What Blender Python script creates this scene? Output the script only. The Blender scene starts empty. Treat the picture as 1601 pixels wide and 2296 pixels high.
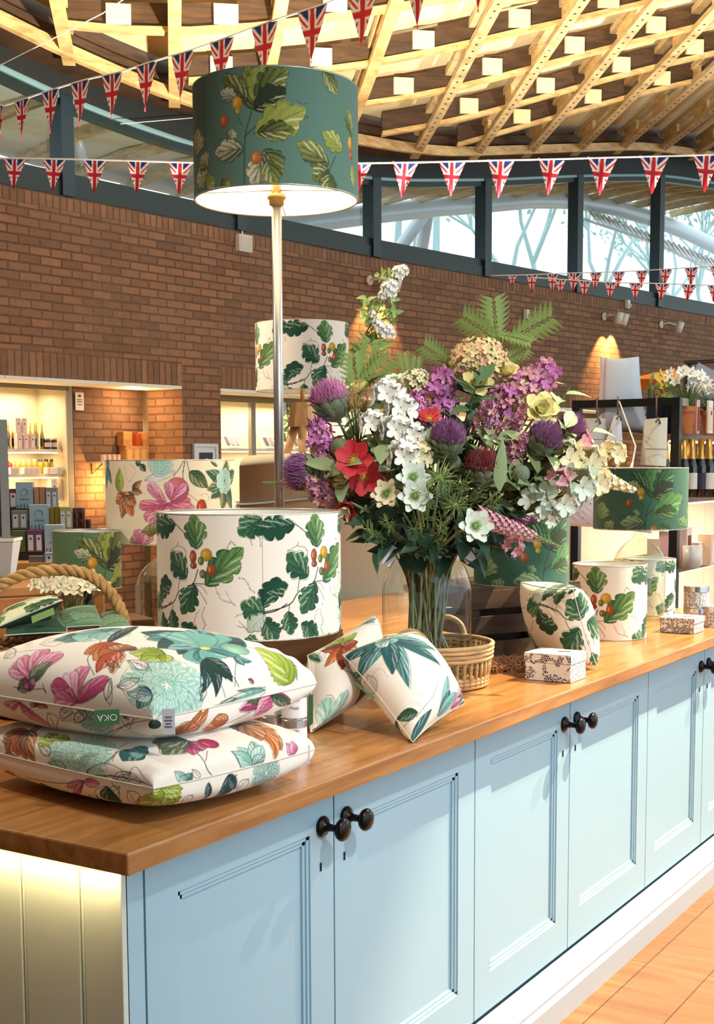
import bpy, math, random
import numpy as np
from mathutils import Vector, Matrix
S = bpy.context.scene
COL = S.collection
PI = math.pi
# ------------------------------------------------------------------ camera
FPX, CYP, PITCH, ROLL, YAW = 2964.66, 1344.85, .101989, -.00437308, 1.01174792
CAM = np.array([0, 0, 1.5284])
cF = np.array([math.sin(YAW)*math.cos(PITCH), math.cos(YAW)*math.cos(PITCH), -math.sin(PITCH)])
_r = np.array([math.cos(YAW), -math.sin(YAW), 0]); _u = np.cross(_r, cF)
cR = _r*math.cos(ROLL)+_u*math.sin(ROLL); cU = _u*math.cos(ROLL)-_r*math.sin(ROLL)
cam = bpy.data.cameras.new('camera'); camo = bpy.data.objects.new('camera', cam); COL.objects.link(camo)
cam.sensor_fit = 'AUTO'; cam.sensor_width = 36; cam.lens = FPX/2296*36
cam.shift_y = (CYP-1148)/2296
m = Matrix(((cR[0], cU[0], -cF[0], CAM[0]), (cR[1], cU[1], -cF[1], CAM[1]), (cR[2], cU[2], -cF[2], CAM[2]), (0, 0, 0, 1)))
camo.matrix_world = m
cam.clip_end = 200
S.camera = camo
# ------------------------------------------------------------------ exposure, world
S.view_settings.view_transform = 'Standard'; S.view_settings.look = 'None'
S.view_settings.exposure = 0.28; S.view_settings.gamma = 1.0; S.view_settings.use_curve_mapping = False
S.cycles.max_bounces = 8; S.cycles.diffuse_bounces = 3; S.cycles.glossy_bounces = 3
S.cycles.transparent_max_bounces = 12; S.cycles.transmission_bounces = 4
S.cycles.caustics_reflective = False; S.cycles.caustics_refractive = False
S.cycles.sample_clamp_indirect = 4.0
S.cycles.use_denoising = True
w = bpy.data.worlds.new('world'); S.world = w; w.use_nodes = True
bg = w.node_tree.nodes['Background']; bg.inputs[0].default_value = (.80, .95, 1.0, 1); bg.inputs[1].default_value = 1.45

def light(kind, name, loc, energy, color, target=None, **kw):
    l = bpy.data.lights.new(name, kind); l.energy = energy; l.color = color
    for k, v in kw.items(): setattr(l, k, v)
    o = bpy.data.objects.new(name, l); COL.objects.link(o); o.location = loc
    if target is not None:
        o.rotation_euler = (Vector(target)-Vector(loc)).to_track_quat('-Z', 'Y').to_euler()
    return o
# hard-edged warm beam falling steeply along the cabinet fronts from under the roof
light('SPOT', 'roof_beam', (4.15+1.35, 1.45-1.62, .55+4.2), 1900, (1.0, .82, .54), (4.15, 1.45, .55), spot_size=math.radians(36), spot_blend=.35, shadow_soft_size=.02)
# cool daylight of the glazed entrance behind the photographer
light('AREA', 'entrance_daylight', (3.0, -5.4, 2.4), 60, (.62, .84, 1.0), (3.0, 2.0, 1.0), shape='RECTANGLE', size=8.0, size_y=3.4)
# warm display spot over the counter, then added fill spots
light('SPOT', 'counter_spot', (6.6, .1, 4.3), 600, (1.0, .88, .70), (4.2, 1.9, 1.0), spot_size=math.radians(46), spot_blend=.5, shadow_soft_size=.04)
light('SPOT', 'bouquet_fill', (1.3, -1.3, 4.2), 400, (1.0, .94, .86), (2.75, 1.75, 1.25), spot_size=math.radians(44), spot_blend=1.0, shadow_soft_size=.10)  # added front fill for the flowers
light('SPOT', 'rear_fill', (4.6, 5.6, 4.3), 520, (1.0, .84, .62), (5.4, 3.6, 1.2), spot_size=math.radians(60), spot_blend=.8, shadow_soft_size=.08)  # added to lift the dim area around the armchair
light('SPOT', 'basket_fill', (1.6, 4.4, 4.2), 230, (1.0, .90, .72), (2.4, 2.5, 1.0), spot_size=math.radians(46), spot_blend=.8, shadow_soft_size=.05)  # added to brighten the basket and daffodils
light('SPOT', 'rack_fill', (5.6, .6, 4.6), 150, (1.0, .92, .80), (6.9, 2.3, 1.7), spot_size=math.radians(44), spot_blend=.8, shadow_soft_size=.06)  # extra light added for the goods on the rack
# uplighters on the wall head washing the timber roof
light('SPOT', 'roof_uplighter', (7.6, 4.6, 2.6), 1600, (1.0, .92, .74), (8.0, 4.6, 6.0), spot_size=math.radians(150), spot_blend=.6, shadow_soft_size=.08)
light('SPOT', 'roof_uplighter', (12.5, 3.8, 2.8), 620, (1.0, .93, .78), (12.5, 3.8, 6.0), spot_size=math.radians(125), spot_blend=.6, shadow_soft_size=.08)

# ------------------------------------------------------------------ pixel-ray measuring helpers (photo frame 1601 x 2296)
def ray(px, py): return cF+cR*(px-800.5)/FPX-cU*(py-CYP)/FPX
def at(px, py, dep): return CAM+ray(px, py)*dep
def onz(px, py, z):
    d = ray(px, py); return CAM+d*((z-CAM[2])/d[2])
def W(x): return 8.36-.106*(x-7.88) if x < 12.6 else 7.86-.164*(x-12.6)
def onwall(px, py, off=0.):
    d = ray(px, py); lo, hi = 1., 60.
    for i in range(50):
        mm = (lo+hi)/2; P = CAM+d*mm
        if P[1] < W(P[0])+off: lo = mm
        else: hi = mm
    return CAM+d*lo
# ------------------------------------------------------------------ object helpers
def tag(o, label=None, cat=None, group=None, kind=None):
    if label: o['label'] = label
    if cat: o['category'] = cat
    if group: o['group'] = group
    if kind: o['kind'] = kind
    return o
def thing(name, label, cat, loc=(0, 0, 0), rz=0., group=None, kind=None):
    o = bpy.data.objects.new(name, None); COL.objects.link(o); o.empty_display_size = .05
    o.location = tuple(float(v) for v in loc); o.rotation_euler = (0, 0, rz)
    return tag(o, label, cat, group, kind)
def copy_thing(root, loc, rz=0., label=None, group=None, rot=None):
    r = root.copy(); COL.objects.link(r); r.location = tuple(float(v) for v in loc); r.rotation_euler = rot or (0, 0, rz)
    if label: r['label'] = label
    if group: r['group'] = group
    for ch in list(root.children):
        c = ch.copy(); COL.objects.link(c); c.parent = r
        for g in list(ch.children):
            d = g.copy(); COL.objects.link(d); d.parent = c
    return r
class MB:
    def __init__(s): s.v = []; s.f = []; s.m = []; s.uv = []; s.cur = 0; s.sm = []; s.smooth = False
    def _add(s, vs, fs, uvs=None):
        b = len(s.v); s.v.extend([tuple(map(float, q)) for q in vs])
        for i, f in enumerate(fs):
            s.f.append(tuple(b+k for k in f)); s.m.append(s.cur); s.sm.append(s.smooth)
            s.uv.append(uvs[i] if uvs else None)
        return s
    def quad(s, a, b, c, d, uv=None): return s._add([a, b, c, d], [(0, 1, 2, 3)], [uv] if uv else None)
    def poly(s, pts): return s._add(pts, [tuple(range(len(pts)))])
    def box(s, c, size, M=None):
        c = np.array(c, float); h = np.array(size, float)/2
        vs = [np.array([sx, sy, sz])*h for sx in (-1, 1) for sy in (-1, 1) for sz in (-1, 1)]
        if M is not None: vs = [np.array(M @ Vector(q)) for q in vs]
        return s._add([c+q for q in vs], [(0, 1, 3, 2), (4, 6, 7, 5), (0, 4, 5, 1), (2, 3, 7, 6), (0, 2, 6, 4), (1, 5, 7, 3)])
    def box2(s, lo, hi): 
        lo = np.array(lo, float); hi = np.array(hi, float); return s.box((lo+hi)/2, hi-lo)
    def tube(s, pts, r, n=8, cap=True, flat=1.):
        pts = [np.array(p, float) for p in pts]; k = len(pts)
        rs = [r]*k if np.isscalar(r) else list(r)
        up = np.array([0, 0, 1.]); prev = None; vs = []
        for i in range(k):
            t = pts[min(i+1, k-1)]-pts[max(i-1, 0)]; t = t/(np.linalg.norm(t)+1e-12)
            if prev is None:
                a = np.cross(t, up)
                if np.linalg.norm(a) < .05: a = np.cross(t, [1, 0, 0])
            else: a = prev-t*np.dot(prev, t)
            a = a/(np.linalg.norm(a)+1e-12); prev = a; b = np.cross(t, a)
            for j in range(n):
                th = 2*PI*j/n; vs.append(pts[i]+a*math.cos(th)*rs[i]+b*math.sin(th)*rs[i]*flat)
        fs = [(i*n+j, i*n+(j+1) % n, (i+1)*n+(j+1) % n, (i+1)*n+j) for i in range(k-1) for j in range(n)]
        if cap: fs += [tuple(reversed(range(n))), tuple((k-1)*n+j for j in range(n))]
        o = s.smooth; s.smooth = True; s._add(vs, fs); s.smooth = o; return s
    def cyl(s, p0, p1, r0, r1=None, n=16, cap=True): return s.tube([p0, p1], [r0, r0 if r1 is None else r1], n, cap)
    def lathe(s, prof, n=32, o=(0, 0, 0), M=None, smooth=True):
        vs = []; k = len(prof)
        for r, z in prof:
            for j in range(n):
                th = 2*PI*j/n; q = np.array([r*math.cos(th), r*math.sin(th), z])
                if M is not None: q = np.array(M @ Vector(q))
                vs.append(np.array(o)+q)
        fs = [(i*n+j, i*n+(j+1) % n, (i+1)*n+(j+1) % n, (i+1)*n+j) for i in range(k-1) for j in range(n)]
        q = s.smooth; s.smooth = smooth; s._add(vs, fs); s.smooth = q; return s
    def grid(s, P, cu=False, cv=False):
        P = np.asarray(P, float); a, b = P.shape[:2]; fs = []
        for i in range(a if cu else a-1):
            for j in range(b if cv else b-1):
                fs.append((i*b+j, ((i+1) % a)*b+j, ((i+1) % a)*b+(j+1) % b, i*b+(j+1) % b))
        q = s.smooth; s.smooth = True; s._add(P.reshape(-1, 3), fs); s.smooth = q; return s
    def ball(s, c, r, n=12, k=7, M=None):
        r = np.array([r]*3 if np.isscalar(r) else r, float); vs = []
        for i in range(k+1):
            ph = PI*i/k
            for j in range(n):
                th = 2*PI*j/n; q = np.array([math.sin(ph)*math.cos(th), math.sin(ph)*math.sin(th), math.cos(ph)])*r
                if M is not None: q = np.array(M @ Vector(q))
                vs.append(np.array(c, float)+q)
        fs = [(i*n+j, (i+1)*n+j, (i+1)*n+(j+1) % n, i*n+(j+1) % n) for i in range(k) for j in range(n)]
        q = s.smooth; s.smooth = True; s._add(vs, fs); s.smooth = q; return s
    def sweep(s, pts, sec, up=(0, 0, 1)):
        """sweep a rectangle-like section [(side, up)] along pts"""
        pts = [np.array(p, float) for p in pts]; k = len(pts); n = len(sec); vs = []; up = np.array(up, float)
        for i in range(k):
            t = pts[min(i+1, k-1)]-pts[max(i-1, 0)]; t /= np.linalg.norm(t); a = np.cross(t, up); a /= np.linalg.norm(a); b = up
            for (p, q) in sec: vs.append(pts[i]+a*p+b*q)
        fs = [(i*n+j, i*n+(j+1) % n, (i+1)*n+(j+1) % n, (i+1)*n+j) for i in range(k-1) for j in range(n)]
        fs += [tuple(reversed(range(n))), tuple((k-1)*n+j for j in range(n))]
        return s._add(vs, fs)
    def build(s, name, mats, parent=None, world=False, bevel=0., kind=None, subsurf=0):
        me = bpy.data.meshes.new(name); v = s.v
        if parent is not None and world:
            l = np.array(parent.location); q = parent.parent
            while q is not None: l = l+np.array(q.location); q = q.parent
            v = [(a-l[0], b-l[1], c-l[2]) for a, b, c in v]
        me.from_pydata(v, [], s.f)
        if not isinstance(mats, (list, tuple)): mats = [mats]
        for q in mats: me.materials.append(q)
        me.polygons.foreach_set('material_index', s.m); me.polygons.foreach_set('use_smooth', s.sm)
        if any(u is not None for u in s.uv):
            L = me.uv_layers.new(name='UVMap'); i = 0
            for p, u in zip(me.polygons, s.uv):
                for k, li in enumerate(p.loop_indices):
                    if u is not None: L.data[li].uv = u[k]
        me.update()
        o = bpy.data.objects.new(name, me); COL.objects.link(o)
        if parent is not None: o.parent = parent
        if bevel:
            b = o.modifiers.new('edge', 'BEVEL'); b.width = bevel; b.segments = 2; b.limit_method = 'ANGLE'; b.angle_limit = .6
        if subsurf:
            b = o.modifiers.new('sub', 'SUBSURF'); b.levels = subsurf; b.render_levels = subsurf
        if kind: o['kind'] = kind
        return o
def rotz(a): return Matrix.Rotation(a, 3, 'Z')
def frame(zdir, xhint=(1, 0, 0)):
    z = Vector(zdir).normalized(); x = Vector(xhint); x = x-z*x.dot(z)
    if x.length < 1e-3: x = Vector((0, 1, 0))-z*z.y
    x.normalize(); y = z.cross(x); return Matrix((x, y, z)).transposed()
# ------------------------------------------------------------------ materials
def C(r, g, b):
    f = lambda c: (c/255/12.92 if c/255 <= .04045 else ((c/255+.055)/1.055)**2.4)
    return (f(r), f(g), f(b), 1)
_mats = {}
class NT:
    def __init__(s, name):
        s.mat = bpy.data.materials.new(name); s.mat.use_nodes = True; s.t = s.mat.node_tree; s.p = s.t.nodes['Principled BSDF']
    def n(s, typ, **kw):
        q = s.t.nodes.new(typ)
        for k, v in kw.items():
            if k.startswith('_'): setattr(q, k[1:], v)
            else: q.inputs[k.replace('__', ' ')].default_value = v
        return q
    def l(s, a, b): s.t.links.new(a, b)
    def coords(s, kind='Object', scale=(1, 1, 1), rot=(0, 0, 0)):
        tc = s.n('ShaderNodeTexCoord'); mp = s.n('ShaderNodeMapping'); mp.inputs['Scale'].default_value = scale; mp.inputs['Rotation'].default_value = rot
        s.l(tc.outputs[kind], mp.inputs[0]); return mp.outputs[0]
    def bump(s, h, strength=.3, dist=.01):
        b = s.n('ShaderNodeBump'); b.inputs['Strength'].default_value = strength; b.inputs['Distance'].default_value = dist
        s.l(h, b.inputs['Height']); s.l(b.outputs[0], s.p.inputs['Normal'])
    def mix(s, a, b, fac, mode='MIX'):
        q = s.t.nodes.new('ShaderNodeMix'); q.data_type = 'RGBA'; q.blend_type = mode
        for i, v in ((6, a), (7, b), (0, fac)):
            if hasattr(v, 'links'): s.l(v, q.inputs[i])
            else: q.inputs[i].default_value = v
        return q.outputs[2]
def mat(name, col, rough=.5, metal=0., var=.08, vs=6., bump=0., bs=60., coat=0., spec=.5, emit=None, es=0., sheen=0.):
    if name in _mats: return _mats[name]
    t = NT(name); p = t.p; co = t.coords()
    nz = t.n('ShaderNodeTexNoise', Scale=vs, Detail=3.); t.l(co, nz.inputs['Vector'])
    c2 = tuple(min(1, c*(1-2*var)) for c in col[:3])+(1,)
    t.l(t.mix(col, c2, nz.outputs[0]), p.inputs['Base Color'])
    p.inputs['Roughness'].default_value = rough; p.inputs['Metallic'].default_value = metal
    p.inputs['Coat Weight'].default_value = coat; p.inputs['Specular IOR Level'].default_value = spec
    if sheen: p.inputs['Sheen Weight'].default_value = sheen
    if bump:
        n2 = t.n('ShaderNodeTexNoise', Scale=bs, Detail=4.); t.l(co, n2.inputs['Vector']); t.bump(n2.outputs[0], bump, .005)
    if emit: p.inputs['Emission Color'].default_value = emit; p.inputs['Emission Strength'].default_value = es
    _mats[name] = t.mat; return t.mat
def wood(name, c1, c2, scale=(1, 14, 14), rough=.45, bump=.15, plank=None, rot=(0, 0, 0), coat=0.):
    if name in _mats: return _mats[name]
    t = NT(name); co = t.coords('Object', scale, rot)
    nz = t.n('ShaderNodeTexNoise', Scale=2.2, Detail=6., Roughness=.62, Distortion=.6); t.l(co, nz.inputs['Vector'])
    rp = t.n('ShaderNodeValToRGB'); rp.color_ramp.elements[0].position = .34; rp.color_ramp.elements[1].position = .68
    rp.color_ramp.elements[0].color = c1; rp.color_ramp.elements[1].color = c2
    t.l(nz.outputs[0], rp.inputs[0]); col = rp.outputs[0]
    if plank:
        br = t.n('ShaderNodeTexBrick', Scale=1., Mortar__Size=.0022, Brick__Width=plank[0], Row__Height=plank[1], Color1=(.82, .82, .82, 1), Color2=(1, 1, 1, 1), Mortar=(.35, .3, .25, 1))
        c3 = t.coords('Object', (1, 1, 1), plank[2] if len(plank) > 2 else (0, 0, 0)); t.l(c3, br.inputs['Vector'])
        col = t.mix(col, br.outputs[0], 1., 'MULTIPLY')
    t.l(col, t.p.inputs['Base Color']); t.p.inputs['Roughness'].default_value = rough; t.p.inputs['Coat Weight'].default_value = coat
    if bump: t.bump(nz.outputs[0], bump, .003)
    _mats[name] = t.mat; return t.mat
def brickmat(name, bw, rh, off=.5):
    t = NT(name); co = t.coords('UV')
    nd = t.n('ShaderNodeTexNoise', Scale=9., Detail=2.); t.l(co, nd.inputs['Vector'])
    ad = t.n('ShaderNodeVectorMath', _operation='MULTIPLY_ADD'); t.l(nd.outputs['Color'], ad.inputs[0]); ad.inputs[1].default_value = (.010, .010, 0); t.l(co, ad.inputs[2])
    br = t.n('ShaderNodeTexBrick', Scale=1., Mortar__Size=.0085, Mortar__Smooth=.25, Bias=-.1, Brick__Width=bw, Row__Height=rh,
             Color1=C(172, 126, 96), Color2=C(114, 85, 66), Mortar=C(86, 62, 48))
    br.offset = off; t.l(ad.outputs[0], br.inputs['Vector'])
    n1 = t.n('ShaderNodeTexNoise', Scale=1.6, Detail=4.); t.l(co, n1.inputs['Vector'])
    n2 = t.n('ShaderNodeTexNoise', Scale=14., Detail=5.); t.l(co, n2.inputs['Vector'])
    c = t.mix(br.outputs[0], C(130, 106, 88), n1.outputs[0]); c = t.mix(c, t.mix((.72, .70, .68, 1), (1.25, 1.2, 1.15, 1), n2.outputs[0]), .8, 'MULTIPLY')
    t.l(c, t.p.inputs['Base Color']); t.p.inputs['Roughness'].default_value = .9; t.p.inputs['Specular IOR Level'].default_value = .2
    inv = t.n('ShaderNodeMath', _operation='MULTIPLY_ADD'); t.l(br.outputs['Fac'], inv.inputs[0]); inv.inputs[1].default_value = -1.; inv.inputs[2].default_value = 1.
    sm = t.n('ShaderNodeMath', _operation='MULTIPLY_ADD'); t.l(n2.outputs[0], sm.inputs[0]); sm.inputs[1].default_value = .5; t.l(inv.outputs[0], sm.inputs[2])
    t.bump(sm.outputs[0], .8, .012); _mats[name] = t.mat; return t.mat
def glassmat(name, tint=(1, 1, 1, 1), ior=1.45, rough=.0):
    t = NT(name); t.t.nodes.remove(t.p); out = [n for n in t.t.nodes if n.type == 'OUTPUT_MATERIAL'][0]
    lw = t.n('ShaderNodeLayerWeight'); lw.inputs[0].default_value = .5; pw_ = t.n('ShaderNodeMath', _operation='POWER'); t.l(lw.outputs['Facing'], pw_.inputs[0]); pw_.inputs[1].default_value = 4.
    f0 = ((ior-1)/(ior+1))**2; fr = t.n('ShaderNodeMath', _operation='MULTIPLY_ADD'); t.l(pw_.outputs[0], fr.inputs[0]); fr.inputs[1].default_value = .9-f0; fr.inputs[2].default_value = f0
    tr = t.n('ShaderNodeBsdfTransparent'); tr.inputs[0].default_value = tint
    gl = t.n('ShaderNodeBsdfGlossy'); gl.inputs['Roughness'].default_value = rough
    nz = t.n('ShaderNodeTexNoise', Scale=5.); bp = t.n('ShaderNodeBump'); bp.inputs['Strength'].default_value = .06; t.l(nz.outputs[0], bp.inputs['Height']); t.l(bp.outputs[0], gl.inputs['Normal'])
    mx = t.n('ShaderNodeMixShader'); t.l(fr.outputs[0], mx.inputs[0]); t.l(tr.outputs[0], mx.inputs[1]); t.l(gl.outputs[0], mx.inputs[2]); t.l(mx.outputs[0], out.inputs[0])
    _mats[name] = t.mat; return t.mat
def printmat(name, rough=.85, bump=.25, scale=900., sheen=.1):
    t = NT(name); a = t.n('ShaderNodeVertexColor', _layer_name='print')
    nz = t.n('ShaderNodeTexNoise', Scale=scale, Detail=1.); t.l(t.coords(), nz.inputs['Vector'])
    t.l(t.mix(a.outputs[0], t.mix((.93, .93, .93, 1), (1.05, 1.05, 1.05, 1), nz.outputs[0]), 1., 'MULTIPLY'), t.p.inputs['Base Color'])
    t.p.inputs['Roughness'].default_value = rough; t.p.inputs['Sheen Weight'].default_value = sheen; t.p.inputs['Specular IOR Level'].default_value = .25
    t.bump(nz.outputs[0], bump, .0008); _mats[name] = t.mat; return t.mat
M_white = mat('white_paint', C(235, 233, 226), .5, var=.02)
M_cream = mat('cream_paint', C(226, 212, 178), .55, var=.03)
M_black = mat('black_metal', C(28, 30, 34), .4, .3, var=.1)
M_gap = mat('dark_recess', C(18, 17, 16), .9)
M_dark = mat('dark_green_frame', C(38, 52, 52), .45, .2, var=.08)
M_fascia = mat('black_fascia', C(34, 36, 34), .7, var=.1)
M_tag = mat('paper_tag', C(222, 224, 236), .8, var=.03)
# ================================================================== STRUCTURE
M_floor = wood('oak_floor', C(150, 100, 58), C(180, 128, 80), (10, 1.2, 1), .38, .08, plank=(1.9, .19), rot=(0, 0, 0))
MB().box2((-8, -8, -.2), (32, 18, 0)).build('floor', M_floor, kind='structure')
M_br = brickmat('brick_stretcher', .225, .075); M_br2 = brickmat('brick_soldier', .075, .225, 0.); M_br3 = brickmat('brick_header_course', .075, .12, 0.)
HT, HL = 3.83, 2.276
XS = [2.5, 5, 7.88, 9.0, 10.2, 11.4, 12.6, 14, 15.5, 17, 18.5, 20, 21.5, 23, 26, 30]
def arc(x): return x*1.006 if x < 12.6 else 12.6*1.006+(x-12.6)*1.0134
def wallface(mb, x0, x1, z0, z1, off=0., vofs=0.):
    xs = [x0]+[x for x in XS if x0+.01 < x < x1-.01]+[x1]
    for a, b in zip(xs[:-1], xs[1:]):
        mb.quad((a, W(a)+off, z0), (b, W(b)+off, z0), (b, W(b)+off, z1), (a, W(a)+off, z1), [(arc(a), z0+vofs), (arc(b), z0+vofs), (arc(b), z1+vofs), (arc(a), z1+vofs)])
def wallreturn(mb, x, z0, z1, o0, o1):
    mb.quad((x, W(x)+o0, z0), (x, W(x)+o1, z0), (x, W(x)+o1, z1), (x, W(x)+o0, z1), [(o0, z0), (o1, z0), (o1, z1), (o0, z1)])
OP1 = (3.4, 9.90); OP2 = (10.42, 18.6)          # the two shelving recesses in the brick wall
wb = MB(); LS = HL+.225
wallface(wb, 2.5, 30, LS, HT-.12)
for a, b in ((2.5, OP1[0]), (OP1[1], OP2[0]), (OP2[1], 30)): wallface(wb, a, b, 0, LS)
for x in (OP1[0], OP1[1], OP2[0], OP2[1]): wallreturn(wb, x, 0, HL, 0, .43)
wb.cur = 1
for a, b in (OP1, OP2): wallface(wb, a, b, HL, LS, 0, .225*3-HL)
wb.cur = 2
wallface(wb, 2.5, 30, HT-.12, HT, 0, -HT+.12)
wb.cur = 0
for xs in zip(XS[:-1], XS[1:]): wb.quad((xs[0], W(xs[0]), HT), (xs[1], W(xs[1]), HT), (xs[1], W(xs[1])+.43, HT), (xs[0], W(xs[0])+.43, HT), [(0, 0), (1, 0), (1, .07), (0, .07)])
wallface(wb, 2.5, 30, LS, HT, .43); wallface(wb, OP1[1], OP2[0], 0, LS, .43)
wb.build('wall_back', [M_br, M_br2, M_br3], kind='structure')
for i, (a, b) in enumerate((OP1, OP2)):          # painted steel lintel plates with a warm lit soffit
    xs = [a]+[x for x in XS if a < x < b]+[b]; t = MB()
    for p, q in zip(xs[:-1], xs[1:]):
        t.box(((p+q)/2, (W(p)+W(q))/2+.2, HL-.014), (q-p, .44, .028), rotz(math.atan2(W(q)-W(p), q-p)))
    t.build('trim_%d' % (i+1), M_white, kind='structure')
# brick pier inside the first recess
pr = MB(); p0 = onwall(166, 1000, .55); p1 = onwall(321, 1000, .55)
def pierface(x0, x1, off):
    pr.quad((x0, W(x0)+off, 0), (x1, W(x1)+off, 0), (x1, W(x1)+off, HL), (x0, W(x0)+off, HL), [(x0, 0), (x1, 0), (x1, HL), (x0, HL)])
pierface(p0[0], p1[0], .55); wallreturn(pr, p0[0], 0, HL, .55, 1.2); wallreturn(pr, p1[0], 0, HL, .55, 1.2)
pr.build('wall_pier', M_br, kind='structure')
# plastered back of the recesses
t = MB()
for a, b in ((2.5, 10.6), (10.0, 23.0)):
    t.quad((a, W(a)+1.75, 0), (b, W(b)+1.75, 0), (b, W(b)+1.75, HL+.05), (a, W(a)+1.75, HL+.05))
    t.quad((a, W(a)+.43, HL), (b, W(b)+.43, HL), (b, W(b)+1.8, HL), (a, W(a)+1.8, HL))
t.build('wall_recess', M_cream, kind='structure')
t = MB(); t.quad((10.15, W(10.15)+.43, 0), (10.15, W(10.15)+1.8, 0), (10.15, W(10.15)+1.8, HL), (10.15, W(10.15)+.43, HL)); t.build('wall_divider', M_cream, kind='structure')
# ---------------------------------------------------------------- clerestory windows
ZG = ([5, 7.9, 8.57, 10.11, 12.99, 15.06, 17.19, 19.25, 20.94, 24], [5.1, 4.705, 4.583, 4.472, 4.63, 4.96, 5.347, 5.68, 5.83, 6.0])
ZF = ([5, 7.84, 8.49, 9.98, 12.77, 14.9, 16.9, 20.7, 24], [5.3, 4.915, 4.818, 4.76, 4.883, 5.175, 5.579, 6.246, 6.5])
ZE = ([3, 5.0, 7.41, 8.02, 8.62, 9.49, 11.81, 13.3, 15.05, 17.58, 19.65, 24, 30], [5.9, 5.35, 4.92, 4.84, 4.774, 4.727, 4.842, 4.98, 5.316, 5.80, 6.025, 6.3, 6.4])
def sm(tab, x, s=.5): return sum(np.interp(x+d*s, *tab)*k for d, k in ((-1, .25), (0, .5), (1, .25)))
zg = lambda x: sm(ZG, x); zf = lambda x: sm(ZF, x); ze = lambda x: sm(ZE, x)
MUL = [4.37, 6.47, 8.57, 10.73, 12.9, 14.98, 17.06, 19.27, 21.4, 23.5]
M_pane = glassmat('window_glass', (.93, .98, 1, 1)); M_headf = mat('frame_highlight', C(150, 186, 190), .4, .1)
for i, (a, b) in enumerate(zip(MUL[:-1], MUL[1:])):
    wn = thing('window_%d' % (i+1), None, None, ((a+b)/2, W((a+b)/2), HT), kind='structure')
    ang = math.atan2(W(b)-W(a), b-a); Mz = rotz(ang); L = math.hypot(b-a, W(b)-W(a)); c = np.array([(a+b)/2, (W(a)+W(b))/2, 0])
    f = MB()
    f.box(c+[0, .06, HT+.06], (L, .14, .12), Mz); f.box(c+[0, .05, HT+.16], (L, .09, .08), Mz)          # sill panel and rail
    n = Vector((-math.sin(ang), math.cos(ang), 0))
    xs = np.linspace(a, b, 6)
    f.build('sill_panel', M_dark, wn, True)
    f = MB(); f.sweep([(x, np.interp(x, [a, b], [W(a), W(b)])+.05, zg(x)) for x in xs], [(-.05, -.03), (.05, -.03), (.05, .06), (-.05, .06)]); f.build('head_frame', M_dark, wn, True)
    f = MB(); f.sweep([(x, np.interp(x, [a, b], [W(a), W(b)])-.01, zg(x)+.05) for x in xs], [(-.012, -.02), (.012, -.02), (.012, .03), (-.012, .03)]); f.build('head_highlight', M_headf, wn, True)  # pale strip painted as the highlight along the head frame
    f = MB(); f.box(np.array([a, W(a)+.04, (HT+zf(a))/2]), (.135, .16, zf(a)-HT), Mz); f.build('mullion', mat('mullion_steel', C(46, 62, 70), .4, .3), wn, True)
    f = MB()
    f.grid([[(x, np.interp(x, [a, b], [W(a), W(b)])+.06, HT+.18+(zg(x)-HT-.18)*v) for v in (0, 1)] for x in xs]); f.build('pane', M_pane, wn, True)
xs = np.linspace(3.5, 24, 60)
MB().grid([[(x, W(x)-.06, zg(x)+.06), (x, W(x)-.06, zf(x)+.03)] for x in xs]).build('trim_3', M_fascia, kind='structure')
# ---------------------------------------------------------------- timber gridshell roof
M_lath = wood('larch_lath', C(178, 138, 86), C(226, 192, 132), (2, 2, 9), .6, .1); M_lath2 = wood('weathered_lath', C(160, 132, 92), C(204, 178, 132), (2, 2, 9), .7, .1)
M_brown = wood('brown_joist', C(52, 35, 21), C(86, 59, 35), (1.2, 1.2, 10), .65, .15); M_ply = wood('plywood_deck', C(222, 198, 150), C(244, 226, 184), (1, .6, 3), .7, .05)
DA = np.array([.77, .645])
_wx = np.linspace(-6, 42, 193); _wy = np.array([np.mean([W(x+d) for d in np.linspace(-2.5, 2.5, 21)]) for x in _wx])
def Wr(x): return float(np.interp(x, _wx, _wy))
def edge_of(x, y):
    t = 0.
    for _ in range(6):
        xe = x+DA[0]*t; t += (Wr(xe)-.6-(y+DA[1]*t))/(DA[1]+DA[0]*.135)
    return x+DA[0]*t, t
_zx = np.linspace(0, 34, 137); _zy = np.array([np.interp(x, *ZE) for x in _zx])
_zs = np.array([[np.average(_zy, weights=np.exp(-.5*((_zx-x)/s)**2)) for x in _zx] for s in (.35, 1.2, 2.4)])
def roof(x, y):
    xe, t = edge_of(x, y); tt = min(max(t, 0), 3.)/1.5
    z = [np.interp(xe, _zx, q) for q in _zs]
    zz = z[0]+(z[1]-z[0])*tt if tt < 1 else z[1]+(z[2]-z[1])*(tt-1)
    return zz+.06*t+.004*t*t
sw = lambda x: (x, W(x)-.6, ze(x))
xs = np.linspace(3.5, 25, 90)
MB().sweep([sw(x) for x in xs], [(-.03, -.07), (.03, -.07), (.03, .03), (-.03, .03)]).build('trim_4', M_lath, kind='structure')
MB().sweep([(x, W(x)-.52, ze(x)+.10) for x in xs], [(-.03, -.05), (.03, -.05), (.03, .05), (-.03, .05)]).build('trim_5', M_brown, kind='structure')
MB().grid([[(x, W(x)-.56, ze(x)+.02), (x, W(x)-.3, (ze(x)+zf(x))/2+.02), (x, W(x)-.05, zf(x)+.0)] for x in xs]).build('trim_6', M_brown, kind='structure')
MB().grid([[(x, W(x)-.5, ze(x)+.0), (x, W(x)-.5, ze(x)+.34)] for x in xs]).build('trim_60', M_brown, kind='structure')
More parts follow.
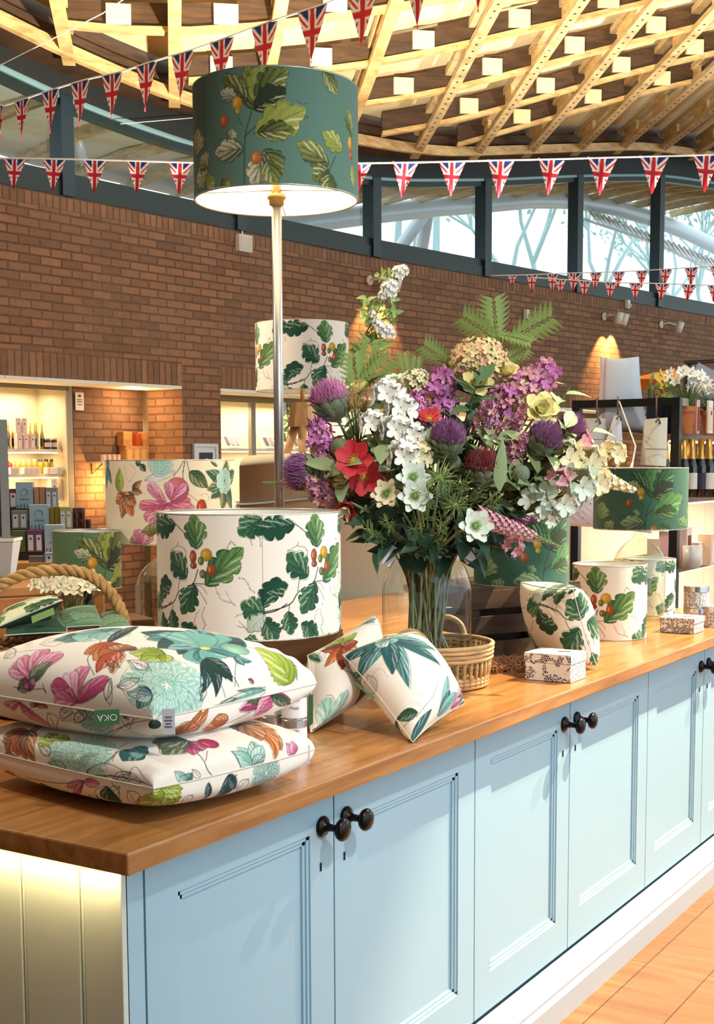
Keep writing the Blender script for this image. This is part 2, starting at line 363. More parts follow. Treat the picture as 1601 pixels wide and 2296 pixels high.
XE = [4.0, 5.0, 6.0, 7.0, 8.05, 9.226, 10.33, 11.6, 12.83, 13.9, 14.96, 16.04, 17.07, 18.13, 19.16, 20.2, 21.25, 22.3, 23.4, 24.5]
M_hole = mat('peg_hole', C(40, 28, 18), .9)
k = 7
for i, x0 in enumerate(XE):
    ts = np.linspace(-.25, 10.5, 22); pts = []
    for t in ts:
        x = x0-DA[0]*t; y = W(x0)-.6-DA[1]*t; pts.append((x, y, roof(x, y)-.02))
    tr = MB().sweep(pts, [(-.05, -.03), (.05, -.03), (.05, .025), (-.05, .025)]).build('trim_%d' % k, M_lath if i < 8 else M_lath2, kind='structure'); k += 1
    up = [(p[0], p[1], p[2]+.19) for p in pts]
    MB().sweep(up, [(-.045, -.03), (.045, -.03), (.045, .03), (-.045, .03)]).build('upper_lath', M_lath2, tr)
    bl = MB()                                        # shear blocks between the two laths, half of every bay
    for t in np.arange(.15, 10, 1.0):
        q = [(x0-DA[0]*u, W(x0)-.6-DA[1]*u) for u in (t, t+.42)]
        bl.sweep([(x, y, roof(x, y)) for x, y in q], [(-.02, 0), (.02, 0), (.02, .17), (-.02, .17)])
    bl.build('shear_block', M_lath, tr)
    if 7 < i < 14:
        h = MB()
        for t in np.arange(.15, 4.0, .13):
            x = x0-DA[0]*t; y = W(x0)-.6-DA[1]*t; h.cyl((x, y, roof(x, y)-.052), (x, y, roof(x, y)-.047), .013, n=8)
        h.build('peg_hole', M_hole, tr)
DB = np.array([.66, -.751])
b0 = np.array([12.83, W(12.83)-.6])
for i in range(-1, 13):
    o = b0-DA*(.62+1.0*i) if i >= 0 else b0+DA*.32
    pts = []; sq = []
    for u in np.arange(-12, 13.01, .5):
        x, y = o+DB*u
        if edge_of(x, y)[1] < .05 or y < -4 or x > 27: continue
        pts.append((x, y, roof(x, y)))
    if len(pts) < 3: continue
    tr = MB().sweep(pts, [(-.022, .04), (.022, .04), (.022, .225), (-.022, .225)]).build('trim_%d' % k, M_brown, kind='structure'); k += 1
    MB().sweep(pts, [(-.045, 0), (.045, 0), (.045, .045), (-.045, .045)]).build('flange', M_lath, tr)
    pl = MB()
    for j, x0 in enumerate(XE[:-1]):                     # a pale plywood gusset on the web in every bay
        xm = (x0+XE[j+1])/2; A = np.array([[DB[0], DA[0]], [DB[1], DA[1]]])
        q = np.linalg.solve(A, np.array([xm, W(xm)-.6])-o); x, y = o+DB*q[0]
        if edge_of(x, y)[1] < .25 or y < -3: continue
        a = math.atan2(DB[1], DB[0])
        pl.box((x-DA[0]*.04, y-DA[1]*.04, roof(x, y)+.125), (.19, .045, .15), rotz(a))
    if pl.v: pl.build('gusset_plate', mat('pale_gusset', C(240, 222, 176), .6, var=.03), tr)
xs = np.linspace(-6, 30, 70); vs = np.linspace(0, 1, 30); P = []
for x in xs:
    yt = W(x)-.55; P.append([(x, yt+(-7-yt)*v, roof(x, yt+(-7-yt)*v)+.27) for v in vs])
MB().grid(P).build('ceiling', M_ply, kind='structure')
# outer eaves beyond the glazing and the white steel ring beam
xs = np.linspace(3.5, 24, 50); M_eave = mat('eave_panel', C(214, 216, 208), .7, var=.05)
MB().grid([[(x, W(x)+.12, zg(x)+.12), (x, W(x)+1.2, zg(x)+.22), (x, W(x)+2.3, zg(x)+.20)] for x in xs]).build('trim_%d' % k, M_eave, kind='structure'); k += 1
for x in np.arange(4, 24, .75):
    MB().sweep([(x, W(x)+.1, zg(x)+.07), (x+.45, W(x)+1.2, zg(x)+.16), (x+.8, W(x)+2.25, zg(x)+.14)], [(-.035, -.06), (.035, -.06), (.035, .05), (-.035, .05)]).build('trim_%d' % k, M_lath2, kind='structure'); k += 1
M_steel = mat('white_steel', C(206, 216, 226), .35, .1, var=.03)
rp = [onwall(x, y, 2.3) for x, y in ((560, 520), (700, 497), (853, 478), (960, 466), (1075, 458), (1190, 448), (1290, 450), (1380, 466), (1470, 493), (1545, 524), (1601, 552), (1680, 600))]
MB().tube(rp, .135, 12).build('trim_%d' % k, M_steel, kind='structure'); k += 1
lp = [onwall(x, y, 2.2) for x, y in ((-60, 300), (80, 345), (220, 375), (330, 400), (440, 425), (560, 450))]
MB().tube(lp, .12, 12).build('trim_%d' % k, M_steel, kind='structure'); k += 1
a = onwall(960, 466, 2.4); b = onwall(905, 545, 2.9); b2 = onwall(945, 560, 3.2)
for q in (b, b2):
    d = (q-a); MB().tube([a, a+d*3.2], .10, 10).build('trim_%d' % k, M_steel, kind='structure'); k += 1
brk = MB(); a = onwall(165, 265, 1.3); b = onwall(190, 370, 1.3); brk.tube([a, b], .06, 4); brk.build('trim_%d' % k, M_steel, kind='structure'); k += 1
sl = thing('slatted_canopy', 'pale slatted sunshade under the curved steel beam outside the windows', 'sunshade', onwall(1500, 540, 2.2))
s1 = MB()
for i in range(26):
    x = 1318+i*12; y = 468+(i*12)*.40
    s1.tube([onwall(x, y, 2.1), onwall(x+26, y+34, 2.6)], .028, 4)
s1.build('slats', M_steel, sl, True); MB().tube([onwall(1310, 492, 2.35), onwall(1470, 545, 2.35), onwall(1640, 630, 2.35)], .02, 6).build('rail', M_steel, sl, True)
# ---------------------------------------------------------------- trees outside
M_bark = mat('overexposed_bark', C(176, 206, 210), .8, var=.1); M_tl = mat('overexposed_leaves', C(168, 206, 208), .7, var=.12)  # overexposed daylight is put into the bark and leaf colours
def tree(name, label, base, h, seed, leaves):
    rnd = random.Random(seed); root = thing(name, label, 'tree', base, group=None)
    tr = MB(); lf = MB()
    def br(p, d, L, r, lev):
        q = p+d*L; mid = p+d*L*.5+np.array([rnd.uniform(-.1, .1), rnd.uniform(-.1, .1), 0])*L
        tr.tube([p, mid, q], [r, r*.8, r*.62], 6, cap=False)
        if lev == 0:
            for _ in range(leaves):
                c = q+np.array([rnd.gauss(0, .35), rnd.gauss(0, .35), rnd.gauss(0, .3)]); s_ = rnd.uniform(.06, .12)
                a = Vector((rnd.uniform(-1, 1), rnd.uniform(-1, 1), rnd.uniform(-1, 1))).normalized(); b_ = a.orthogonal().normalized(); c_ = a.cross(b_)
                lf.quad(*(tuple(Vector(c)+b_*s_*u+c_*s_*.6*v) for u, v in ((-1, 0), (0, -1), (1, 0), (0, 1))))
            return
        for _ in range(3 if lev > 1 else 4):
            e = d+np.array([rnd.uniform(-.8, .8), rnd.uniform(-.8, .8), rnd.uniform(-.15, .6)]); e /= np.linalg.norm(e)
            br(q, e, L*rnd.uniform(.62, .85), r*.6, lev-1)
    br(np.array([0, 0, 0.]), np.array([.05, 0, 1.]), h, .16, 3)
    tr.build('trunk', M_bark, root)
    if lf.v: lf.build('foliage', M_tl, root)
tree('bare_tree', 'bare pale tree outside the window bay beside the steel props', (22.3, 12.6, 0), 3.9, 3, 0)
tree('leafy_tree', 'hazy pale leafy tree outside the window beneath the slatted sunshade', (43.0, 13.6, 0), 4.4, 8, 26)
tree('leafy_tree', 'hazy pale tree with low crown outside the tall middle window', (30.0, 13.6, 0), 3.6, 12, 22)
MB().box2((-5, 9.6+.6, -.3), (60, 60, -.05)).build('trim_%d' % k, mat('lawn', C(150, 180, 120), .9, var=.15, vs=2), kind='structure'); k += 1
# ---------------------------------------------------------------- wall mounted fittings
sp = onwall(547, 546, -.03)
t = thing('wall_speaker', 'square white box mounted on the brick wall behind the tall lamp pole', 'speaker', sp)
MB().box(sp, (.19, .06, .165), rotz(-.1)).build('housing', M_white, t, True, bevel=.006); MB().box(sp+[0, -.034, 0], (.165, .006, .14), rotz(-.1)).build('grille', mat('pale_grille', C(214, 212, 204), .8), t, True); MB().cyl(sp+[.0, .02, .08], sp+[0, .02, .14], .01).build('cable', M_white, t, True)
def spot(px, py, label, heads, e):
    b = onwall(px, py, 0); t = thing('wall_spotlight', label, 'spotlight', b)
    MB().cyl(b+[0, .0, 0], b+[0, -.03, 0], .055, n=16).build('rose', M_white, t, True)
    for i, dx in enumerate(heads):
        c = b+np.array([dx, -.24, -.02]); d = np.array([.12*dx, .34, -1.]); d /= np.linalg.norm(d)
        MB().tube([b+[0, -.03, 0], b+[dx*.5, -.1, .03], c], .012, 6).build('arm', M_white, t, True)
        MB().cyl(c-d*.07, c+d*.09, .05, .055, n=16, cap=True).build('lamp_head', M_white, t, True)
        if e: light('SPOT', 'wall_spot_beam', tuple(c+d*.10), e, (1.0, .52, .18), tuple(c+d*2), spot_size=math.radians(72), spot_blend=.6, shadow_soft_size=.012)
spot(826, 629, 'white twin spotlight on brick wall lighting a glow behind the blossom branch', (-.02, .22), 85)
spot(1352, 710, 'white twin spotlight on brick wall above the blue bolster cushion', (-.02, .2), 130)
spot(1480, 728, 'unlit white single spotlight farther along the brick wall', (.18,), 0)
b = onwall(1407, 682, -.03); t = thing('wall_sensor', 'tiny white sensor at the top course of the brick wall', 'sensor', b); MB().box(b, (.09, .06, .12)).build('body', M_white, t, True, bevel=.01); MB().ball(b+[0, -.04, -.02], .025).build('lens', M_tag, t, True)
b = onwall(1180, 704, -.03); t = thing('wall_sensor', 'tiny white sensor on the brick wall just above the fern frond', 'sensor', b); MB().box(b, (.06, .06, .12)).build('body', M_white, t, True, bevel=.01); MB().ball(b+[0, -.04, -.02], .02).build('lens', M_tag, t, True)
# ================================================================== COUNTER
M_blue = mat('blue_grey_paint', C(160, 192, 210), .42, var=.02, vs=2)
M_top = wood('oak_worktop', C(154, 98, 50), C(198, 140, 80), (1.1, 14, 14), .30, .06, coat=.25)
HC, X0, Y0, TH = .92, 1.529, 1.385, .038; X9, Y9 = 5.42, 3.18; OX, OY = .066, .065
t = MB().box2((X0, Y0, HC-TH), (X9, Y9, HC)).build('worktop', M_top, bevel=.004)
tag(t, 'long oak worktop covering the run of pale blue cabinets', 'worktop')
YD = Y0+OY; DG = [1.640, 2.224, 2.862, 3.455, 4.100, 4.690, 5.27]
kn = None
M_knob = mat('dark_bronze', C(38, 30, 28), .28, .7, var=.15)
def knob_prof(): return [(0, 0), (.021, 0), (.022, .004), (.019, .008), (.010, .012), (.0075, .022), (.0075, .034), (.012, .040), (.021, .044), (.0235, .049), (.0235, .053), (.020, .058), (.010, .061), (0, .0615)]
CL = ['pale blue cabinet at the oak counter corner by the stacked cushions', 'pale blue cabinet in the middle of the counter under the wicker basket', 'pale blue cabinet at the far end of counter beneath the patterned boxes']
for u in range(3):
    a, b = DG[2*u], DG[2*u+2]; xa = X0+OX if u == 0 else a; xb = X9-.10 if u == 2 else b
    cb = thing('base_cabinet', CL[u], 'cabinet', ((a+b)/2, YD, 0), group='cabinets under the oak worktop')
    MB().box2((xa+.001, YD+.022, .0), (xb-.001, Y9-.08, HC-TH)).build('body', M_blue, cb, True)
    if u == 0: MB().box2((xa, YD, .11), (a-.003, YD+.03, HC-TH)).build('stile', M_blue, cb, True)
    if u == 2: MB().box2((b+.003, YD, .11), (xb, YD+.03, HC-TH)).build('stile', M_blue, cb, True)
    if u == 0:                                        # tongue and groove end panel
        e = MB(); ys = np.arange(YD+.09, Y9-.08, .138)
        prev = YD
        for y in list(ys)+[Y9-.08]:
            e.box2((xa-.012, prev, 0), (xa+.004, y-.006, HC-TH)); e.cyl((xa-.006, y, 0), (xa-.006, y, HC-TH), .0045, n=8); prev = y+.006
        e.build('end_panel', mat('grey_end_panel', C(206, 208, 200), .5, var=.02), cb, True, bevel=.002)
    for d in range(2):
        p, q = DG[2*u+d]+.0025, DG[2*u+d+1]-.0025; z0, z1 = .135, HC-TH-.006
        if u == 2 and d == 1: pass
        dr = MB(); st = .085; rt, rb = .085, .10
        dr.box2((p, YD, z0), (p+st, YD+.022, z1)); dr.box2((q-st, YD, z0), (q, YD+.022, z1))
        dr.box2((p+st, YD, z1-rt), (q-st, YD+.022, z1)); dr.box2((p+st, YD, z0), (q-st, YD+.022, z0+rb))
        dr.box2((p+st, YD+.012, z0+rb), (q-st, YD+.020, z1-rt))
        do = dr.build('door', M_blue, cb, True)
        mo = MB()                                    # stepped moulding inside the frame
        for (ins, dep, wd) in ((0, .0035, .009), (.009, .007, .009)):
            A, B, Cc, D = p+st+ins, q-st-ins, z0+rb+ins, z1-rt-ins
            mo.box2((A, YD+dep, Cc), (A+wd, YD+.014, D)); mo.box2((B-wd, YD+dep, Cc), (B, YD+.014, D))
            mo.box2((A, YD+dep, D-wd), (B, YD+.014, D)); mo.box2((A, YD+dep, Cc), (B, YD+.014, Cc+wd))
        # sloped bottom bead
        A, B, Cc = p+st, q-st, z0+rb
        mo._add([(A, YD+.001, Cc), (B, YD+.001, Cc), (B-.02, YD+.012, Cc+.022), (A+.02, YD+.012, Cc+.022), (A, YD+.012, Cc), (B, YD+.012, Cc)], [(0, 1, 2, 3), (0, 3, 4), (1, 5, 2)])
        mo.build('moulding', M_blue, do, True)
        kx = q-.042 if d == 0 else p+.042; kz = .80
        MB().lathe(knob_prof(), 24, (kx, YD, kz), frame((0, -1, 0))).build('knob', M_knob, do, True)
        MB().box((kx-.006 if d == 0 else kx-.006, YD-.0006, kz-.083), (.0045, .003, .017)).build('keyhole', M_gap, do, True)
t = MB().sweep([(X0+OX-.06, 0, 0), (X9-.1, 0, 0)], [(-Y0, 0), (-Y0, .068), (-Y0-.010, .080), (-Y0-.010, .088), (-Y0-.022, .098), (-Y0-.034, .118), (-YD+.001, .126), (-YD+.001, 0)])
t.build('skirting_board', mat('pale_skirting', C(172, 180, 190), .45, var=.02))
tag(bpy.data.objects['skirting_board'], 'pale moulded skirting board along the foot of the blue cabinets', 'skirting')
light('AREA', 'counter_led_strip', (X0+.024, 2.22, HC-TH-.012), 2.4, (1.0, .84, .42), (X0+.09, 2.22, HC-.18), shape='RECTANGLE', size=1.56, size_y=.01)
t = MB().box2((X0+.018, 1.45, HC-TH-.009), (X0+.038, 3.1, HC-TH)).build('light_strip', mat('led_strip', C(255, 240, 190), .5, emit=C(255, 225, 140), es=2.))
tag(t, 'slim warm light strip under the worktop overhang at the counter end', 'light strip')
wl = MB(); wl.quad((-4, -7, 0), (-4, 10, 0), (-4, 10, 6.5), (-4, -7, 6.5), [(0, 0), (17, 0), (17, 6.5), (0, 6.5)]); wl.build('wall_left', M_br, kind='structure')  # unseen wall, added to keep sky light off the counter end panel
wl = MB(); wl.quad((-4, W(2.5), 0), (2.5, W(2.5), 0), (2.5, W(2.5), 6.5), (-4, W(2.5), 6.5), [(0, 0), (7, 0), (7, 6.5), (0, 6.5)]); wl.build('wall_corner', M_br, kind='structure')
# ================================================================== PRINTED FABRICS (painted procedurally into the weave of dense meshes)
def rgb(*c): return np.array(C(*c)[:3])
class Cv:
    def __init__(s, w, h, ppm, base, wrap=False):
        s.w, s.h, s.k, s.wrap = w, h, ppm, wrap; s.W, s.H = int(w*ppm), int(h*ppm)
        s.a = np.ones((s.H, s.W, 3))*np.array(base); s.rs = np.random.RandomState(7)
    def _box(s, P, pad):
        x0, y0 = np.floor(P.min(0)-pad).astype(int); x1, y1 = np.ceil(P.max(0)+pad).astype(int)
        if not s.wrap: x0 = max(x0, 0); x1 = min(x1, s.W-1)
        y0 = max(y0, 0); y1 = min(y1, s.H-1)
        if x1 <= x0 or y1 <= y0: return None
        xs = np.arange(x0, x1+1); ys = np.arange(y0, y1+1); X, Y = np.meshgrid(xs+.5, ys+.5)
        return xs % s.W, ys, X, Y
    def _put(s, bx, al, col):
        ix = np.ix_(bx[1], bx[0]); s.a[ix] = s.a[ix]*(1-al[..., None])+col*al[..., None]
    def poly(s, pts, col, alpha=1.):
        P = np.array(pts, float)*s.k; b = s._box(P, 1)
        if b is None: return
        X, Y = b[2], b[3]; ins = np.zeros(X.shape, bool); n = len(P)
        for i in range(n):
            (xa, ya), (xb, yb) = P[i], P[(i+1) % n]
            if ya == yb: continue
            ins ^= ((ya > Y) != (yb > Y)) & (X < (xb-xa)*(Y-ya)/(yb-ya)+xa)
        c = col(X/s.k, Y/s.k) if callable(col) else np.ones(X.shape+(3,))*np.array(col)
        s._put(b, ins*alpha, c)
    def line(s, pts, wd, col, alpha=1., taper=False):
        P = np.array(pts, float)*s.k; wd = max(wd*s.k, .7)
        b = s._box(P, wd+1)
        if b is None: return
        X, Y = b[2], b[3]; al = np.zeros(X.shape); n = len(P)-1
        for i in range(n):
            p, q = P[i], P[i+1]; d = q-p; L = d@d+1e-9
            t = np.clip(((X-p[0])*d[0]+(Y-p[1])*d[1])/L, 0, 1)
            D = np.hypot(X-p[0]-t*d[0], Y-p[1]-t*d[1]); ww = wd*(1-.75*(i+t)/n) if taper else wd
            al = np.maximum(al, np.clip(ww/2+.5-D, 0, 1))
        s._put(b, al*alpha, np.ones(X.shape+(3,))*np.array(col))
    def curve(s, pts, wd, col, alpha=1., taper=False): s.line(cr(pts), wd, col, alpha, taper)
    def wig(s, pts, wd, col, amp):
        P = cr(pts, 14); P = P+s.rs.randn(*P.shape)*amp; s.line(cr(P, 3), wd, col, .8)
    def leaf(s, a, b, wd, kind='oak', dark=rgb(24, 70, 54), lite=rgb(96, 142, 84), vein=rgb(196, 214, 190), out=rgb(22, 34, 34), bend=0., half=True, alpha=1., lobes=3.6, lines=True):
        a = np.array(a, float); b = np.array(b, float); ax = b-a; L = np.hypot(*ax)+1e-6; e = ax/L; n = np.array([-e[1], e[0]])
        if kind == 'oak': wd = max(wd*1.3, L*.60)
        t = np.linspace(0, 1, 70)
        if kind == 'oak':
            env = np.sin(PI*np.clip(t, 0, 1)**.85)**.55*(.55+.45*np.sin(PI*t**1.2)); w0 = env*(.66+.38*(1-(1-np.abs(np.sin(PI*(lobes*t+.12))))**1.9))
        elif kind == 'lance': w0 = np.sin(PI*t**.8)**.9
        elif kind == 'serr': w0 = np.sin(PI*t**.7)**.8*(1-.16*((t*9) % 1))
        elif kind == 'petal': w0 = t**.55*np.sqrt(np.clip(1-t**5, 0, 1))
        else: w0 = np.sqrt(np.clip(1-(2*t-1)**2, 0, 1))
        cl = lambda u, v: a[None]+e[None]*(u*L)[:, None]+n[None]*((v*wd/2)+bend*L*4*u*(1-u))[:, None]
        Up, Lo = cl(t, w0), cl(t, -w0)
        def f(X, Y):
            dx, dy = X-a[0], Y-a[1]; u = (dx*e[0]+dy*e[1])/L; v = (dx*n[0]+dy*n[1]-bend*L*4*u*(1-u))/(wd/2)
            st = .5+.5*np.sin(26*(u-.55*np.abs(v))+3*np.sin(5*u)); g = np.clip(.15+.55*u+.3*(v if half else -np.abs(v))+.35*(st-.5), 0, 1)
            c = dark*(1-g[..., None])+lite*g[..., None]
            hl = ((st > .86) & (np.abs(v) < .75) & (np.abs(v) > .12) & (v > 0 if half else v > -2))[..., None]*.5
            return c*(1-hl)+vein*hl
        s.poly(np.vstack([Up, Lo[::-1]]), f, alpha)
        if lines:
            s.line(cl(t, t*0)[::6], L*.014+.0008, out if not half else dark*.6, .8)
            for u in (.25, .42, .58, .74):
                for sg in (1, -1):
                    k = int(u*69); s.line([cl(np.array([u-.1]), np.array([0.]))[0], cl(np.array([u+.06]), np.array([sg*w0[k]*.8]))[0]], .0007, vein if half and sg > 0 else out, .55)
            o = .004*s.rs.randn(2)*L/.1*.4
            s.line((Up+o)[::2], .0013, out, .85); s.line((Lo-o)[::2], .0013, out, .85)
    def acorn(s, c, rx, ry, col, ang=0.):
        c = np.array(c); t = np.linspace(0, 2*PI, 30); R = np.array([[math.cos(ang), -math.sin(ang)], [math.sin(ang), math.cos(ang)]])
        P = c+np.stack([rx*np.cos(t), ry*np.sin(t)], 1)@R.T
        f = lambda X, Y: np.array(col)[None, None]*(1.15-.6*np.clip(np.hypot((X-c[0]+rx*.3)/rx, (Y-c[1]+ry*.3)/ry)/1.3, 0, 1))[..., None]
        s.poly(P, f); s.line(P, .0009, rgb(70, 34, 18), .7); s.line([c+[-rx*.35, -ry*.4], c+[-rx*.4, ry*.3]], .0016, rgb(250, 230, 190), .7)
    def flower(s, c, r, n, cols, a0=0., a1=2*PI, kind='lance', wd=.5, core=None, out=rgb(40, 40, 46), half=True, rj=.15):
        for i in range(n):
            th = a0+(a1-a0)*(i+.5)/n; rr = r*(1+rj*s.rs.randn()); d, l = cols[i % len(cols)]
            s.leaf(c, (c[0]+rr*math.cos(th), c[1]+rr*math.sin(th)), r*wd, kind, d, l, l*.5+.5, out, .06*s.rs.randn(), half)
        if core is not None: s.acorn(c, r*.16, r*.16, core)
    def rosette(s, c, r, d, l, out=rgb(40, 84, 76)):
        for k, rr in enumerate((1, .78, .56, .36, .18)):
            n = (9, 8, 7, 5, 4)[k]
            for i in range(n):
                th = 2*PI*(i+.5*k)/n; q = (c[0]+r*rr*.62*math.cos(th), c[1]+r*rr*.62*math.sin(th)); p = (c[0]+r*rr*math.cos(th)*1.02, c[1]+r*rr*math.sin(th)*1.02)
                m_ = s.rs.rand(); s.leaf((c[0]+r*rr*.2*math.cos(th), c[1]+r*rr*.2*math.sin(th)), p, r*rr*.75, 'petal', d*(1-.3*m_)+l*.3*m_, l, l*.4+.6, out, 0, False, lines=False)
                s.line(cr([(c[0]+r*rr*math.cos(th-.38), c[1]+r*rr*math.sin(th-.38)), p, (c[0]+r*rr*math.cos(th+.38), c[1]+r*rr*math.sin(th+.38))], 6), .0009, out, .7)
    def sample(s, U, V):
        x = U*s.k-.5; y = V*s.k-.5
        x = np.mod(x, s.W) if s.wrap else np.clip(x, 0, s.W-1.001); y = np.clip(y, 0, s.H-1.001)
        i = np.floor(x).astype(int); j = np.floor(y).astype(int); fx = (x-i)[..., None]; fy = (y-j)[..., None]; i1 = (i+1) % s.W; i = i % s.W
        return (s.a[j, i]*(1-fx)+s.a[j, i1]*fx)*(1-fy)+(s.a[j+1, i]*(1-fx)+s.a[j+1, i1]*fx)*fy
def cr(pts, k=8):
    P = np.array(pts, float); P = np.vstack([2*P[0]-P[1], P, 2*P[-1]-P[-2]]); o = []
    for i in range(1, len(P)-2):
        for t in np.linspace(0, 1, k, endpoint=False):
            o.append(.5*((2*P[i])+(P[i+1]-P[i-1])*t+(2*P[i-1]-5*P[i]+4*P[i+1]-P[i+2])*t*t+(3*P[i]-P[i-1]-3*P[i+1]+P[i+2])*t**3))
    o.append(P[-2]); return np.array(o)
def dense(name, P, col, mt, parent=None, closed=False, flip=False):
    a, b = P.shape[:2]; me = bpy.data.meshes.new(name); me.vertices.add(a*b); me.vertices.foreach_set('co', P.reshape(-1).astype(np.float32))
    A = np.arange(a if closed else a-1); I, J = np.meshgrid(A, np.arange(b-1), indexing='ij'); I1 = (I+1) % a
    Fq = np.stack([I*b+J, I1*b+J, I1*b+J+1, I*b+J+1], -1).reshape(-1, 4)
    if flip: Fq = Fq[:, ::-1]
    n = len(Fq); me.loops.add(n*4); me.loops.foreach_set('vertex_index', Fq.reshape(-1).astype(np.int32)); me.polygons.add(n)
    me.polygons.foreach_set('loop_start', np.arange(0, n*4, 4, dtype=np.int32)); me.polygons.foreach_set('use_smooth', np.ones(n, bool))
    at_ = me.color_attributes.new('print', 'FLOAT_COLOR', 'POINT'); c4 = np.ones((a*b, 4), np.float32); c4[:, :3] = np.clip(col.reshape(-1, 3), 0, 1); at_.data.foreach_set('color', c4.reshape(-1))
    me.materials.append(mt); me.update(); me.validate()
    o = bpy.data.objects.new(name, me); COL.objects.link(o)
    if parent is not None: o.parent = parent
    return o
M_print = printmat('printed_linen'); M_cotton = printmat('printed_cotton', .8, .2, 700.)
# ---- oak sprig on cream, one repeat 0.306 x 0.30 m
OAKC = dict(d1=rgb(22, 66, 52), l1=rgb(70, 120, 80), d2=rgb(28, 84, 60), l2=rgb(128, 166, 88))
def oakx(X): return (math.asin(max(-1, min(1, (340+X/3.48-561)/203.)))*.225, )
def paint_oak(base):
    cv = Cv(.306, .30, 2200, base, True)
    def q(X, Y): return np.array([math.asin(max(-.999, min(.999, (340+X/3.48-561)/203.)))*.225+.153, (Y-100)/910*.30])
    ink = rgb(24, 34, 36); D1, L1, D2, L2 = OAKC['d1'], OAKC['l1'], OAKC['d2'], OAKC['l2']
    st = lambda pts, w=.0028: cv.curve([q(*p) for p in pts], w, ink)
    lf = lambda a, b, wd, d=D1, l=L1, **k: cv.leaf(q(*a), q(*b), wd, 'oak', d, l, **k)
    st([(395, 490), (350, 600), (250, 655), (195, 745), (95, 795)]); st([(255, 560), (243, 650)], .002); st([(200, 735), (196, 795)], .002); st([(230, 170), (300, 240), (350, 330)], .0024); st([(350, 590), (440, 590)], .002)
    st([(360, 590), (400, 640), (440, 700), (455, 735)], .0016); st([(370, 600), (420, 610), (460, 660)], .0012)
    for p in ([(600, 350), (640, 290), (670, 320)], [(690, 545), (740, 560), (770, 620), (810, 650)], [(520, 610), (560, 690), (640, 720)], [(600, 640), (640, 720), (665, 740)], [(440, 750), (420, 820), (440, 880), (420, 940), (465, 1000)], [(400, 780), (360, 860), (390, 930)], [(190, 360), (240, 330), (250, 300)], [(250, 330), (300, 350), (310, 400)], [(660, 820), (720, 790)], [(670, 880), (730, 900), (790, 930)], [(690, 850), (740, 900)], [(770, 250), (790, 320)], [(840, 250), (860, 330)]):
        cv.wig([q(*z) for z in p], .0012, ink, .0012)
    lf((385, 345), (368, 100), .052, D2, L2); lf((450, 600), (725, 330), .058, D2, L2); lf((310, 555), (190, 375), .052); lf((100, 760), (150, 540), .034, D1, D2)
    lf((375, 600), (265, 815), .050); lf((195, 790), (205, 960), .034); lf((90, 815), (150, 960), .026); lf((265, 880), (395, 990), .036); lf((310, 900), (320, 1010), .03)
    lf((875, 800), (700, 725), .046, D2, L1); lf((875, 800), (750, 930), .034, rgb(210, 214, 204), rgb(150, 176, 150)); lf((862, 130), (690, 240), .046); lf((230, 180), (85, 215), .042, D1, D2); lf((885, 860), (965, 990), .040); lf((830, 1010), (720, 985), .03); lf((880, 640), (1050, 600), .040, D1, D2)
    st([(870, 797), (960, 780), (1040, 735)], .0028)
    cv.acorn(q(360, 400), .0095, .0155, rgb(176, 84, 40)); cv.acorn(q(362, 462), .0095, .008, rgb(150, 74, 34)); cv.acorn(q(458, 385), .0150, .0150, rgb(206, 164, 52), .5); cv.acorn(q(418, 428), .008, .010, rgb(104, 128, 50)); cv.acorn(q(492, 490), .0115, .0145, rgb(160, 86, 40)); cv.acorn(q(430, 520), .009, .010, rgb(110, 108, 56)); cv.acorn(q(515, 1010), .010, .010, rgb(150, 74, 40))
    return cv
CV_OAK = paint_oak(rgb(243, 236, 226))
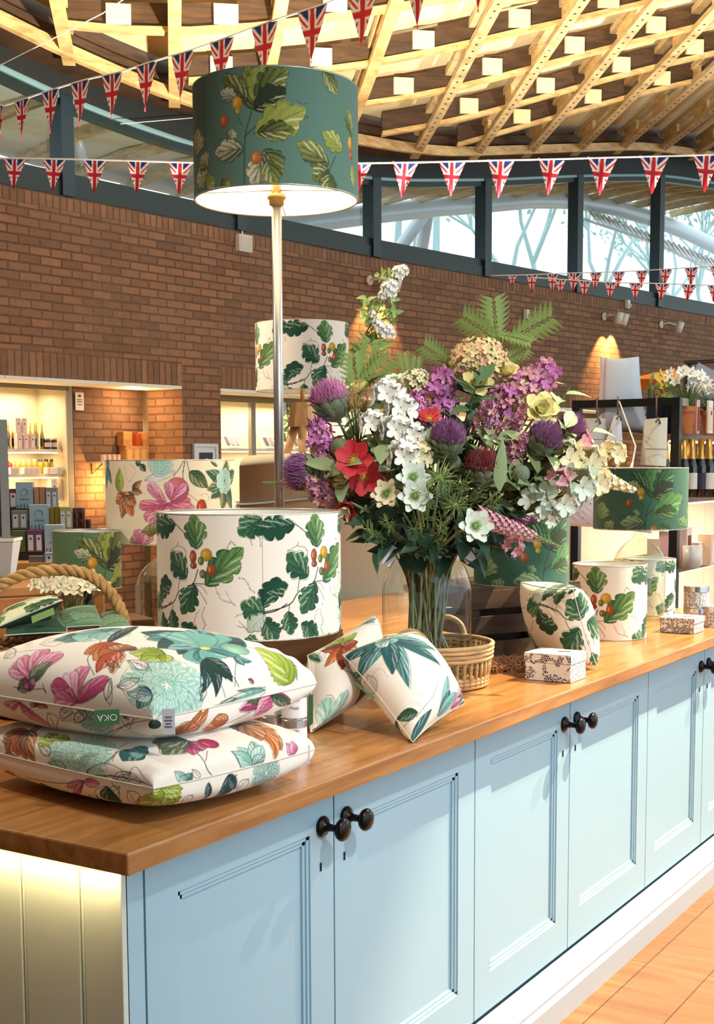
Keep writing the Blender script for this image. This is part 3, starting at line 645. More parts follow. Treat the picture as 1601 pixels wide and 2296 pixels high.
# ---- oak spray on teal / green, spread 0.707 x 0.30 m centred on the viewer's side
def paint_spray(base, dark=False):
    cv = Cv(.7069, .30, 1500, base, True)
    def q(X, Y):
        x = (X-72)/1435*2-1; return np.array([math.asin(max(-.999, min(.999, x)))*.225+.3534, (Y-60-140*math.sqrt(max(0, 1-(1-abs(x))**2))*.0)/930*.30])
    ink = rgb(28, 36, 30); hi = rgb(232, 228, 190); dk = rgb(44, 62, 40); ol = rgb(132, 142, 62); lm = rgb(164, 168, 86)
    if dark: dk = rgb(20, 50, 42); ol = rgb(58, 104, 66); lm = rgb(92, 140, 84); hi = rgb(140, 172, 140)
    st = lambda pts, w=.0022: cv.curve([q(*p) for p in pts], w, ink)
    lf = lambda a, b, wd, d=dk, l=ol, **k: cv.leaf(q(*a), q(*b), wd, 'oak', d, l, hi, ink, **k)
    def spray(dx, dy, sc, mir=1):
        T = lambda x, y: (dx+mir*(x-560)*sc, dy+(y-500)*sc)
        f = lambda a, b, wd, d=dk, l=ol, **k: lf(T(*a), T(*b), wd*sc, d, l, **k)
        st([T(525, 990), T(528, 720), T(545, 560), T(590, 420), T(600, 250)]); st([T(530, 610), T(640, 520), T(720, 480)]); st([T(525, 720), T(470, 660), T(400, 560)], .0016); st([T(510, 520), T(480, 450)], .0016)
        for p in ([(960, 330), (1010, 350), (1060, 340)], [(1000, 440), (1060, 450), (1020, 470)], [(700, 600), (770, 640), (830, 600)], [(330, 600), (280, 640), (300, 700)]): cv.wig([q(*T(*z)) for z in p], .0010, ink, .001)
        f((600, 400), (560, 60), .056, dk, lm); f((600, 330), (740, 40), .060, ol, lm); f((620, 300), (890, 90), .060, dk, ol); f((610, 400), (880, 240), .058, rgb(40, 50, 34), dk); f((560, 330), (360, 110), .046, dk, ol); f((470, 300), (330, 230), .03, rgb(90, 110, 84), hi)
        f((620, 590), (1040, 390), .078, ol, lm); f((640, 580), (950, 560), .044, rgb(40, 48, 32), ol); f((520, 700), (280, 700), .048, dk, hi); f((410, 620), (430, 540), .03, dk, hi); f((690, 720), (840, 900), .050, dk, lm); f((690, 760), (590, 1000), .052, rgb(36, 44, 32), hi); f((720, 800), (780, 1000), .044, dk, lm)
        for c, col in (((472, 340), rgb(226, 160, 54) if not dark else rgb(180, 146, 60)), ((360, 465), rgb(206, 104, 62) if not dark else rgb(140, 80, 52)), ((625, 780), rgb(200, 118, 48) if not dark else rgb(150, 90, 50))):
            cv.acorn(q(*T(*c)), .0145*sc, .0165*sc, col); 
        cv.acorn(q(*T(478, 405)), .009*sc, .009*sc, rgb(164, 160, 60))
    def twig(X, Y, s1=1):
        st([(X, Y), (X-40*s1, Y+90), (X-60*s1, Y+160)]); lf((X-60*s1, Y+80), (X-330*s1, Y-60), .052, dk, lm); lf((X-60*s1, Y+120), (X-200*s1, Y+210), .05, rgb(40, 50, 36), ol); lf((X-50*s1, Y+150), (X-70*s1, Y+320), .046, dk, ol)
        lf((X+60*s1, Y-60), (X-110*s1, Y-170), .046, ol, lm); cv.acorn(q(X+130*s1, Y-140), .012, .018, rgb(232, 160, 44)); cv.acorn(q(X+140*s1, Y-50), .010, .012, rgb(204, 80, 50)); lf((X+150*s1, Y-200), (X+100*s1, Y-420), .034, dk, lm); lf((X+150*s1, Y+20), (X+165*s1, Y+200), .028, ol, lm)
    spray(560, 500, 1.); twig(1290, 720); lf((1190, 60), (1310, 230), .034, dk, lm); lf((215, 860), (110, 860), .05, ol, hi); lf((210, 800), (150, 700), .05, dk, hi); lf((200, 960), (270, 900), .05, ol, lm); lf((110, 660), (130, 460), .07, ol, hi); lf((330, 1010), (400, 920), .03, dk, lm)
    return cv
CV_TEAL = paint_spray(rgb(92, 125, 113)); CV_EMER = paint_spray(rgb(50, 90, 80), True); CV_GREEN = paint_spray(rgb(90, 122, 86))
M_ring = mat('shade_ring_wire', C(200, 196, 186), .35, .8); M_lining = mat('shade_lining', C(244, 242, 234), .6, var=.01)
def face_dir(p): return math.atan2(CAM[1]-p[1], CAM[0]-p[0])
def shade(parent, loc, r, h, cv, uoff=0., upm=None, nth=560, nz=150, name='shade', vtop=0., seam=None):
    """printed drum shade with its foot at loc (local to parent); u runs clockwise as seen from outside"""
    th = np.linspace(0, 2*PI, nth, endpoint=False); z = np.linspace(0, h, nz); T, Z = np.meshgrid(th, z, indexing='ij')
    P = np.stack([loc[0]+r*np.cos(T), loc[1]+r*np.sin(T), loc[2]+Z], -1)
    wp = parent.location; fd = face_dir((wp[0]+loc[0], wp[1]+loc[1])); U = np.mod(T-fd+PI, 2*PI)-PI
    sc = upm if upm else .45/(2*r); u = U*r*sc+uoff
    if not cv.wrap: u = np.clip(u, 0, cv.w-1e-4)
    col = cv.sample(u, vtop+(h-Z)*sc if cv is not CV_OAK or sc != 1 else vtop+(h-Z))
    if seam is not None: col[np.abs((U-seam)*r) < .0012] *= .45
    o = dense(name, P, col, M_print, parent, True)
    b = MB(); b.lathe([(r-.003, 0), (r-.003, h)], 64, loc); b.build('lining', M_lining, o)
    for zz in (.002, h-.002): MB().tube([(loc[0]+(r-.002)*math.cos(a), loc[1]+(r-.002)*math.sin(a), loc[2]+zz) for a in np.linspace(0, 2*PI, 65)], .0028, 6, False).build('ring', M_ring, o)
    b = MB()
    for a in (0, 2*PI/3, 4*PI/3): b.tube([(loc[0]+(r-.003)*math.cos(a+.5), loc[1]+(r-.003)*math.sin(a+.5), loc[2]+.004), (loc[0], loc[1], loc[2]+.03)], .0018, 6)
    b.build('spider', M_ring, o)
    return o
def price_tag(parent, p, w_, h_, rz, nm='price_tag', up=None):
    o = MB(); Mz = rotz(rz) if up is None else up; o.box(p, (w_, .0012, h_), Mz); q = o.build(nm, M_tag, parent, True)
    Mr = Mz if up is None else up; b = MB(); sg = -1 if up is None else 1
    for zz, ww in ((.18, .5), (.05, .6), (-.08, .4), (-.2, .55)): b.box(np.array(p)+np.array(Mr @ Vector((0, sg*.001, zz*h_))), (w_*ww, .0008, h_*.05), Mr)
    b.build('printed_lines', mat('tag_ink', C(110, 112, 130), .8), q, True); return q
# ================================================================== LAMPS AND SHADES ON THE COUNTER
M_pole = mat('brushed_steel', C(168, 165, 164), .36, .75, var=.03); M_brass = mat('warm_collar', C(190, 150, 96), .4, .6)
P = at(620, 452, 3.66); lx, ly = P[0], P[1]; zb = P[2]
lt = thing('floor_lamp', 'tall lit lamp with teal oak leaf drum shade on silver pole', 'lamp', (lx, ly, HC))
MB().lathe([(0, 0), (.13, 0), (.13, .012), (.12, .02), (.02, .026), (.014, .03)], 40).build('base', M_pole, lt)
MB().cyl((0, 0, .02), (0, 0, zb-HC+.012), .0138, n=20).build('pole', M_pole, lt)
MB().lathe([(.0138, -.012), (.020, -.010), (.021, .004), (.026, .008), (.027, .018), (.014, .022), (.014, .06), (.012, .09), (0, .09)], 24, (0, 0, zb-HC+.0)).build('lamp_holder', M_brass, lt)
MB().ball((0, 0, zb-HC+.135), (.030, .030, .042)).build('bulb', mat('lit_bulb', C(255, 240, 210), .4, emit=C(255, 226, 170), es=14.), lt)
sh = shade(lt, (0, 0, zb-HC), .2265, .30, CV_TEAL, .3534, 1.0, 760, 210, seam=-.98)
tg = price_tag(sh, (lx+.06, ly-.10, zb-.02), .020, .032, .6)
light('POINT', 'floor_lamp_glow', (lx, ly, zb+.20), 11, (1.0, .84, .56), shadow_soft_size=.04)
# white oak leaf shade on its wooden crate
M_crate = wood('old_crate', C(92, 58, 34), C(134, 90, 54), (2, 9, 9), .7, .2); M_crate2 = wood('dark_crate', C(48, 36, 30), C(80, 60, 48), (2, 9, 9), .75, .2)
M_crate3 = wood('pale_crate', C(176, 130, 84), C(206, 164, 112), (2, 9, 9), .7, .15)
def crate(name, label, c, w_, d_, h_, rz, mt, nsl=3, gap=.03, group=None):
    t = thing(name, label, 'crate', c, rz, group)
    for sx in (-1, 1):
        for sy in (-1, 1): MB().box((sx*(w_/2-.02), sy*(d_/2-.022), h_/2), (.032, .032, h_-.004)).build('corner_post', mt, t)
    sh_ = (h_-gap*(nsl-1))/nsl
    for k_ in range(nsl):
        z = k_*(sh_+gap)+sh_/2
        for sy in (-1, 1): MB().box((0, sy*(d_/2-.004), z), (w_, .010, sh_)).build('slat', mt, t, bevel=.002)
        for sx in (-1, 1): MB().box((sx*(w_/2-.002), 0, z), (.010, d_-.02, sh_)).build('end_slat', mt, t, bevel=.002)
    MB().box((0, 0, .008), (w_-.02, d_-.03, .010)).build('bottom_board', mt, t)
    MB().box((0, 0, h_+.004), (w_-.004, d_, .010)).build('top_board', mt, t)
    return t
wc = at(561, 1412, 3.29); cz = wc[2]
crate('wooden_crate', 'brown wooden crate carrying the big white oak leaf shade', (wc[0]+.02, wc[1]+.03, HC), .36, .34, cz-HC-.01, -.35, M_crate, 2, .02)
t = thing('lampshade', 'big white drum shade printed with green oak leaves and acorns on crate', 'lampshade', (wc[0], wc[1], cz))
shade(t, (0, 0, 0), .2265, .295, CV_OAK, .153, 1.0, 860, 230, seam=.136)
# floral shade on a glass bottle base
M_glass = glassmat('clear_glass', (.95, .98, .97, 1), 1.6); M_gglass = glassmat('green_tinged_glass', (.84, .92, .88, 1), 1.9)
def bottle_lamp(label, x, y, zb_, r, h, cv, br, uoff, group=None, bulge=1., **k):
    t = thing('bottle_lamp', label, 'lamp', (x, y, HC)); H_ = zb_-HC
    pr_ = [(0, .004), (br*.75, .004), (br*.95, .02), (br, .06), (br, H_*.58), (br*.97, H_*.66), (br*.84, H_*.75), (br*.55, H_*.84), (br*.30, H_*.89), (br*.24, H_*.94), (br*.24, H_+.01), (br*.20, H_+.012)]
    MB().lathe([(p[0], p[1]) for p in zip(*[cr(pr_, 5)[:, i] for i in (0, 1)])], 40).build('glass_base', M_gglass, t)
    MB().lathe([(.0, .0), (br*.16, 0), (br*.16, .05), (.014, .055), (.014, .09), (0, .09)], 20, (0, 0, H_)).build('lamp_holder', M_brass, t)
    shade(t, (0, 0, H_), r, h, cv, uoff, **k); return t
CV_FL = None
# ---- botanical floral print
TD, TL = rgb(30, 92, 100), rgb(120, 184, 182); ND, NL = rgb(22, 50, 62), rgb(52, 104, 104); OD, OL = rgb(170, 62, 24), rgb(232, 150, 78); PD, PL = rgb(196, 60, 120), rgb(246, 186, 210)
LD, LL = rgb(120, 146, 30), rgb(206, 216, 96); GD, GL = rgb(26, 70, 52), rgb(84, 126, 86); AD, AL = rgb(112, 176, 164), rgb(206, 232, 220); MD, ML = rgb(120, 32, 76), rgb(206, 96, 142); RD, RL = rgb(176, 40, 40), rgb(226, 110, 80); KD, KL = rgb(236, 230, 222), rgb(250, 246, 240)
INK = rgb(30, 34, 40); CREAM = rgb(246, 238, 228)
class Map:
    """draws on a canvas in the coordinates of a measured sketch"""
    def __init__(s, cv, f, sc, warp=False): s.cv, s.f, s.sc, s.warp = cv, f, sc, warp
    def L(s, a, b, w, c=(GD, GL), kind='lance', **k):
        wd = w*s.sc
        if s.warp:
            m_ = (np.array(a)+b)/2; e = np.array(b, float)-a; e = np.array([-e[1], e[0]])/(np.hypot(*e)+1e-6)*w/2; wd = np.clip(np.hypot(*(s.f(*(m_+e))-s.f(*(m_-e))))*1.1, wd*.8, wd*3.2)
        s.cv.leaf(s.f(*a), s.f(*b), wd, kind, c[0], c[1], c[1]*.4+.6, INK, **k)
    def S(s, *p, w=3.): s.cv.curve([s.f(*q) for q in p], w*s.sc, INK, .9)
    def sk(s, a, b, w):
        a = np.array(a, float); b = np.array(b, float); e = b-a; n = np.array([-e[1], e[0]])/np.hypot(*e)*w/2
        for sg in (1, -1): s.cv.curve([s.f(*q) for q in (a, a+e*.3+n*sg, a+e*.65+n*sg*.9, b)], .0016, INK, .9)
        s.cv.curve([s.f(*q) for q in (a, a+e*.4+n*.1, a+e*.85)], .0011, INK, .8)
        for t in (.3, .5, .7): s.cv.line([s.f(*(a+e*t)), s.f(*(a+e*(t+.15)+n*.6))], .0009, INK, .7)
    def Wg(s, *p, w=1.6): s.cv.wig([s.f(*q) for q in p], w*s.sc, INK, .0008)
    def R(s, c, r, cols=(AD, AL)): s.cv.rosette(s.f(*c), r*s.sc, *cols)
    def B(s, c, rx, ry, col, a=0.): s.cv.acorn(s.f(*c), rx*s.sc, ry*s.sc, col, a)
    def F(s, c, tips, w, cols, kind='lance', **k):
        for i, t in enumerate(tips): s.L(c, t, w, cols[i % len(cols)], kind, **k)
def pillow(name, label, N, R, F_, L_, hf, hb, cvf, cvb, res=200, cat='cushion', group=None, sag=.06, pw=.42, mt=None, rnd_=0.):
    N, R, F_, L_ = [np.array(q, float) for q in (N, R, F_, L_)]; c0 = (N+R+F_+L_)/4
    root = thing(name, label, cat, c0, 0, group)
    U, V, P, n, env = pillow_pts(N, R, F_, L_, hf, hb, res, sag, pw, rnd_); P = P-c0; wr = 0
    for nm, h, cv, fl in (('front_panel', hf, cvf, False), ('back_panel', -hb, cvb, True)):
        col = cv.sample((1+U)/2*cv.w, (1+V)/2*cv.h)
        o = dense(nm, P+n*((env+wr)*h)[..., None], col, mt or M_cotton, root, flip=fl)
    e = [P[:, 0], P[-1, :], P[::-1, -1], P[0, ::-1]]; pts = np.vstack([q[::max(1, res//40)] for q in e])
    MB().tube(list(pts)+[pts[0]], .0016, 6, False).build('seam_piping', mat('cream_piping', C(232, 222, 212), .8), root)
    return root, c0, n
def inv_uv(N, R, L_, S_, z):
    """sketch pixel -> metres on the cushion face"""
    A = np.array([(R-N)[:2]/S_, (L_-N)[:2]/S_]).T
    def f(px, py):
        p = onz(px, py, z)[:2]; return np.linalg.solve(A, p-N[:2])
    return f
ZX = lambda X, Y: (X/2.2236, 1350+Y/2.2236)
# ---- two big cushions stacked at the counter corner
def sq(N, ang, Su, Sv, z):
    e = np.array([math.cos(ang), math.sin(ang), 0])*Su; g = np.array([-math.sin(ang), math.cos(ang), 0])*Sv; N = np.array([N[0], N[1], z]); return N, N+e, N+e+g, N+g
S1 = .50
T4 = sq((1.685, 1.460), -.075, .475, .56, 1.098); B4 = sq((1.640, 1.424), -.15, .43, .56, .990)
def edge_remap(h, half, pw):
    u = np.sin(np.linspace(-1, 1, 4001)*PI/2); y = h*np.clip(1-u**2, 0, 1)**pw; d = np.hypot(np.diff(u)*half, np.diff(y)); s = np.concatenate([[0], np.cumsum(d)]); return u, s/s[-1]*2-1
def pillow_pts(N, R, F_, L_, hf, hb, res, sag, pw, rnd_):
    ru, rt = edge_remap((hf+hb)/2, np.linalg.norm(R-N)/2, pw); tt = np.linspace(-1, 1, res); g = np.interp(tt, rt, ru); U, V = np.meshgrid(g, g, indexing='ij')
    k = 1-rnd_*(U*V)**2; Us = U*k*(1-sag*(1-V**2)*np.abs(U)**2); Vs = V*k*(1-sag*(1-U**2)*np.abs(V)**2); a, b = (1+Us)/2, (1+Vs)/2
    P = ((1-a)*(1-b))[..., None]*N+(a*(1-b))[..., None]*R+(a*b)[..., None]*F_+((1-a)*b)[..., None]*L_
    n = np.cross(R-N, L_-N); n /= np.linalg.norm(n); env = np.clip((1-U**2)*(1-V**2), 0, 1)**pw
    wr = .035*np.sin(9*U+5*V)*np.sin(7*V-3*U+1)*env*(1-env)+.05*np.exp(-((np.abs(U)-np.abs(V))*5)**2)*np.sin(30*(np.abs(U)+np.abs(V)))*np.clip(np.abs(U*V), 0, 1)*env
    TU, TV = np.meshgrid(tt, tt, indexing='ij'); return TU, TV, P, n, env+wr
def surf_map(Q, h, S_, pw, sag, rnd_, sgn):
    Q = [np.array(q, float) for q in Q]; U, V, P, n, e = pillow_pts(Q[0], Q[1], Q[2], Q[3], h, h, 160, sag, pw, rnd_); X = P+n*(sgn*h*e)[..., None]
    d = X-CAM; z = d@cF; px = 800.5+FPX*(d@cR)/z; py = CYP-FPX*(d@cU)/z
    gu = np.gradient(X, axis=0); gv = np.gradient(X, axis=1); vis = (np.cross(gu, gv)*sgn*d).sum(-1) < 0
    px = np.where(vis, px, 1e6).ravel(); py = py.ravel(); uu = ((1+U)/2*S_).ravel(); vv = ((1+V)/2*S_).ravel()
    def f(x, y):
        r = (px-x)**2+(py-y)**2; i = np.argpartition(r, 4)[:4]; w_ = 1/(r[i]+1); w_ /= w_.sum(); return np.array([(uu[i]*w_).sum(), (vv[i]*w_).sum()])
    return lambda X_, Y_: f(*ZX(X_, Y_))
PW, SG, RD = .30, .03, .05
ft = surf_map(T4, .112, S1, PW, SG, RD, 1); fb = surf_map(T4, .078, S1, PW, SG, RD, -1)
ca = Cv(S1, S1, 1500, CREAM); cb_ = Cv(S1, S1, 1500, CREAM); A = Map(ca, ft, .00050, True); Bm = Map(cb_, fb, .00046, True)
A.S((1030, 240), (1060, 350), (1120, 480)); A.S((1200, 280), (1180, 350), (1170, 430)); A.S((480, 170), (500, 205), (540, 215)); A.S((1080, 205), (1290, 240)); A.S((1460, 290), (1485, 340), (1488, 390), w=6); A.S((870, 540), (990, 470), (1010, 360))
A.F((1020, 190), [(700, 150), (730, 190), (790, 235), (820, 160), (900, 270), (1210, 175), (1180, 150)], 62, [(ND, NL), (TD, TL)])
A.F((1020, 240), [(900, 200), (960, 310), (1040, 330), (1110, 300), (1130, 220), (1090, 160), (1000, 140), (920, 150)], 105, [(TD, TL), (AD, TL)], 'petal')
A.F((1040, 290), [(1000, 470), (1070, 480), (1130, 400), (1160, 410)], 60, [(ND, NL), (GD, ND)]); A.B((1035, 235), 22, 16, rgb(210, 225, 140))
A.F((520, 150), [(250, 200), (310, 210), (400, 205), (430, 140), (600, 150), (570, 190)], 50, [(TD, TL), (ND, TL), (AD, AL)]); A.F((530, 210), [(700, 115), (690, 125)], 12, [(ND, ND)])
A.F((600, 215), [(410, 270), (460, 305), (500, 300)], 66, [(OD, OL), (rgb(190, 90, 30), rgb(236, 176, 110))], 'serr'); A.F((590, 250), [(560, 375), (480, 370), (630, 215)], 64, [(RD, OL), (OD, RL)], 'serr')
A.F((150, 400), [(40, 330), (90, 280), (210, 240), (270, 260), (300, 260)], 84, [(PD, PL), (rgb(220, 90, 140), PL)], 'petal'); A.F((140, 410), [(80, 440), (110, 430), (250, 310), (170, 430)], 54, [(GD, rgb(150, 160, 120)), (MD, ML)]); A.S((0, 300), (60, 260), (180, 245)); A.S((60, 430), (150, 440), (215, 440))
A.F((390, 505), [(420, 330), (345, 360), (260, 410), (320, 470), (500, 420), (550, 400), (270, 480)], 92, [(PD, PL), (rgb(232, 150, 186), rgb(252, 220, 232)), (PD, ML)], 'petal')
A.R((830, 430), 150); A.F((760, 480), [(640, 470), (700, 540), (690, 500)], 60, [(TD, AL), (GD, AD)]); A.L((740, 340), (630, 300), 50, (KD, KL)); A.L((700, 430), (590, 440), 50, (KD, KL)); A.Wg((600, 440), (660, 400), (740, 410)); A.Wg((640, 310), (700, 330), (760, 370)); A.Wg((560, 480), (590, 430), (640, 440))
A.F((830, 270), [(640, 260), (700, 300), (830, 310)], 62, [(LD, LL)], 'serr'); A.L((1455, 410), (1290, 230), 120, (LD, LL), 'serr'); A.B((1190, 240), 52, 42, rgb(150, 206, 180)); A.F((1180, 290), [(1270, 310), (1230, 330)], 26, [(TD, TL)])
A.L((560, 520), (550, 400), 36, (KD, KL)); A.L((1270, 410), (1240, 395), 16, (MD, ML)); A.F((1330, 440), [(1180, 450), (1090, 520)], 20, [(AD, AL)])
Bm.F((100, 500), [(30, 520), (60, 540), (200, 600), (260, 620)], 50, [(PD, PL)], 'petal'); Bm.F((170, 470), [(240, 530), (180, 530)], 36, [(RD, RL)]); Bm.L((560, 430), (500, 520), 40, (KD, KL)); Bm.R((460, 580), 85, (TD, AL)); Bm.F((400, 560), [(300, 540), (310, 600), (380, 610)], 40, [(KD, KL)]); Bm.Wg((300, 530), (360, 560), (400, 610), (300, 600)); Bm.B((770, 615), 55, 45, rgb(40, 88, 66)); Bm.S((540, 680), (640, 600), (720, 545), (800, 560)); Bm.S((600, 640), (700, 660), (800, 670))
Bm.F((870, 665), [(1040, 510), (1010, 520), (960, 600)], 60, [(OD, OL), (rgb(150, 70, 30), OL)], 'serr'); Bm.F((1130, 600), [(1000, 640), (1060, 600)], 36, [(OD, OL)]); Bm.F((1345, 470), [(1190, 550), (1230, 500), (1250, 580), (1440, 500), (1430, 520)], 60, [(MD, ML), (GD, rgb(120, 130, 90)), (PD, PL)]); Bm.S((1340, 425), (1345, 480)); Bm.F((620, 560), [(600, 500), (640, 490)], 40, [(TD, AL)])
for q in (((640, 300), (760, 350), 40), ((590, 440), (700, 400), 46), ((540, 500), (555, 395), 36), ((1010, 420), (1000, 500), 34), ((1180, 480), (1060, 540), 26), ((300, 200), (180, 215), 36), ((870, 150), (720, 175), 40), ((1250, 160), (1110, 140), 36), ((60, 250), (0, 290), 40), ((520, 300), (600, 340), 30)): A.sk(*q)
A.S((210, 420), (230, 460), (215, 440)); A.S((1020, 330), (1000, 400), (990, 500), w=4); A.S((1090, 330), (1160, 380), (1190, 430), w=4); A.S((450, 260), (430, 300), (470, 380))
for q in (((350, 520), (300, 590), 50), ((420, 540), (370, 610), 50), ((600, 520), (640, 640), 60), ((240, 560), (300, 640), 40), ((960, 600), (880, 660), 30), ((1380, 480), (1280, 560), 40)): Bm.sk(*q)
Bm.S((480, 690), (620, 620), (760, 560), w=5); Bm.S((1240, 560), (1130, 610), (1060, 630), w=4); Bm.S((220, 470), (180, 520), (120, 560))
top_c, cc, _ = pillow('cushion', 'white botanical floral cushion lying on top of the corner stack', T4[0], T4[1], T4[2], T4[3], .112, .078, ca, cb_, 380, sag=SG, pw=PW, rnd_=RD, group='stacked floral cushions')
ft2 = surf_map(B4, .062, S1, .24, SG, .07, 1); fb2 = surf_map(B4, .070, S1, .24, SG, .07, -1)
ca = Cv(S1, S1, 1500, CREAM); cb_ = Cv(S1, S1, 1500, CREAM); A = Map(ca, ft2, .00050, True); Bm = Map(cb_, fb2, .00046, True)
A.F((150, 640), [(20, 700), (40, 760), (90, 770), (190, 640), (130, 830), (170, 830)], 80, [(OD, OL), (RD, OL)], 'serr'); A.R((390, 765), 130); A.L((700, 740), (610, 790), 70, (TD, NL)); A.L((740, 750), (640, 740), 60, (TD, TL)); A.S((430, 840), (520, 800), (600, 830), (720, 900)); A.S((560, 790), (600, 720), (640, 700)); A.S((640, 850), (680, 820), (740, 900)); A.F((280, 690), [(190, 680), (250, 650), (330, 660)], 50, [(LD, LL), (GD, LL)], 'serr')
A.F((940, 690), [(790, 730), (810, 760), (960, 760), (1000, 740), (760, 700)], 60, [(MD, ML), (GD, rgb(130, 140, 100)), (PD, ML)]); A.S((980, 750), (1030, 820), (1060, 870), w=5); A.S((1030, 740), (1025, 790)); A.B((1035, 700), 36, 36, rgb(190, 50, 100)); A.F((1260, 830), [(1180, 720), (1250, 690), (1300, 710), (1320, 760), (1150, 740)], 62, [(AD, AL), (TD, AL)]); A.F((1180, 600), [(1370, 640), (1400, 740), (1370, 790), (1300, 690)], 56, [(OD, OL), (RD, OL)], 'serr'); A.F((1460, 760), [(1420, 700), (1450, 690)], 40, [(PD, PL)]); A.F((930, 900), [(870, 840), (960, 850), (900, 870)], 44, [(AD, AL), (GD, AD)]); A.Wg((200, 730), (240, 760), (300, 830)); A.L((250, 760), (210, 720), 40, (KD, KL)); A.F((0, 860), [(60, 880)], 40, [(RD, RL)]); A.F((580, 880), [(520, 870), (640, 900), (680, 870)], 34, [(KD, KL)])
Bm.F((200, 930), [(300, 1000), (270, 930)], 62, [(GD, GL), (TD, GL)]); Bm.F((420, 895), [(330, 920), (370, 960), (500, 905)], 36, [(PD, PL)]); Bm.S((415, 900), (400, 960), (385, 990)); Bm.B((390, 990), 30, 26, rgb(180, 40, 70)); Bm.F((540, 920), [(500, 1000), (560, 1040), (600, 1000)], 62, [(GD, rgb(80, 90, 50)), (KD, KL)]); Bm.F((800, 930), [(700, 1010), (760, 1040), (830, 1030), (900, 960), (910, 930), (720, 960)], 80, [(LD, LL)], 'serr'); Bm.F((1140, 860), [(1100, 1000), (1060, 980), (1170, 930)], 40, [(ND, NL)]); Bm.R((1330, 850), 80, (TD, AL)); Bm.F((980, 1000), [(900, 1020), (960, 1010)], 26, [(TD, TL)]); Bm.F((60, 850), [(0, 880), (40, 900)], 40, [(OD, OL)]); Bm.F((1040, 900), [(1020, 960), (1000, 990)], 20, [(ND, NL)])
for q in (((250, 760), (200, 700), 46), ((330, 830), (240, 800), 46), ((560, 880), (650, 850), 46), ((700, 900), (600, 840), 40), ((1000, 880), (960, 830), 30), ((1420, 800), (1480, 760), 30), ((60, 700), (0, 660), 40)): A.sk(*q)
A.S((440, 830), (440, 880), (600, 870), (760, 920), w=5); A.S((520, 800), (560, 770), (600, 735), w=5); A.S((0, 840), (120, 870), (240, 880), w=4); A.S((1150, 740), (1190, 790), (1200, 830), w=4)
for q in (((440, 960), (520, 1020), 30), ((640, 940), (700, 1010), 50), ((330, 950), (260, 1010), 40), ((600, 920), (520, 980), 46), ((960, 960), (900, 1010), 30), ((1240, 880), (1180, 940), 36)): Bm.sk(*q)
Bm.S((130, 870), (300, 900), (420, 890), w=4); Bm.S((1180, 860), (1120, 920), (1030, 990), w=5); Bm.S((560, 900), (600, 960), (560, 1030), w=4)
bot_c, cc2, _ = pillow('cushion', 'white botanical floral cushion underneath, pressed flat on the worktop', B4[0], B4[1], B4[2], B4[3], .062, .070, ca, cb_, 380, sag=SG, pw=.24, rnd_=.07, group='stacked floral cushions')
def text_mesh(name, cu, mt):
    o = bpy.data.objects.new(name, cu); COL.objects.link(o); bpy.context.view_layer.update()
    me = bpy.data.meshes.new_from_object(o.evaluated_get(bpy.context.evaluated_depsgraph_get())); bpy.data.objects.remove(o); me.materials.clear(); me.materials.append(mt)
    q = bpy.data.objects.new(name, me); COL.objects.link(q); return q
def brand_label(parent, p, w_, h_, rz, txt=True):
    """sewn green label with pale lettering"""
    o = MB(); o.box(p, (w_, .0016, h_), rotz(rz)); lab = o.build('sewn_label', mat('green_label', C(52, 100, 62), .7), parent, True)
    if txt:
        cu = bpy.data.curves.new('lettering', 'FONT'); cu.body = 'OKA'; cu.size = h_*.62; cu.extrude = .0002; cu.align_x = 'CENTER'; cu.align_y = 'CENTER'
        q = text_mesh('lettering', cu, mat('label_thread', C(206, 220, 190), .8)); q.parent = lab
        l = np.array(parent.location); d = np.array([math.sin(rz), -math.cos(rz), 0])*.0018
        q.location = tuple(np.array(p)-l+d); q.rotation_euler = (PI/2, PI, rz)
    return lab
v = np.array([math.cos(-YAW), math.sin(-YAW), 0])
p = at(240, 1608, 2.262); brand_label(top_c, p, .042, .026, -YAW+.25)
p = at(378, 1618, 2.245); price_tag(top_c, p, .022, .044, -YAW-.1)
p = at(684, 1692, 2.50); price_tag(bot_c, p, .018, .036, -YAW-.1)
# ---- two smaller cushions leaning by the basket
def affine(A0, B0, D0, S_):
    M_ = np.linalg.inv(np.array([np.array(B0)-A0, np.array(D0)-A0]).T.astype(float)); return lambda px, py: (M_@(np.array([px, py])-np.array(A0)))*S_
Z5 = lambda X, Y: (640+X/3.48, 1150+Y/3.48)
S2 = .29; N = at(925, 1664, 2.90); R = at(1040, 1578, 3.10); L_ = at(768, 1468, 3.06); Fv = at(925, 1424, 3.24)
f0 = affine((925, 1664), (1040, 1578), (768, 1468), S2); ca = Cv(S2, S2, 1700, CREAM); A = Map(ca, lambda X, Y: f0(*Z5(X, Y)), .00042)
A.F((720, 1140), [(490, 1200), (590, 1330), (640, 1220), (880, 1480), (1040, 1350), (1000, 1230), (780, 1390)], 92, [(TD, NL), (ND, TL)]); A.F((720, 1130), [(580, 1060), (640, 1090), (780, 1060), (820, 1110), (760, 1180), (680, 1190)], 92, [(AD, TL), (TD, AL)], 'petal'); A.F((985, 1070), [(1165, 1320), (1110, 1200)], 76, [(OD, OL), (RD, OL)], 'serr')
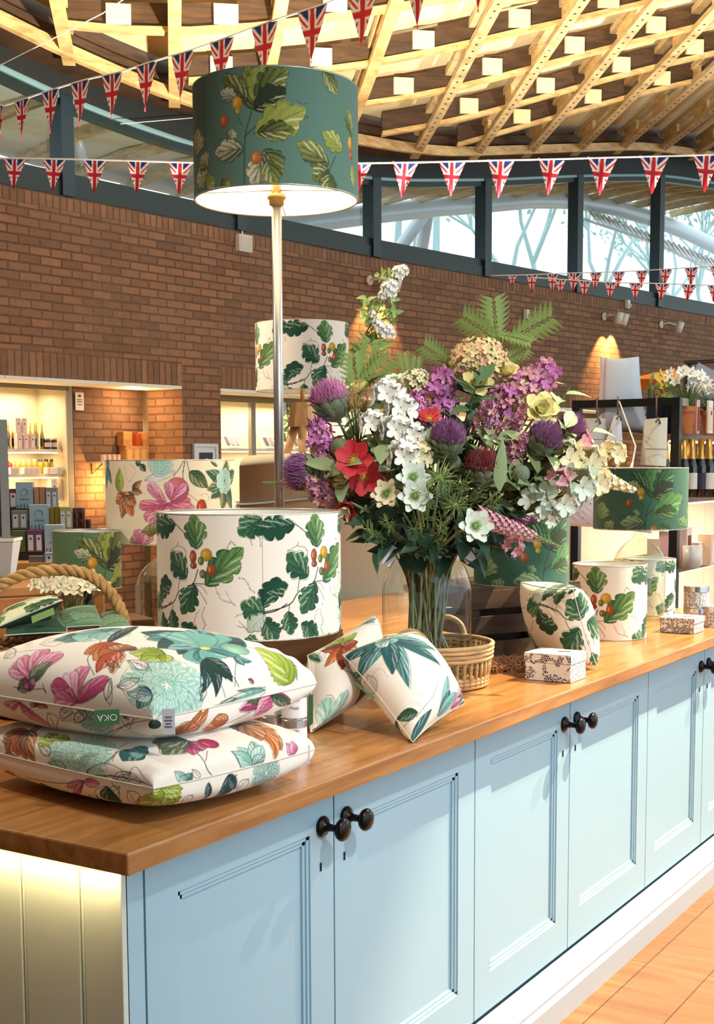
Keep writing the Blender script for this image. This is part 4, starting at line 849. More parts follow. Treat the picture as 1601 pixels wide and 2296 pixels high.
A.F((1080, 1090), [(1240, 1240), (1290, 1340), (1180, 1200), (950, 990), (1200, 1120)], 84, [(PD, PL), (MD, PL)], 'petal'); A.F((980, 1070), [(780, 1040), (840, 1070)], 56, [(LD, LL)], 'serr'); A.L((840, 1620), (650, 1560), 92, (GD, GL)); A.L((960, 1600), (830, 1590), 56, (GD, GL)); A.L((960, 1790), (1060, 1590), 92, (TD, NL)); A.L((900, 1780), (880, 1680), 64, (GD, GL)); A.F((1150, 1620), [(1100, 1400), (1150, 1480), (1210, 1470)], 66, [(AD, TL), (TD, NL)]); A.F((1240, 1560), [(1250, 1380), (1300, 1430), (1280, 1480)], 56, [(MD, PL), (GD, GL), (PD, PL)]); A.S((1040, 1450), (1030, 1540), (960, 1620)); A.S((880, 1640), (960, 1610)); A.Wg((650, 1400), (700, 1330), (760, 1390)); A.L((700, 1420), (650, 1330), 60, (KD, KL)); A.L((530, 1410), (660, 1440), 44, (MD, RL)); A.F((420, 1200), [(480, 1300), (440, 1260)], 44, [(GD, GL)]); A.F((1320, 1560), [(1370, 1400), (1350, 1480)], 44, [(GD, GL)])
c_a, _, nn = pillow('cushion', 'small floral cushion with teal petals propped against the wicker basket', N, R, Fv, L_, .085, .055, ca, ca, 240, group='small floral cushions by basket')
o = MB(); o.quad(*[tuple(at(x, y, dd)) for x, y, dd in ((798, 1528, 2.94), (840, 1563, 2.905), (837, 1568, 2.90), (795, 1534, 2.935))]); o.build('sewn_label', mat('green_label', C(52, 100, 62), .7), c_a, True)
N = at(697, 1642, 3.00); R = at(842, 1560, 3.22); L_ = at(690, 1470, 3.12); Fv = at(838, 1380, 3.36)
f0 = affine((697, 1642), (842, 1560), (690, 1470), S2); ca = Cv(S2, S2, 1500, CREAM); A = Map(ca, lambda X, Y: f0(*Z5(X, Y)), .00042)
A.F((330, 1130), [(250, 960), (430, 1060), (290, 1010), (370, 960)], 92, [(LD, LL)], 'serr'); A.F((330, 1170), [(250, 1140), (240, 1280), (310, 1330), (390, 1280), (400, 1160)], 92, [(rgb(120, 60, 24), OD), (OD, OL)], 'serr'); A.F((180, 1060), [(120, 1200), (230, 1240), (160, 1090), (140, 1120)], 70, [(ND, NL), (GD, GL)]); A.F((320, 1690), [(230, 1480), (330, 1450), (400, 1560)], 130, [(AD, AL)], 'petal'); A.L((210, 1660), (400, 1640), 34, (TD, NL)); A.F((520, 920), [(400, 950), (560, 1000), (480, 980), (600, 960)], 66, [(AD, TL), (TD, AL)]); A.F((640, 830), [(690, 920), (580, 850), (720, 950), (600, 830)], 60, [(ND, NL), (KD, KL)]); A.F((500, 830), [(420, 880), (560, 800)], 56, [(OD, OL), (PD, PL)]); A.L((230, 980), (180, 980), 80, (GD, GL)); A.S((300, 1320), (360, 1370), (410, 1410)); A.S((330, 1320), (440, 1300)); A.F((470, 1400), [(480, 1540), (450, 1480)], 80, [(RD, OD)]); A.S((500, 990), (560, 1030), (640, 1050))
c_b, _, _ = pillow('cushion', 'small floral cushion with orange leaf standing beneath the white oak shade', N, R, Fv, L_, .09, .06, ca, ca, 200, group='small floral cushions by basket')
o = MB(); o.quad(*[tuple(at(x, y, 2.975)) for x, y in ((691, 1560), (702, 1556), (702, 1622), (692, 1630))]); o.build('sewn_label', mat('green_label', C(52, 100, 62), .7), c_b, True)
# ---- floral drum shade canvas
def paint_floral():
    S_ = .40; cv = Cv(PI*S_/2*1.0, .255, 1700, rgb(246, 230, 200)); z0 = lambda X: math.asin(max(-.999, min(.999, (X-698)/543.)))*S_/2+PI*S_/4
    A = Map(cv, lambda X, Y: np.array([z0(X), (Y-704)/690*.255]), .00050)
    A.S((820, 690), (760, 790), (720, 840), w=5); A.S((822, 690), (800, 800), (800, 880), w=6); A.S((828, 695), (850, 800), (900, 860), w=5); A.S((840, 980), (900, 1030), (940, 1070)); A.S((820, 1140), (830, 1080))
    A.F((665, 1065), [(480, 1180), (510, 1210), (570, 1160), (690, 1180), (770, 1140), (890, 1110), (440, 1070), (520, 890), (860, 1040), (740, 1160)], 84, [(PD, rgb(240, 150, 160)), (rgb(200, 70, 110), PL)], 'petal'); A.B((750, 945), 70, 74, rgb(222, 120, 130)); A.F((700, 1030), [(680, 880), (820, 900)], 70, [(PD, PL)], 'petal')
    A.L((490, 870), (760, 800), 60, (KD, KL)); A.Wg((500, 870), (600, 800), (740, 790)); A.Wg((520, 870), (660, 850), (740, 810)); A.L((850, 800), (1000, 935), 92, (GD, rgb(130, 140, 70))); A.F((1150, 890), [(980, 800), (990, 950), (1020, 1020), (1110, 1130), (1200, 1130), (1160, 710), (1230, 800)], 82, [(GD, GL), (rgb(40, 60, 40), rgb(140, 150, 90))]); A.R((1140, 880), 80, (AD, AL))
    A.F((330, 990), [(250, 1050), (300, 1180), (390, 1160), (420, 1060), (330, 960)], 92, [(OD, OL), (RD, OL)], 'serr'); A.F((390, 950), [(465, 870), (470, 970)], 44, [(RD, OL)]); A.L((280, 960), (290, 770), 84, (LD, LL), 'serr'); A.F((180, 760), [(170, 950), (200, 700), (220, 900)], 60, [(TD, TL)]); A.Wg((330, 750), (360, 880), (420, 800), (380, 740)); A.B((945, 1090), 34, 48, rgb(196, 70, 40)); A.F((460, 1390), [(370, 1330), (420, 1260), (540, 1300), (480, 1290)], 80, [(RD, rgb(240, 160, 130)), (PD, PL)], 'petal'); A.F((590, 1260), [(460, 1280), (520, 1250)], 70, [(rgb(100, 100, 40), rgb(170, 160, 90))]); A.R((620, 745), 72, (AD, AL)); A.F((460, 740), [(420, 720), (500, 800)], 40, [(GD, GL)]); A.F((1080, 760), [(1020, 720)], 20, [(GD, GL)])
    A.Wg((920, 1000), (980, 980), (1010, 1030), (950, 1040)); A.F((1060, 1250), [(960, 1200), (1120, 1330)], 70, [(TD, TL)]); A.F((200, 1300), [(280, 1390), (170, 1380)], 50, [(AD, AL)])
    return cv
CV_FL = paint_floral()
P = at(385, 1215, 4.13); bottle_lamp('glass bottle lamp with cream floral drum shade behind the white oak shade', P[0], P[1], P[2], .20, .255, CV_FL, .115, PI*.1, upm=1.0, nth=520, nz=150)
P = at(1435, 1185, 5.13); bottle_lamp('clear glass bottle lamp with emerald oak leaf shade beyond the oak cushion', P[0], P[1], P[2],   .18, .235, CV_EMER, .100, .25, upm=1.0, nth=440, nz=120)
# small green shade lamp
P = at(197, 1318, 3.95); t = thing('table_lamp', 'small lamp with green oak leaf shade behind the rope handled basket', 'lamp', (P[0], P[1], HC)); zz = P[2]-HC
MB().lathe([(0, 0), (.06, 0), (.06, .012), (.02, .02), (.014, zz*.6), (.012, zz+.05), (0, zz+.05)], 24).build('base', mat('dark_lamp_base', C(40, 38, 36), .4, .5), t); shade(t, (0, 0, zz), .10, .172, CV_GREEN, .235, upm=1.0, nth=360, nz=110, seam=-.12)
# oak shade leaning at right end of the counter, small one behind the glass lamp
P = at(1365, 1430, 4.67); t = thing('lampshade', 'white oak leaf drum shade standing directly on worktop beside the oak cushion', 'lampshade', (P[0], P[1], HC+.001)); shade(t, (0, 0, 0), .130, .258, CV_OAK, .06, .85, nth=420, nz=130)
P = at(1470, 1385, 5.36); t = thing('lampshade', 'white oak leaf shade seen behind and through the glass bottle lamp', 'lampshade', (P[0], P[1]+.03, HC+.001)); shade(t, (0, 0, 0), .105, .225, CV_OAK, .10, 1.1, nth=300, nz=90)
# teal shade on dark crate
P = at(1168, 1308, 4.22); crate('wooden_crate', 'dark slatted crate under the emerald shade behind the glass vase', (P[0]+.03, P[1]+.08, HC), .44, .26, P[2]-HC-.01, -.46, M_crate2, 3, .022)
t = thing('lampshade', 'emerald oak leaf drum shade on dark crate, partly behind the bouquet', 'lampshade', (P[0], P[1], P[2])); shade(t, (0, 0, 0), .150, .225, CV_EMER, .20, upm=1.0, nth=420, nz=130)
# tripod lamp on a tall pedestal
M_beech = wood('beech', C(190, 138, 92), C(224, 178, 128), (8, 8, 1), .5, .06); TR = at(678, 878, 7.35); z9 = TR[2]; z8 = at(700, 1046, 7.35)[2]
t = thing('display_pedestal', 'pale tall pedestal holding the wooden tripod lamp', 'pedestal', (TR[0], TR[1], 0)); MB().box((0, 0, z8/2), (.44, .44, z8-.03)).build('body', M_cream, t, bevel=.004); MB().box((0, 0, z8-.008), (.46, .46, .016)).build('top', M_cream, t, bevel=.003)
t = thing('tripod_lamp', 'wooden tripod lamp with white oak leaf drum shade before brick wall', 'lamp', (TR[0], TR[1], z8)); a = z9-z8
MB().lathe([(.058, 0), (.075, 0), (.085, -.005), (.058, .13), (0, .13)][1:], 6, (0, 0, a-.19), smooth=False).build('hub_block', M_beech, t)
MB().cyl((0, 0, a-.09), (0, 0, a+.06), .012).build('lamp_holder', M_brass, t)
for k_ in range(3):
    th = face_dir(TR)+PI/2+.5+k_*2*PI/3; MB().tube([(.045*math.cos(th), .045*math.sin(th), a-.18), (.13*math.cos(th), .13*math.sin(th), .004)], [.026, .021], 10).build('leg', M_beech, t)
MB().tube([(.02, -.02, a-.1), (.05, -.06, a-.25), (.03, -.03, a-.4), (.1, 0, 0.01)], .004, 6).build('cord', M_black, t)
shade(t, (0, 0, a), .258, .37, CV_OAK, .24, .66, nth=460, nz=140, seam=.42)
tg = price_tag(t, at(632, 915, 7.2), .045, .06, -YAW)
# ---- oak cushion slumped between crate and shade
bA = onz(1338, 1502, HC)+np.array([0, 0, .012]); S3 = .27; ca = Cv(S3, S3, 1700, rgb(243, 238, 214))
ix = np.mgrid[0:ca.H, 0:ca.W]; ca.a = CV_OAK.sample(ix[1]/ca.k*1.05+.03, np.clip(ix[0]/ca.k*1.05, 0, .299))
bB = bA+np.array([.15, .235, .0]); up_ = np.array([-.115, .03, .235])
pillow('cushion', 'green and white oak leaf cushion slumped beside the dark crate', bB, bA, bA+up_, bB+up_, .075, .10, ca, ca, 220)
# ================================================================== VASE, BASKET, BOUQUET
VP = at(957, 1450, 3.66); vx, vy = VP[0], VP[1]; zv0 = HC+.022; zn = at(957, 1252, 3.66)[2]
M_rim = glassmat('glass_rim', (.90, .95, .94, 1), 1.9)
t = thing('glass_vase', 'clear glass jar vase holding the bouquet, standing inside the wicker basket', 'vase', (vx, vy, zv0))
H_ = zn-zv0
pr_ = cr([(0, .004), (.085, .003), (.112, .010), (.1225, .035), (.1235, .12), (.1235, H_*.70), (.121, H_*.80), (.108, H_*.92), (.093, H_), (.0905, H_+.015), (.0925, H_+.028)], 6)
MB().lathe([tuple(p) for p in pr_], 64).build('glass_body', M_glass, t)
MB().tube([(.0925*math.cos(a), .0925*math.sin(a), H_+.028) for a in np.linspace(0, 2*PI, 49)], .0038, 8, False).build('rim', M_rim, t)
MB().lathe([(.0, .002), (.108, .002), (.113, .008), (.10, .014), (0, .010)], 48).build('thick_foot', M_rim, t)
# wicker basket
M_wick = wood('pale_wicker', C(150, 118, 76), C(206, 174, 124), (5, 5, 30), .6, .2)
def ring_pts(r, z, n=60, wob=0., k=0, c=(0, 0)): return [(c[0]+(r+wob*math.sin(k*a))*math.cos(a), c[1]+(r+wob*math.sin(k*a))*math.sin(a), z) for a in np.linspace(0, 2*PI, n+1)]
bk = thing('wicker_basket', 'round pale cane basket with loop handles around the glass vase', 'basket', (vx+.012, vy-.004, HC))
BR = .162
MB().lathe([(0, .006), (BR-.012, .006), (BR-.012, .012), (0, .012)], 48).build('base', M_wick, bk)
for z in (.008, .018, .028): MB().tube(ring_pts(BR-.006+z*.1, z), .0065, 8, False).build('lower_band', M_wick, bk)
for z in (.082, .094, .106, .117): MB().tube(ring_pts(BR+z*.09, z), .0065, 8, False).build('upper_band', M_wick, bk)
for a in np.linspace(0, 2*PI, 46, endpoint=False): 
    e = np.array([math.cos(a), math.sin(a)]); MB().tube([tuple(e*(BR-.004))+(.01,), tuple(e*(BR+.002))+(.05,), tuple(e*(BR+.005))+(.112,)], .0052, 6).build('stake', M_wick, bk)
fa = math.atan2(-vy, -vx)
for a in (fa-.30, fa-.30+PI):
    e = np.array([math.cos(a), math.sin(a)]); s_ = np.array([-e[1], e[0]]); q = lambda u, z: tuple(e*(BR+.012)+s_*u)+(z,)
    MB().tube(cr([q(-.052, .01), q(-.052, .08), q(-.050, .118), q(-.035, .152), q(0, .168), q(.035, .152), q(.050, .118), q(.052, .08), q(.052, .01)]), .0085, 8).build('handle', M_wick, bk)
# ---- petals and leaves
def petal(mb, base, d, nrm, L, w_, cup=.25, curl=.15, kind=0, tw=0.):
    d = np.array(d, float); d /= np.linalg.norm(d); n = np.array(nrm, float); n = n-d*(n@d); n /= np.linalg.norm(n)+1e-9; s = np.cross(d, n); P = []
    for u in np.linspace(0, 1, 6):
        ww = {0: math.sin(PI*min(1, .08+.86*u))**.7, 1: (u+.06)**.55*math.sqrt(max(0, 1.04-u**4)), 2: math.sin(PI*(u*.96+.02)**.8), 3: math.sin(PI*(u*.98+.01)**.62)}[kind]*w_/2
        c = np.array(base)+d*L*u+n*(curl*L*(u**2)); P.append([c+s*ww*v+n*(cup*ww*abs(v)**1.5)+s*tw*u*v*0 for v in (-1, -.5, 0, .5, 1)])
    mb.grid(P); return mb
def rnddir(rnd): 
    z = rnd.uniform(-1, 1); a = rnd.uniform(0, 2*PI); r = math.sqrt(1-z*z); return np.array([r*math.cos(a), r*math.sin(a), z])
def fib(n, zmin=-1., zmax=1.):
    o = []
    for i in range(n):
        z = zmax-(zmax-zmin)*(i+.5)/n; a = i*2.39996; r = math.sqrt(max(0, 1-z*z)); o.append(np.array([r*math.cos(a), r*math.sin(a), z]))
    return o
PM = lambda n, c, v=.12, **k: mat(n, c, .6, var=v, vs=30, sheen=.15, **k)
M_bract = PM('sage_bract', C(136, 152, 124), .2); M_bract2 = PM('olive_bract', C(128, 134, 92), .2); M_purp = PM('purple_floss', C(160, 92, 156), .2); M_mag = PM('magenta_floss', C(216, 132, 190), .15); M_maroon = PM('maroon_floss', C(150, 48, 56), .2)
M_lil = PM('lilac_petal', C(226, 150, 208), .1); M_lil2 = PM('orchid_petal', C(208, 122, 198), .1); M_pink = PM('pink_petal', C(232, 168, 184), .1); M_peach = PM('peach_petal', C(240, 190, 160), .1); M_red = PM('red_petal', C(204, 30, 44), .14)
M_wht = PM('white_petal', C(246, 246, 240), .04); M_crm = PM('cream_petal', C(246, 236, 196), .07); M_mint = PM('mint_white_petal', C(226, 238, 226), .06); M_yel = PM('lemon_petal', C(250, 242, 176), .05); M_apr = PM('apricot_cream_petal', C(244, 222, 166), .1); M_gold = PM('yellow_stamen', C(228, 184, 62), .1); M_lime = PM('lime_centre', C(140, 178, 84), .15)
M_lf = PM('leaf_green', C(92, 132, 70), .2); M_lfd = PM('leaf_dark_green', C(44, 84, 58), .2); M_lfs = PM('leaf_sage', C(138, 160, 112), .18); M_lfy = PM('fern_green', C(146, 174, 92), .18); M_lfm = PM('leaf_mid_green', C(76, 122, 72), .2); M_stem = PM('flower_stem', C(92, 116, 70), .2); M_twig = PM('brown_twig', C(92, 66, 50), .2); M_wheat = PM('wheat_bristle', C(196, 154, 92), .15); M_rust = PM('rust_bud', C(150, 84, 64), .2); M_mauve = PM('mauve_petal', C(206, 146, 194), .15)
PRO = {}
def floret(mb, c, ax, r, n=4, kind=1, cup=.2):
    Mx = frame(ax, (.3, .8, .1)); c = np.array(c, float)
    for i in range(n):
        a = 2*PI*i/n+c[0]*200; d = np.array(Mx @ Vector((math.cos(a), math.sin(a), .28))); petal(mb, c, d, np.array(Mx @ Vector((0, 0, 1))), r, r*.85, cup, .1, kind)
def proto(kind):
    if kind in PRO: return PRO[kind]
    rnd = random.Random(sum(map(ord, kind))); parts = []
    def add(nm, mb, m_): 
        o = mb.build(nm, m_); parts.append((nm, o.data)); bpy.data.objects.remove(o)
    if kind.startswith('arti') or kind.startswith('bud'):
        mb = MB(); op = kind.startswith('arti'); mb.ball((0, 0, -.12), (.70, .70, .72), 16, 10)
        for ring, (el, L, n) in enumerate(((-1.05, .55, 6), (-.7, .62, 9), (-.35, .64, 10), (-.05, .60, 11))+(() if op else ((.3, .6, 11),))+(() if op else ((.75, .55, 8), (1.1, .45, 5)))):
            for i in range(n):
                a = 2*PI*(i+.5*ring)/n; e = np.array([math.cos(a), math.sin(a), 0]); b = e*.68*math.cos(el)+np.array([0, 0, .74*math.sin(el)-.12]); tg_ = -e*math.sin(el)*.9+np.array([0, 0, math.cos(el)])+e*(.28 if op else -.12); petal(mb, b, tg_, -e, L, .50, .35, .10 if op else .22, 0)
        add('bracts', mb, M_bract if kind[-1] != 'o' else M_bract2)
        if op:
            mb = MB()
            for d in fib(520, .05, 1.):
                b = np.array([d[0]*.35, d[1]*.35, .05]); tip = d*np.array([.88, .88, .86])*rnd.uniform(.85, 1.08)+np.array([0, 0, .32]); mid = (b+tip)/2+d*np.array([.22, .22, .0])
                mb.tube([b, mid, tip+rnddir(rnd)*.06], [.018, .026, .010], 3, False)
            add('floss', mb, {'p': M_purp, 'm': M_mag, 'r': M_maroon}[kind.split('_')[1][0]])
    elif kind.startswith('lilac'):
        m1 = {'a': (M_lil, M_lil2), 'b': (M_lil2, M_pink), 'c': (M_mauve, M_pink)}[kind[-1]]; ms = [MB(), MB(), MB()]
        for i in range(115):
            z = (i/115.)**.9*2.-1.; rr = (.54*(1-(z*.5+.5)**1.6*.8)+.06)*(1+.22*math.sin(i*1.7)); a = i*2.4; c = np.array([rr*math.cos(a), rr*math.sin(a), z])+rnddir(rnd)*.10; floret(ms[i % 2 if i % 9 else 2], c, np.array([math.cos(a), math.sin(a), .3])+rnddir(rnd)*.5, rnd.uniform(.18, .25), 4)
        ct = MB()
        for i in range(18): ct.tube([(0, 0, -1+i*.1), (rnd.uniform(-.4, .4), rnd.uniform(-.4, .4), -.8+i*.1)], .018, 4)
        ct.tube([(0, 0, -1.2), (0, 0, .8)], .03, 6); add('panicle', ct, M_stem); add('florets', ms[0], m1[0]); add('florets', ms[1], m1[1]); add('pale_florets', ms[2], M_peach if kind[-1] != 'b' else M_crm)
    elif kind == 'cosmos':
        mb = MB()
        for i in range(7): a = 2*PI*i/7+rnd.uniform(-.1, .1); petal(mb, (0, 0, 0), (math.cos(a), math.sin(a), .25+.1*(i % 2)), (0, 0, 1), rnd.uniform(.9, 1.05), .86, .22, .12, 1)
        add('petals', mb, M_red); mb = MB(); mb.ball((0, 0, .08), (.2, .2, .09), 12, 6)
        for i in range(26): a = i*2.4; r = .26*math.sqrt(i/26.); mb.tube([(r*math.cos(a), r*math.sin(a), .05), (r*1.3*math.cos(a), r*1.3*math.sin(a), .24)], [.012, .02], 4)
        add('stamens', mb, M_gold)
    elif kind == 'fuchsia':
        mb = MB()
        for i in range(6): a = 2*PI*i/6; petal(mb, (0, 0, -.4), (math.cos(a)*.5, math.sin(a)*.5, .9), (-math.cos(a), -math.sin(a), .3), 1.3, .7, .3, -.2, 0)
        add('petals', mb, M_red); mb = MB()
        for i in range(5): a = 2*PI*i/5+.3; petal(mb, (0, 0, -.3), (math.cos(a)*.25, math.sin(a)*.25, 1), (-math.cos(a), -math.sin(a), .2), 1.4, .4, .3, -.2, 0)
        add('inner_petals', mb, M_crm)
    elif kind.startswith('helle'):
        mb = MB()
        for k in range(2):
            for i in range(6): a = 2*PI*(i+.5*k)/6+rnd.uniform(-.08, .08); petal(mb, (0, 0, .03*k), (math.cos(a), math.sin(a), .22+.18*k), (0, 0, 1), 1.0-.2*k, .56, .12, .10, 0)
        add('petals', mb, M_mint if kind[-1] == 'w' else M_crm); mb = MB(); mb.ball((0, 0, .1), (.17, .17, .12), 12, 6)
        for i in range(26): a = i*2.4; r = .34*math.sqrt((i+4)/30.); mb.tube([(r*.5*math.cos(a), r*.5*math.sin(a), .08), (r*math.cos(a), r*math.sin(a), .34)], [.014, .022], 4)
        add('centre', mb, M_lime)
    elif kind.startswith('spray'):
        mb = MB(); g = MB()
        for d in fib(7 if kind[-1] != 's' else 26, -.2, 1.):
            r = .72 if kind[-1] != 's' else .22; floret(mb, d*.62, d, r*rnd.uniform(.85, 1.1), 5, 1, .35); g.tube([(0, 0, -.6), d*.3, d*.6], .02, 4); g.ball(d*.66, .05 if kind[-1] != 's' else .03, 6, 4)
        add('blossoms', mb, {'w': M_wht, 'c': M_crm, 'm': M_mint, 's': M_crm, 'p': M_pink, 'a': M_apr}[kind[5]]); add('stalks', g, M_lime)
    elif kind == 'hydrangea':
        a_, b_ = MB(), MB()
        for i, d in enumerate(fib(90, -.35, 1.)): floret(a_ if i % 3 else b_, d*np.array([.9, .9, .75])*rnd.uniform(.9, 1.05), d, .22, 4)
        add('florets', a_, M_apr); add('pale_florets', b_, M_peach); g = MB(); g.ball((0, 0, 0), (.7, .7, .6), 12, 8); add('heart', g, M_lime)
    elif kind == 'rose':
        mb = MB()
        for k in range(4):
            for i in range(5): a = 2*PI*(i+.5*k)/5; e = np.array([math.cos(a), math.sin(a), 0]); petal(mb, e*.06+np.array([0, 0, -.2]), e*(1-.24*k)+np.array([0, 0, .35+.3*k]), -e*.6+np.array([0, 0, .4]), 1.0-.12*k, .95-.12*k, .4, .12, 1)
        add('petals', mb, M_yel)
    elif kind.startswith('spike'):
        ms = [MB(), MB()]; big = kind[-1] == 'd'
        n = 46 if big else 170
        for i in range(n):
            u = i/n; z = -1+2*u; rr = (.26 if big else .20)*(1-u**1.5*.8); a = i*2.4; r = (.28 if big else .085)*(1-.62*u)
            if not big and u > .72: ms[1].ball((rr*.6*math.cos(a), rr*.6*math.sin(a), z), .035*(1.4-u), 5, 4)
            else: floret(ms[0], (rr*math.cos(a), rr*math.sin(a), z), (math.cos(a), math.sin(a), .4), r, 5, 1, .3)
        ms[1].tube([(0, 0, -1.2), (0, 0, 1.04)], [.04, .012], 6); add('florets', ms[0], {'d': M_crm, 'k': M_pink, 'l': M_lil}[kind[-1]] if kind[-1] in 'dkl' else M_wht); add('stalk', ms[1], M_lfs)
    elif kind == 'nigella':
        mb = MB()
        for i, d in enumerate(fib(44, -.5, 1.)):
            mb.tube([(0, 0, 0), d*.5+rnddir(rnd)*.08, d*rnd.uniform(.8, 1.15)+rnddir(rnd)*.12], [.03, .022, .008], 4)
        mb.ball((0, 0, .05), .2, 10, 6); add('fronds', mb, M_lfy)
    elif kind == 'wheat':
        mb = MB(); g = MB()
        for i in range(34):
            a = rnd.uniform(0, 2*PI); r = rnd.uniform(.05, .62); tip = np.array([r*math.cos(a), r*math.sin(a), rnd.uniform(.7, 1.05)]); b = np.array([0, 0, -1.]); mid = b*.4+tip*.5; g.tube([b, mid, tip*.85-np.array([0, 0, .1])], .014, 4); mb.tube([tip*.8, tip], [.03, .018], 5)
            for k_ in range(3): mb.tube([tip*.9, tip+np.array([rnd.uniform(-.1, .1), rnd.uniform(-.1, .1), .22])], .007, 3, False)
        add('stalks', g, M_lfs); add('bristles', mb, M_wheat)
    elif kind.startswith('berry'):
        mb = MB()
        for d in fib(8, -.2, 1): mb.ball(d*.6, .32, 8, 6); petal(mb, d*.7, d, (0, 0, 1), .5, .25)
        add('buds', mb, M_rust)
    elif kind.startswith('fern'):
        mb = MB(); n = 9
        def px_(t): return np.array([0, .10*math.sin(t*2.2), t*2.-1.])
        mb.tube([px_(t) for t in np.linspace(0, 1, 10)], [.025*(1-.8*t) for t in np.linspace(0, 1, 10)], 5)
        for i in range(n):
            t = .14+.84*i/n; L = .80*math.sin(PI*(.18+.82*(1-t))**.9)**.8*(1-.15*t)+.04
            for sg in (-1, 1):
                d = np.array([sg*.86, .05, .50]); b = px_(t); petal(mb, b, d, (0, 1, 0), L, .06, .1, .05, 2)
                for j in range(8):
                    u = .10+.84*j/8; l2 = .125*(1.15-u)*(.4+L)
                    for s2 in (-1, 1): petal(mb, b+d*L*u, d*.75+np.array([-s2*.45*sg*.5, 0, .7*s2]), (0, 1, 0), l2, l2*.5, .1, .05, 0)
        add('frond', mb, M_lfy)
    elif kind.startswith('sprig'):
        k_ = kind[5:]; m_ = {'dark': M_lfd, 'sage': M_lfs, 'mid': M_lfm, 'green': M_lf, 'fine': M_lfy, 'lime': M_lfy}[k_]; mb = MB(); mb.tube([(0, 0, -1), (.03, .04, 0), (0, 0, .9)], [.028, .022, .01], 5)
        if k_ == 'fine':
            for i in range(60):
                t = rnd.uniform(-.9, .9); d = rnddir(rnd); d[2] = abs(d[2]); mb.tube([(0, 0, t), np.array([0, 0, t])+d*rnd.uniform(.2, .5)], [.014, .006], 3)
        else:
            n, L, wd = {'dark': (8, .9, .42), 'sage': (7, 1.1, .54), 'mid': (9, .85, .40), 'green': (9, .9, .30), 'lime': (10, .6, .3)}[k_]
            for i in range(n):
                t = -.75+1.6*i/n; a = i*2.4+rnd.uniform(-.4, .4); d = np.array([math.cos(a), math.sin(a), rnd.uniform(.15, .8)]); petal(mb, (0, 0, t), d, (0, 0, 1), L*rnd.uniform(.8, 1.1), wd*rnd.uniform(.85, 1.15), .3, -.18*rnd.uniform(.3, 1.5), 3 if k_ != 'sage' else 2)
        add('leaves', mb, m_)
    elif kind.startswith('leaf'):
        mb = MB(); petal(mb, (0, 0, -1), (0, 0, 1), (0, 1, 0), 2., .62, .25, .12, 3); add('blade', mb, {'green': M_lfm, 'dark': M_lfd, 'sage': M_lfs, 'mint': PM('mint_leaf', C(128, 186, 158), .1)}[kind[4:]])
    PRO[kind] = parts; return parts
NECK = np.array([vx, vy, zn+.02]); SEED = random.Random(5)
camR, camU, camF = Vector(cR), Vector(cU), Vector(cF)
STM = [M_stem, PM('stem_grey_green', C(132, 150, 116), .15), PM('stem_pale', C(156, 164, 112), .15), PM('stem_brown', C(112, 92, 66), .2)]
def stem_thing(name, cat, label, kind, px, py, dd, spx, axis=None, roll=0., group=None, stem=True, sm_=None, loose=False):
    """one cut stem of the bouquet: foot in the vase, up through the neck, bloom at the measured spot"""
    dep = 3.66+dd; c = at(px, py, dep); s_ = spx*(1.0 if kind[:4] in ('lila', 'arti') else 1.1)*dep/FPX
    d0 = c-NECK; d0 /= np.linalg.norm(d0)
    if axis is None: ax = Vector(d0)*.7+Vector((0, 0, .3))-camF*.45
    else: ax = camR*axis[0]+camU*axis[1]-camF*axis[2]
    ax.normalize(); root = thing(name, label, cat, c, 0, group)
    R3 = frame(ax, tuple(camR)) @ Matrix.Rotation(roll, 3, 'Z'); M4 = R3.to_4x4() @ Matrix.Diagonal((s_, s_, s_, 1))
    for nm, me in proto(kind):
        o = bpy.data.objects.new(nm, me); COL.objects.link(o); o.parent = root; o.matrix_local = M4
    if stem:
        h = d0.copy(); h[2] = 0; hl = np.linalg.norm(h)+1e-6; h /= hl; k = min(1., hl*1.3)
        a = SEED.uniform(-.5, .5); h2 = np.array([h[0]*math.cos(a)-h[1]*math.sin(a), h[0]*math.sin(a)+h[1]*math.cos(a), 0])
        fa_ = SEED.uniform(0, 2*PI); foot = np.array([vx, vy, zv0+.022])-h2*SEED.uniform(-.02, .07)*k+np.array([math.cos(fa_), math.sin(fa_), 0])*SEED.uniform(.01, .045); nk = np.array([vx, vy, zn])+h2*SEED.uniform(.03, .080)*k
        end = c-np.array(ax)*s_*(.95 if kind[:4] in ('spik', 'lila', 'fern', 'spri', 'whea', 'leaf') else .45)
        mid = nk*.45+end*.55+np.array([0, 0, .02])
        MB().tube(cr([foot, foot*.5+nk*.5, nk, mid, end], 6), [.0036]*24+[.0022], 6).build('stem', sm_ or STM[SEED.randrange(4)], root, True)
    return root
BQ = 'flowers of the artificial bouquet'
def fl(*a, **k): return stem_thing('cut_flower', 'flower', *a, group=BQ, **k)
fl('purple topped artichoke thistle facing upward, highest beside the steel lamp pole', 'arti_m', 742, 905, -.05, 50, (-.25, .95, .25))
fl('purple thistle head turned sideways, lowest near the armchair and pole', 'arti_p', 688, 1058, -.10, 48, (-.95, .05, .25))
fl('round deep purple thistle in front centre above green spiky head', 'arti_p', 1003, 990, -.20, 46, (.12, .9, .5))
fl('purple thistle with large sage bracts beside the yellow petals', 'arti_p', 1216, 990, -.14, 46, (.5, .75, .5))
fl('purple thistle highest on the side near the black rack', 'arti_p', 1272, 968, -.04, 42, (.65, .7, .4))
fl('open artichoke with maroon heart beneath the mauve star flowers', 'arti_r', 1083, 1055, -.20, 46, (.0, .95, .4))
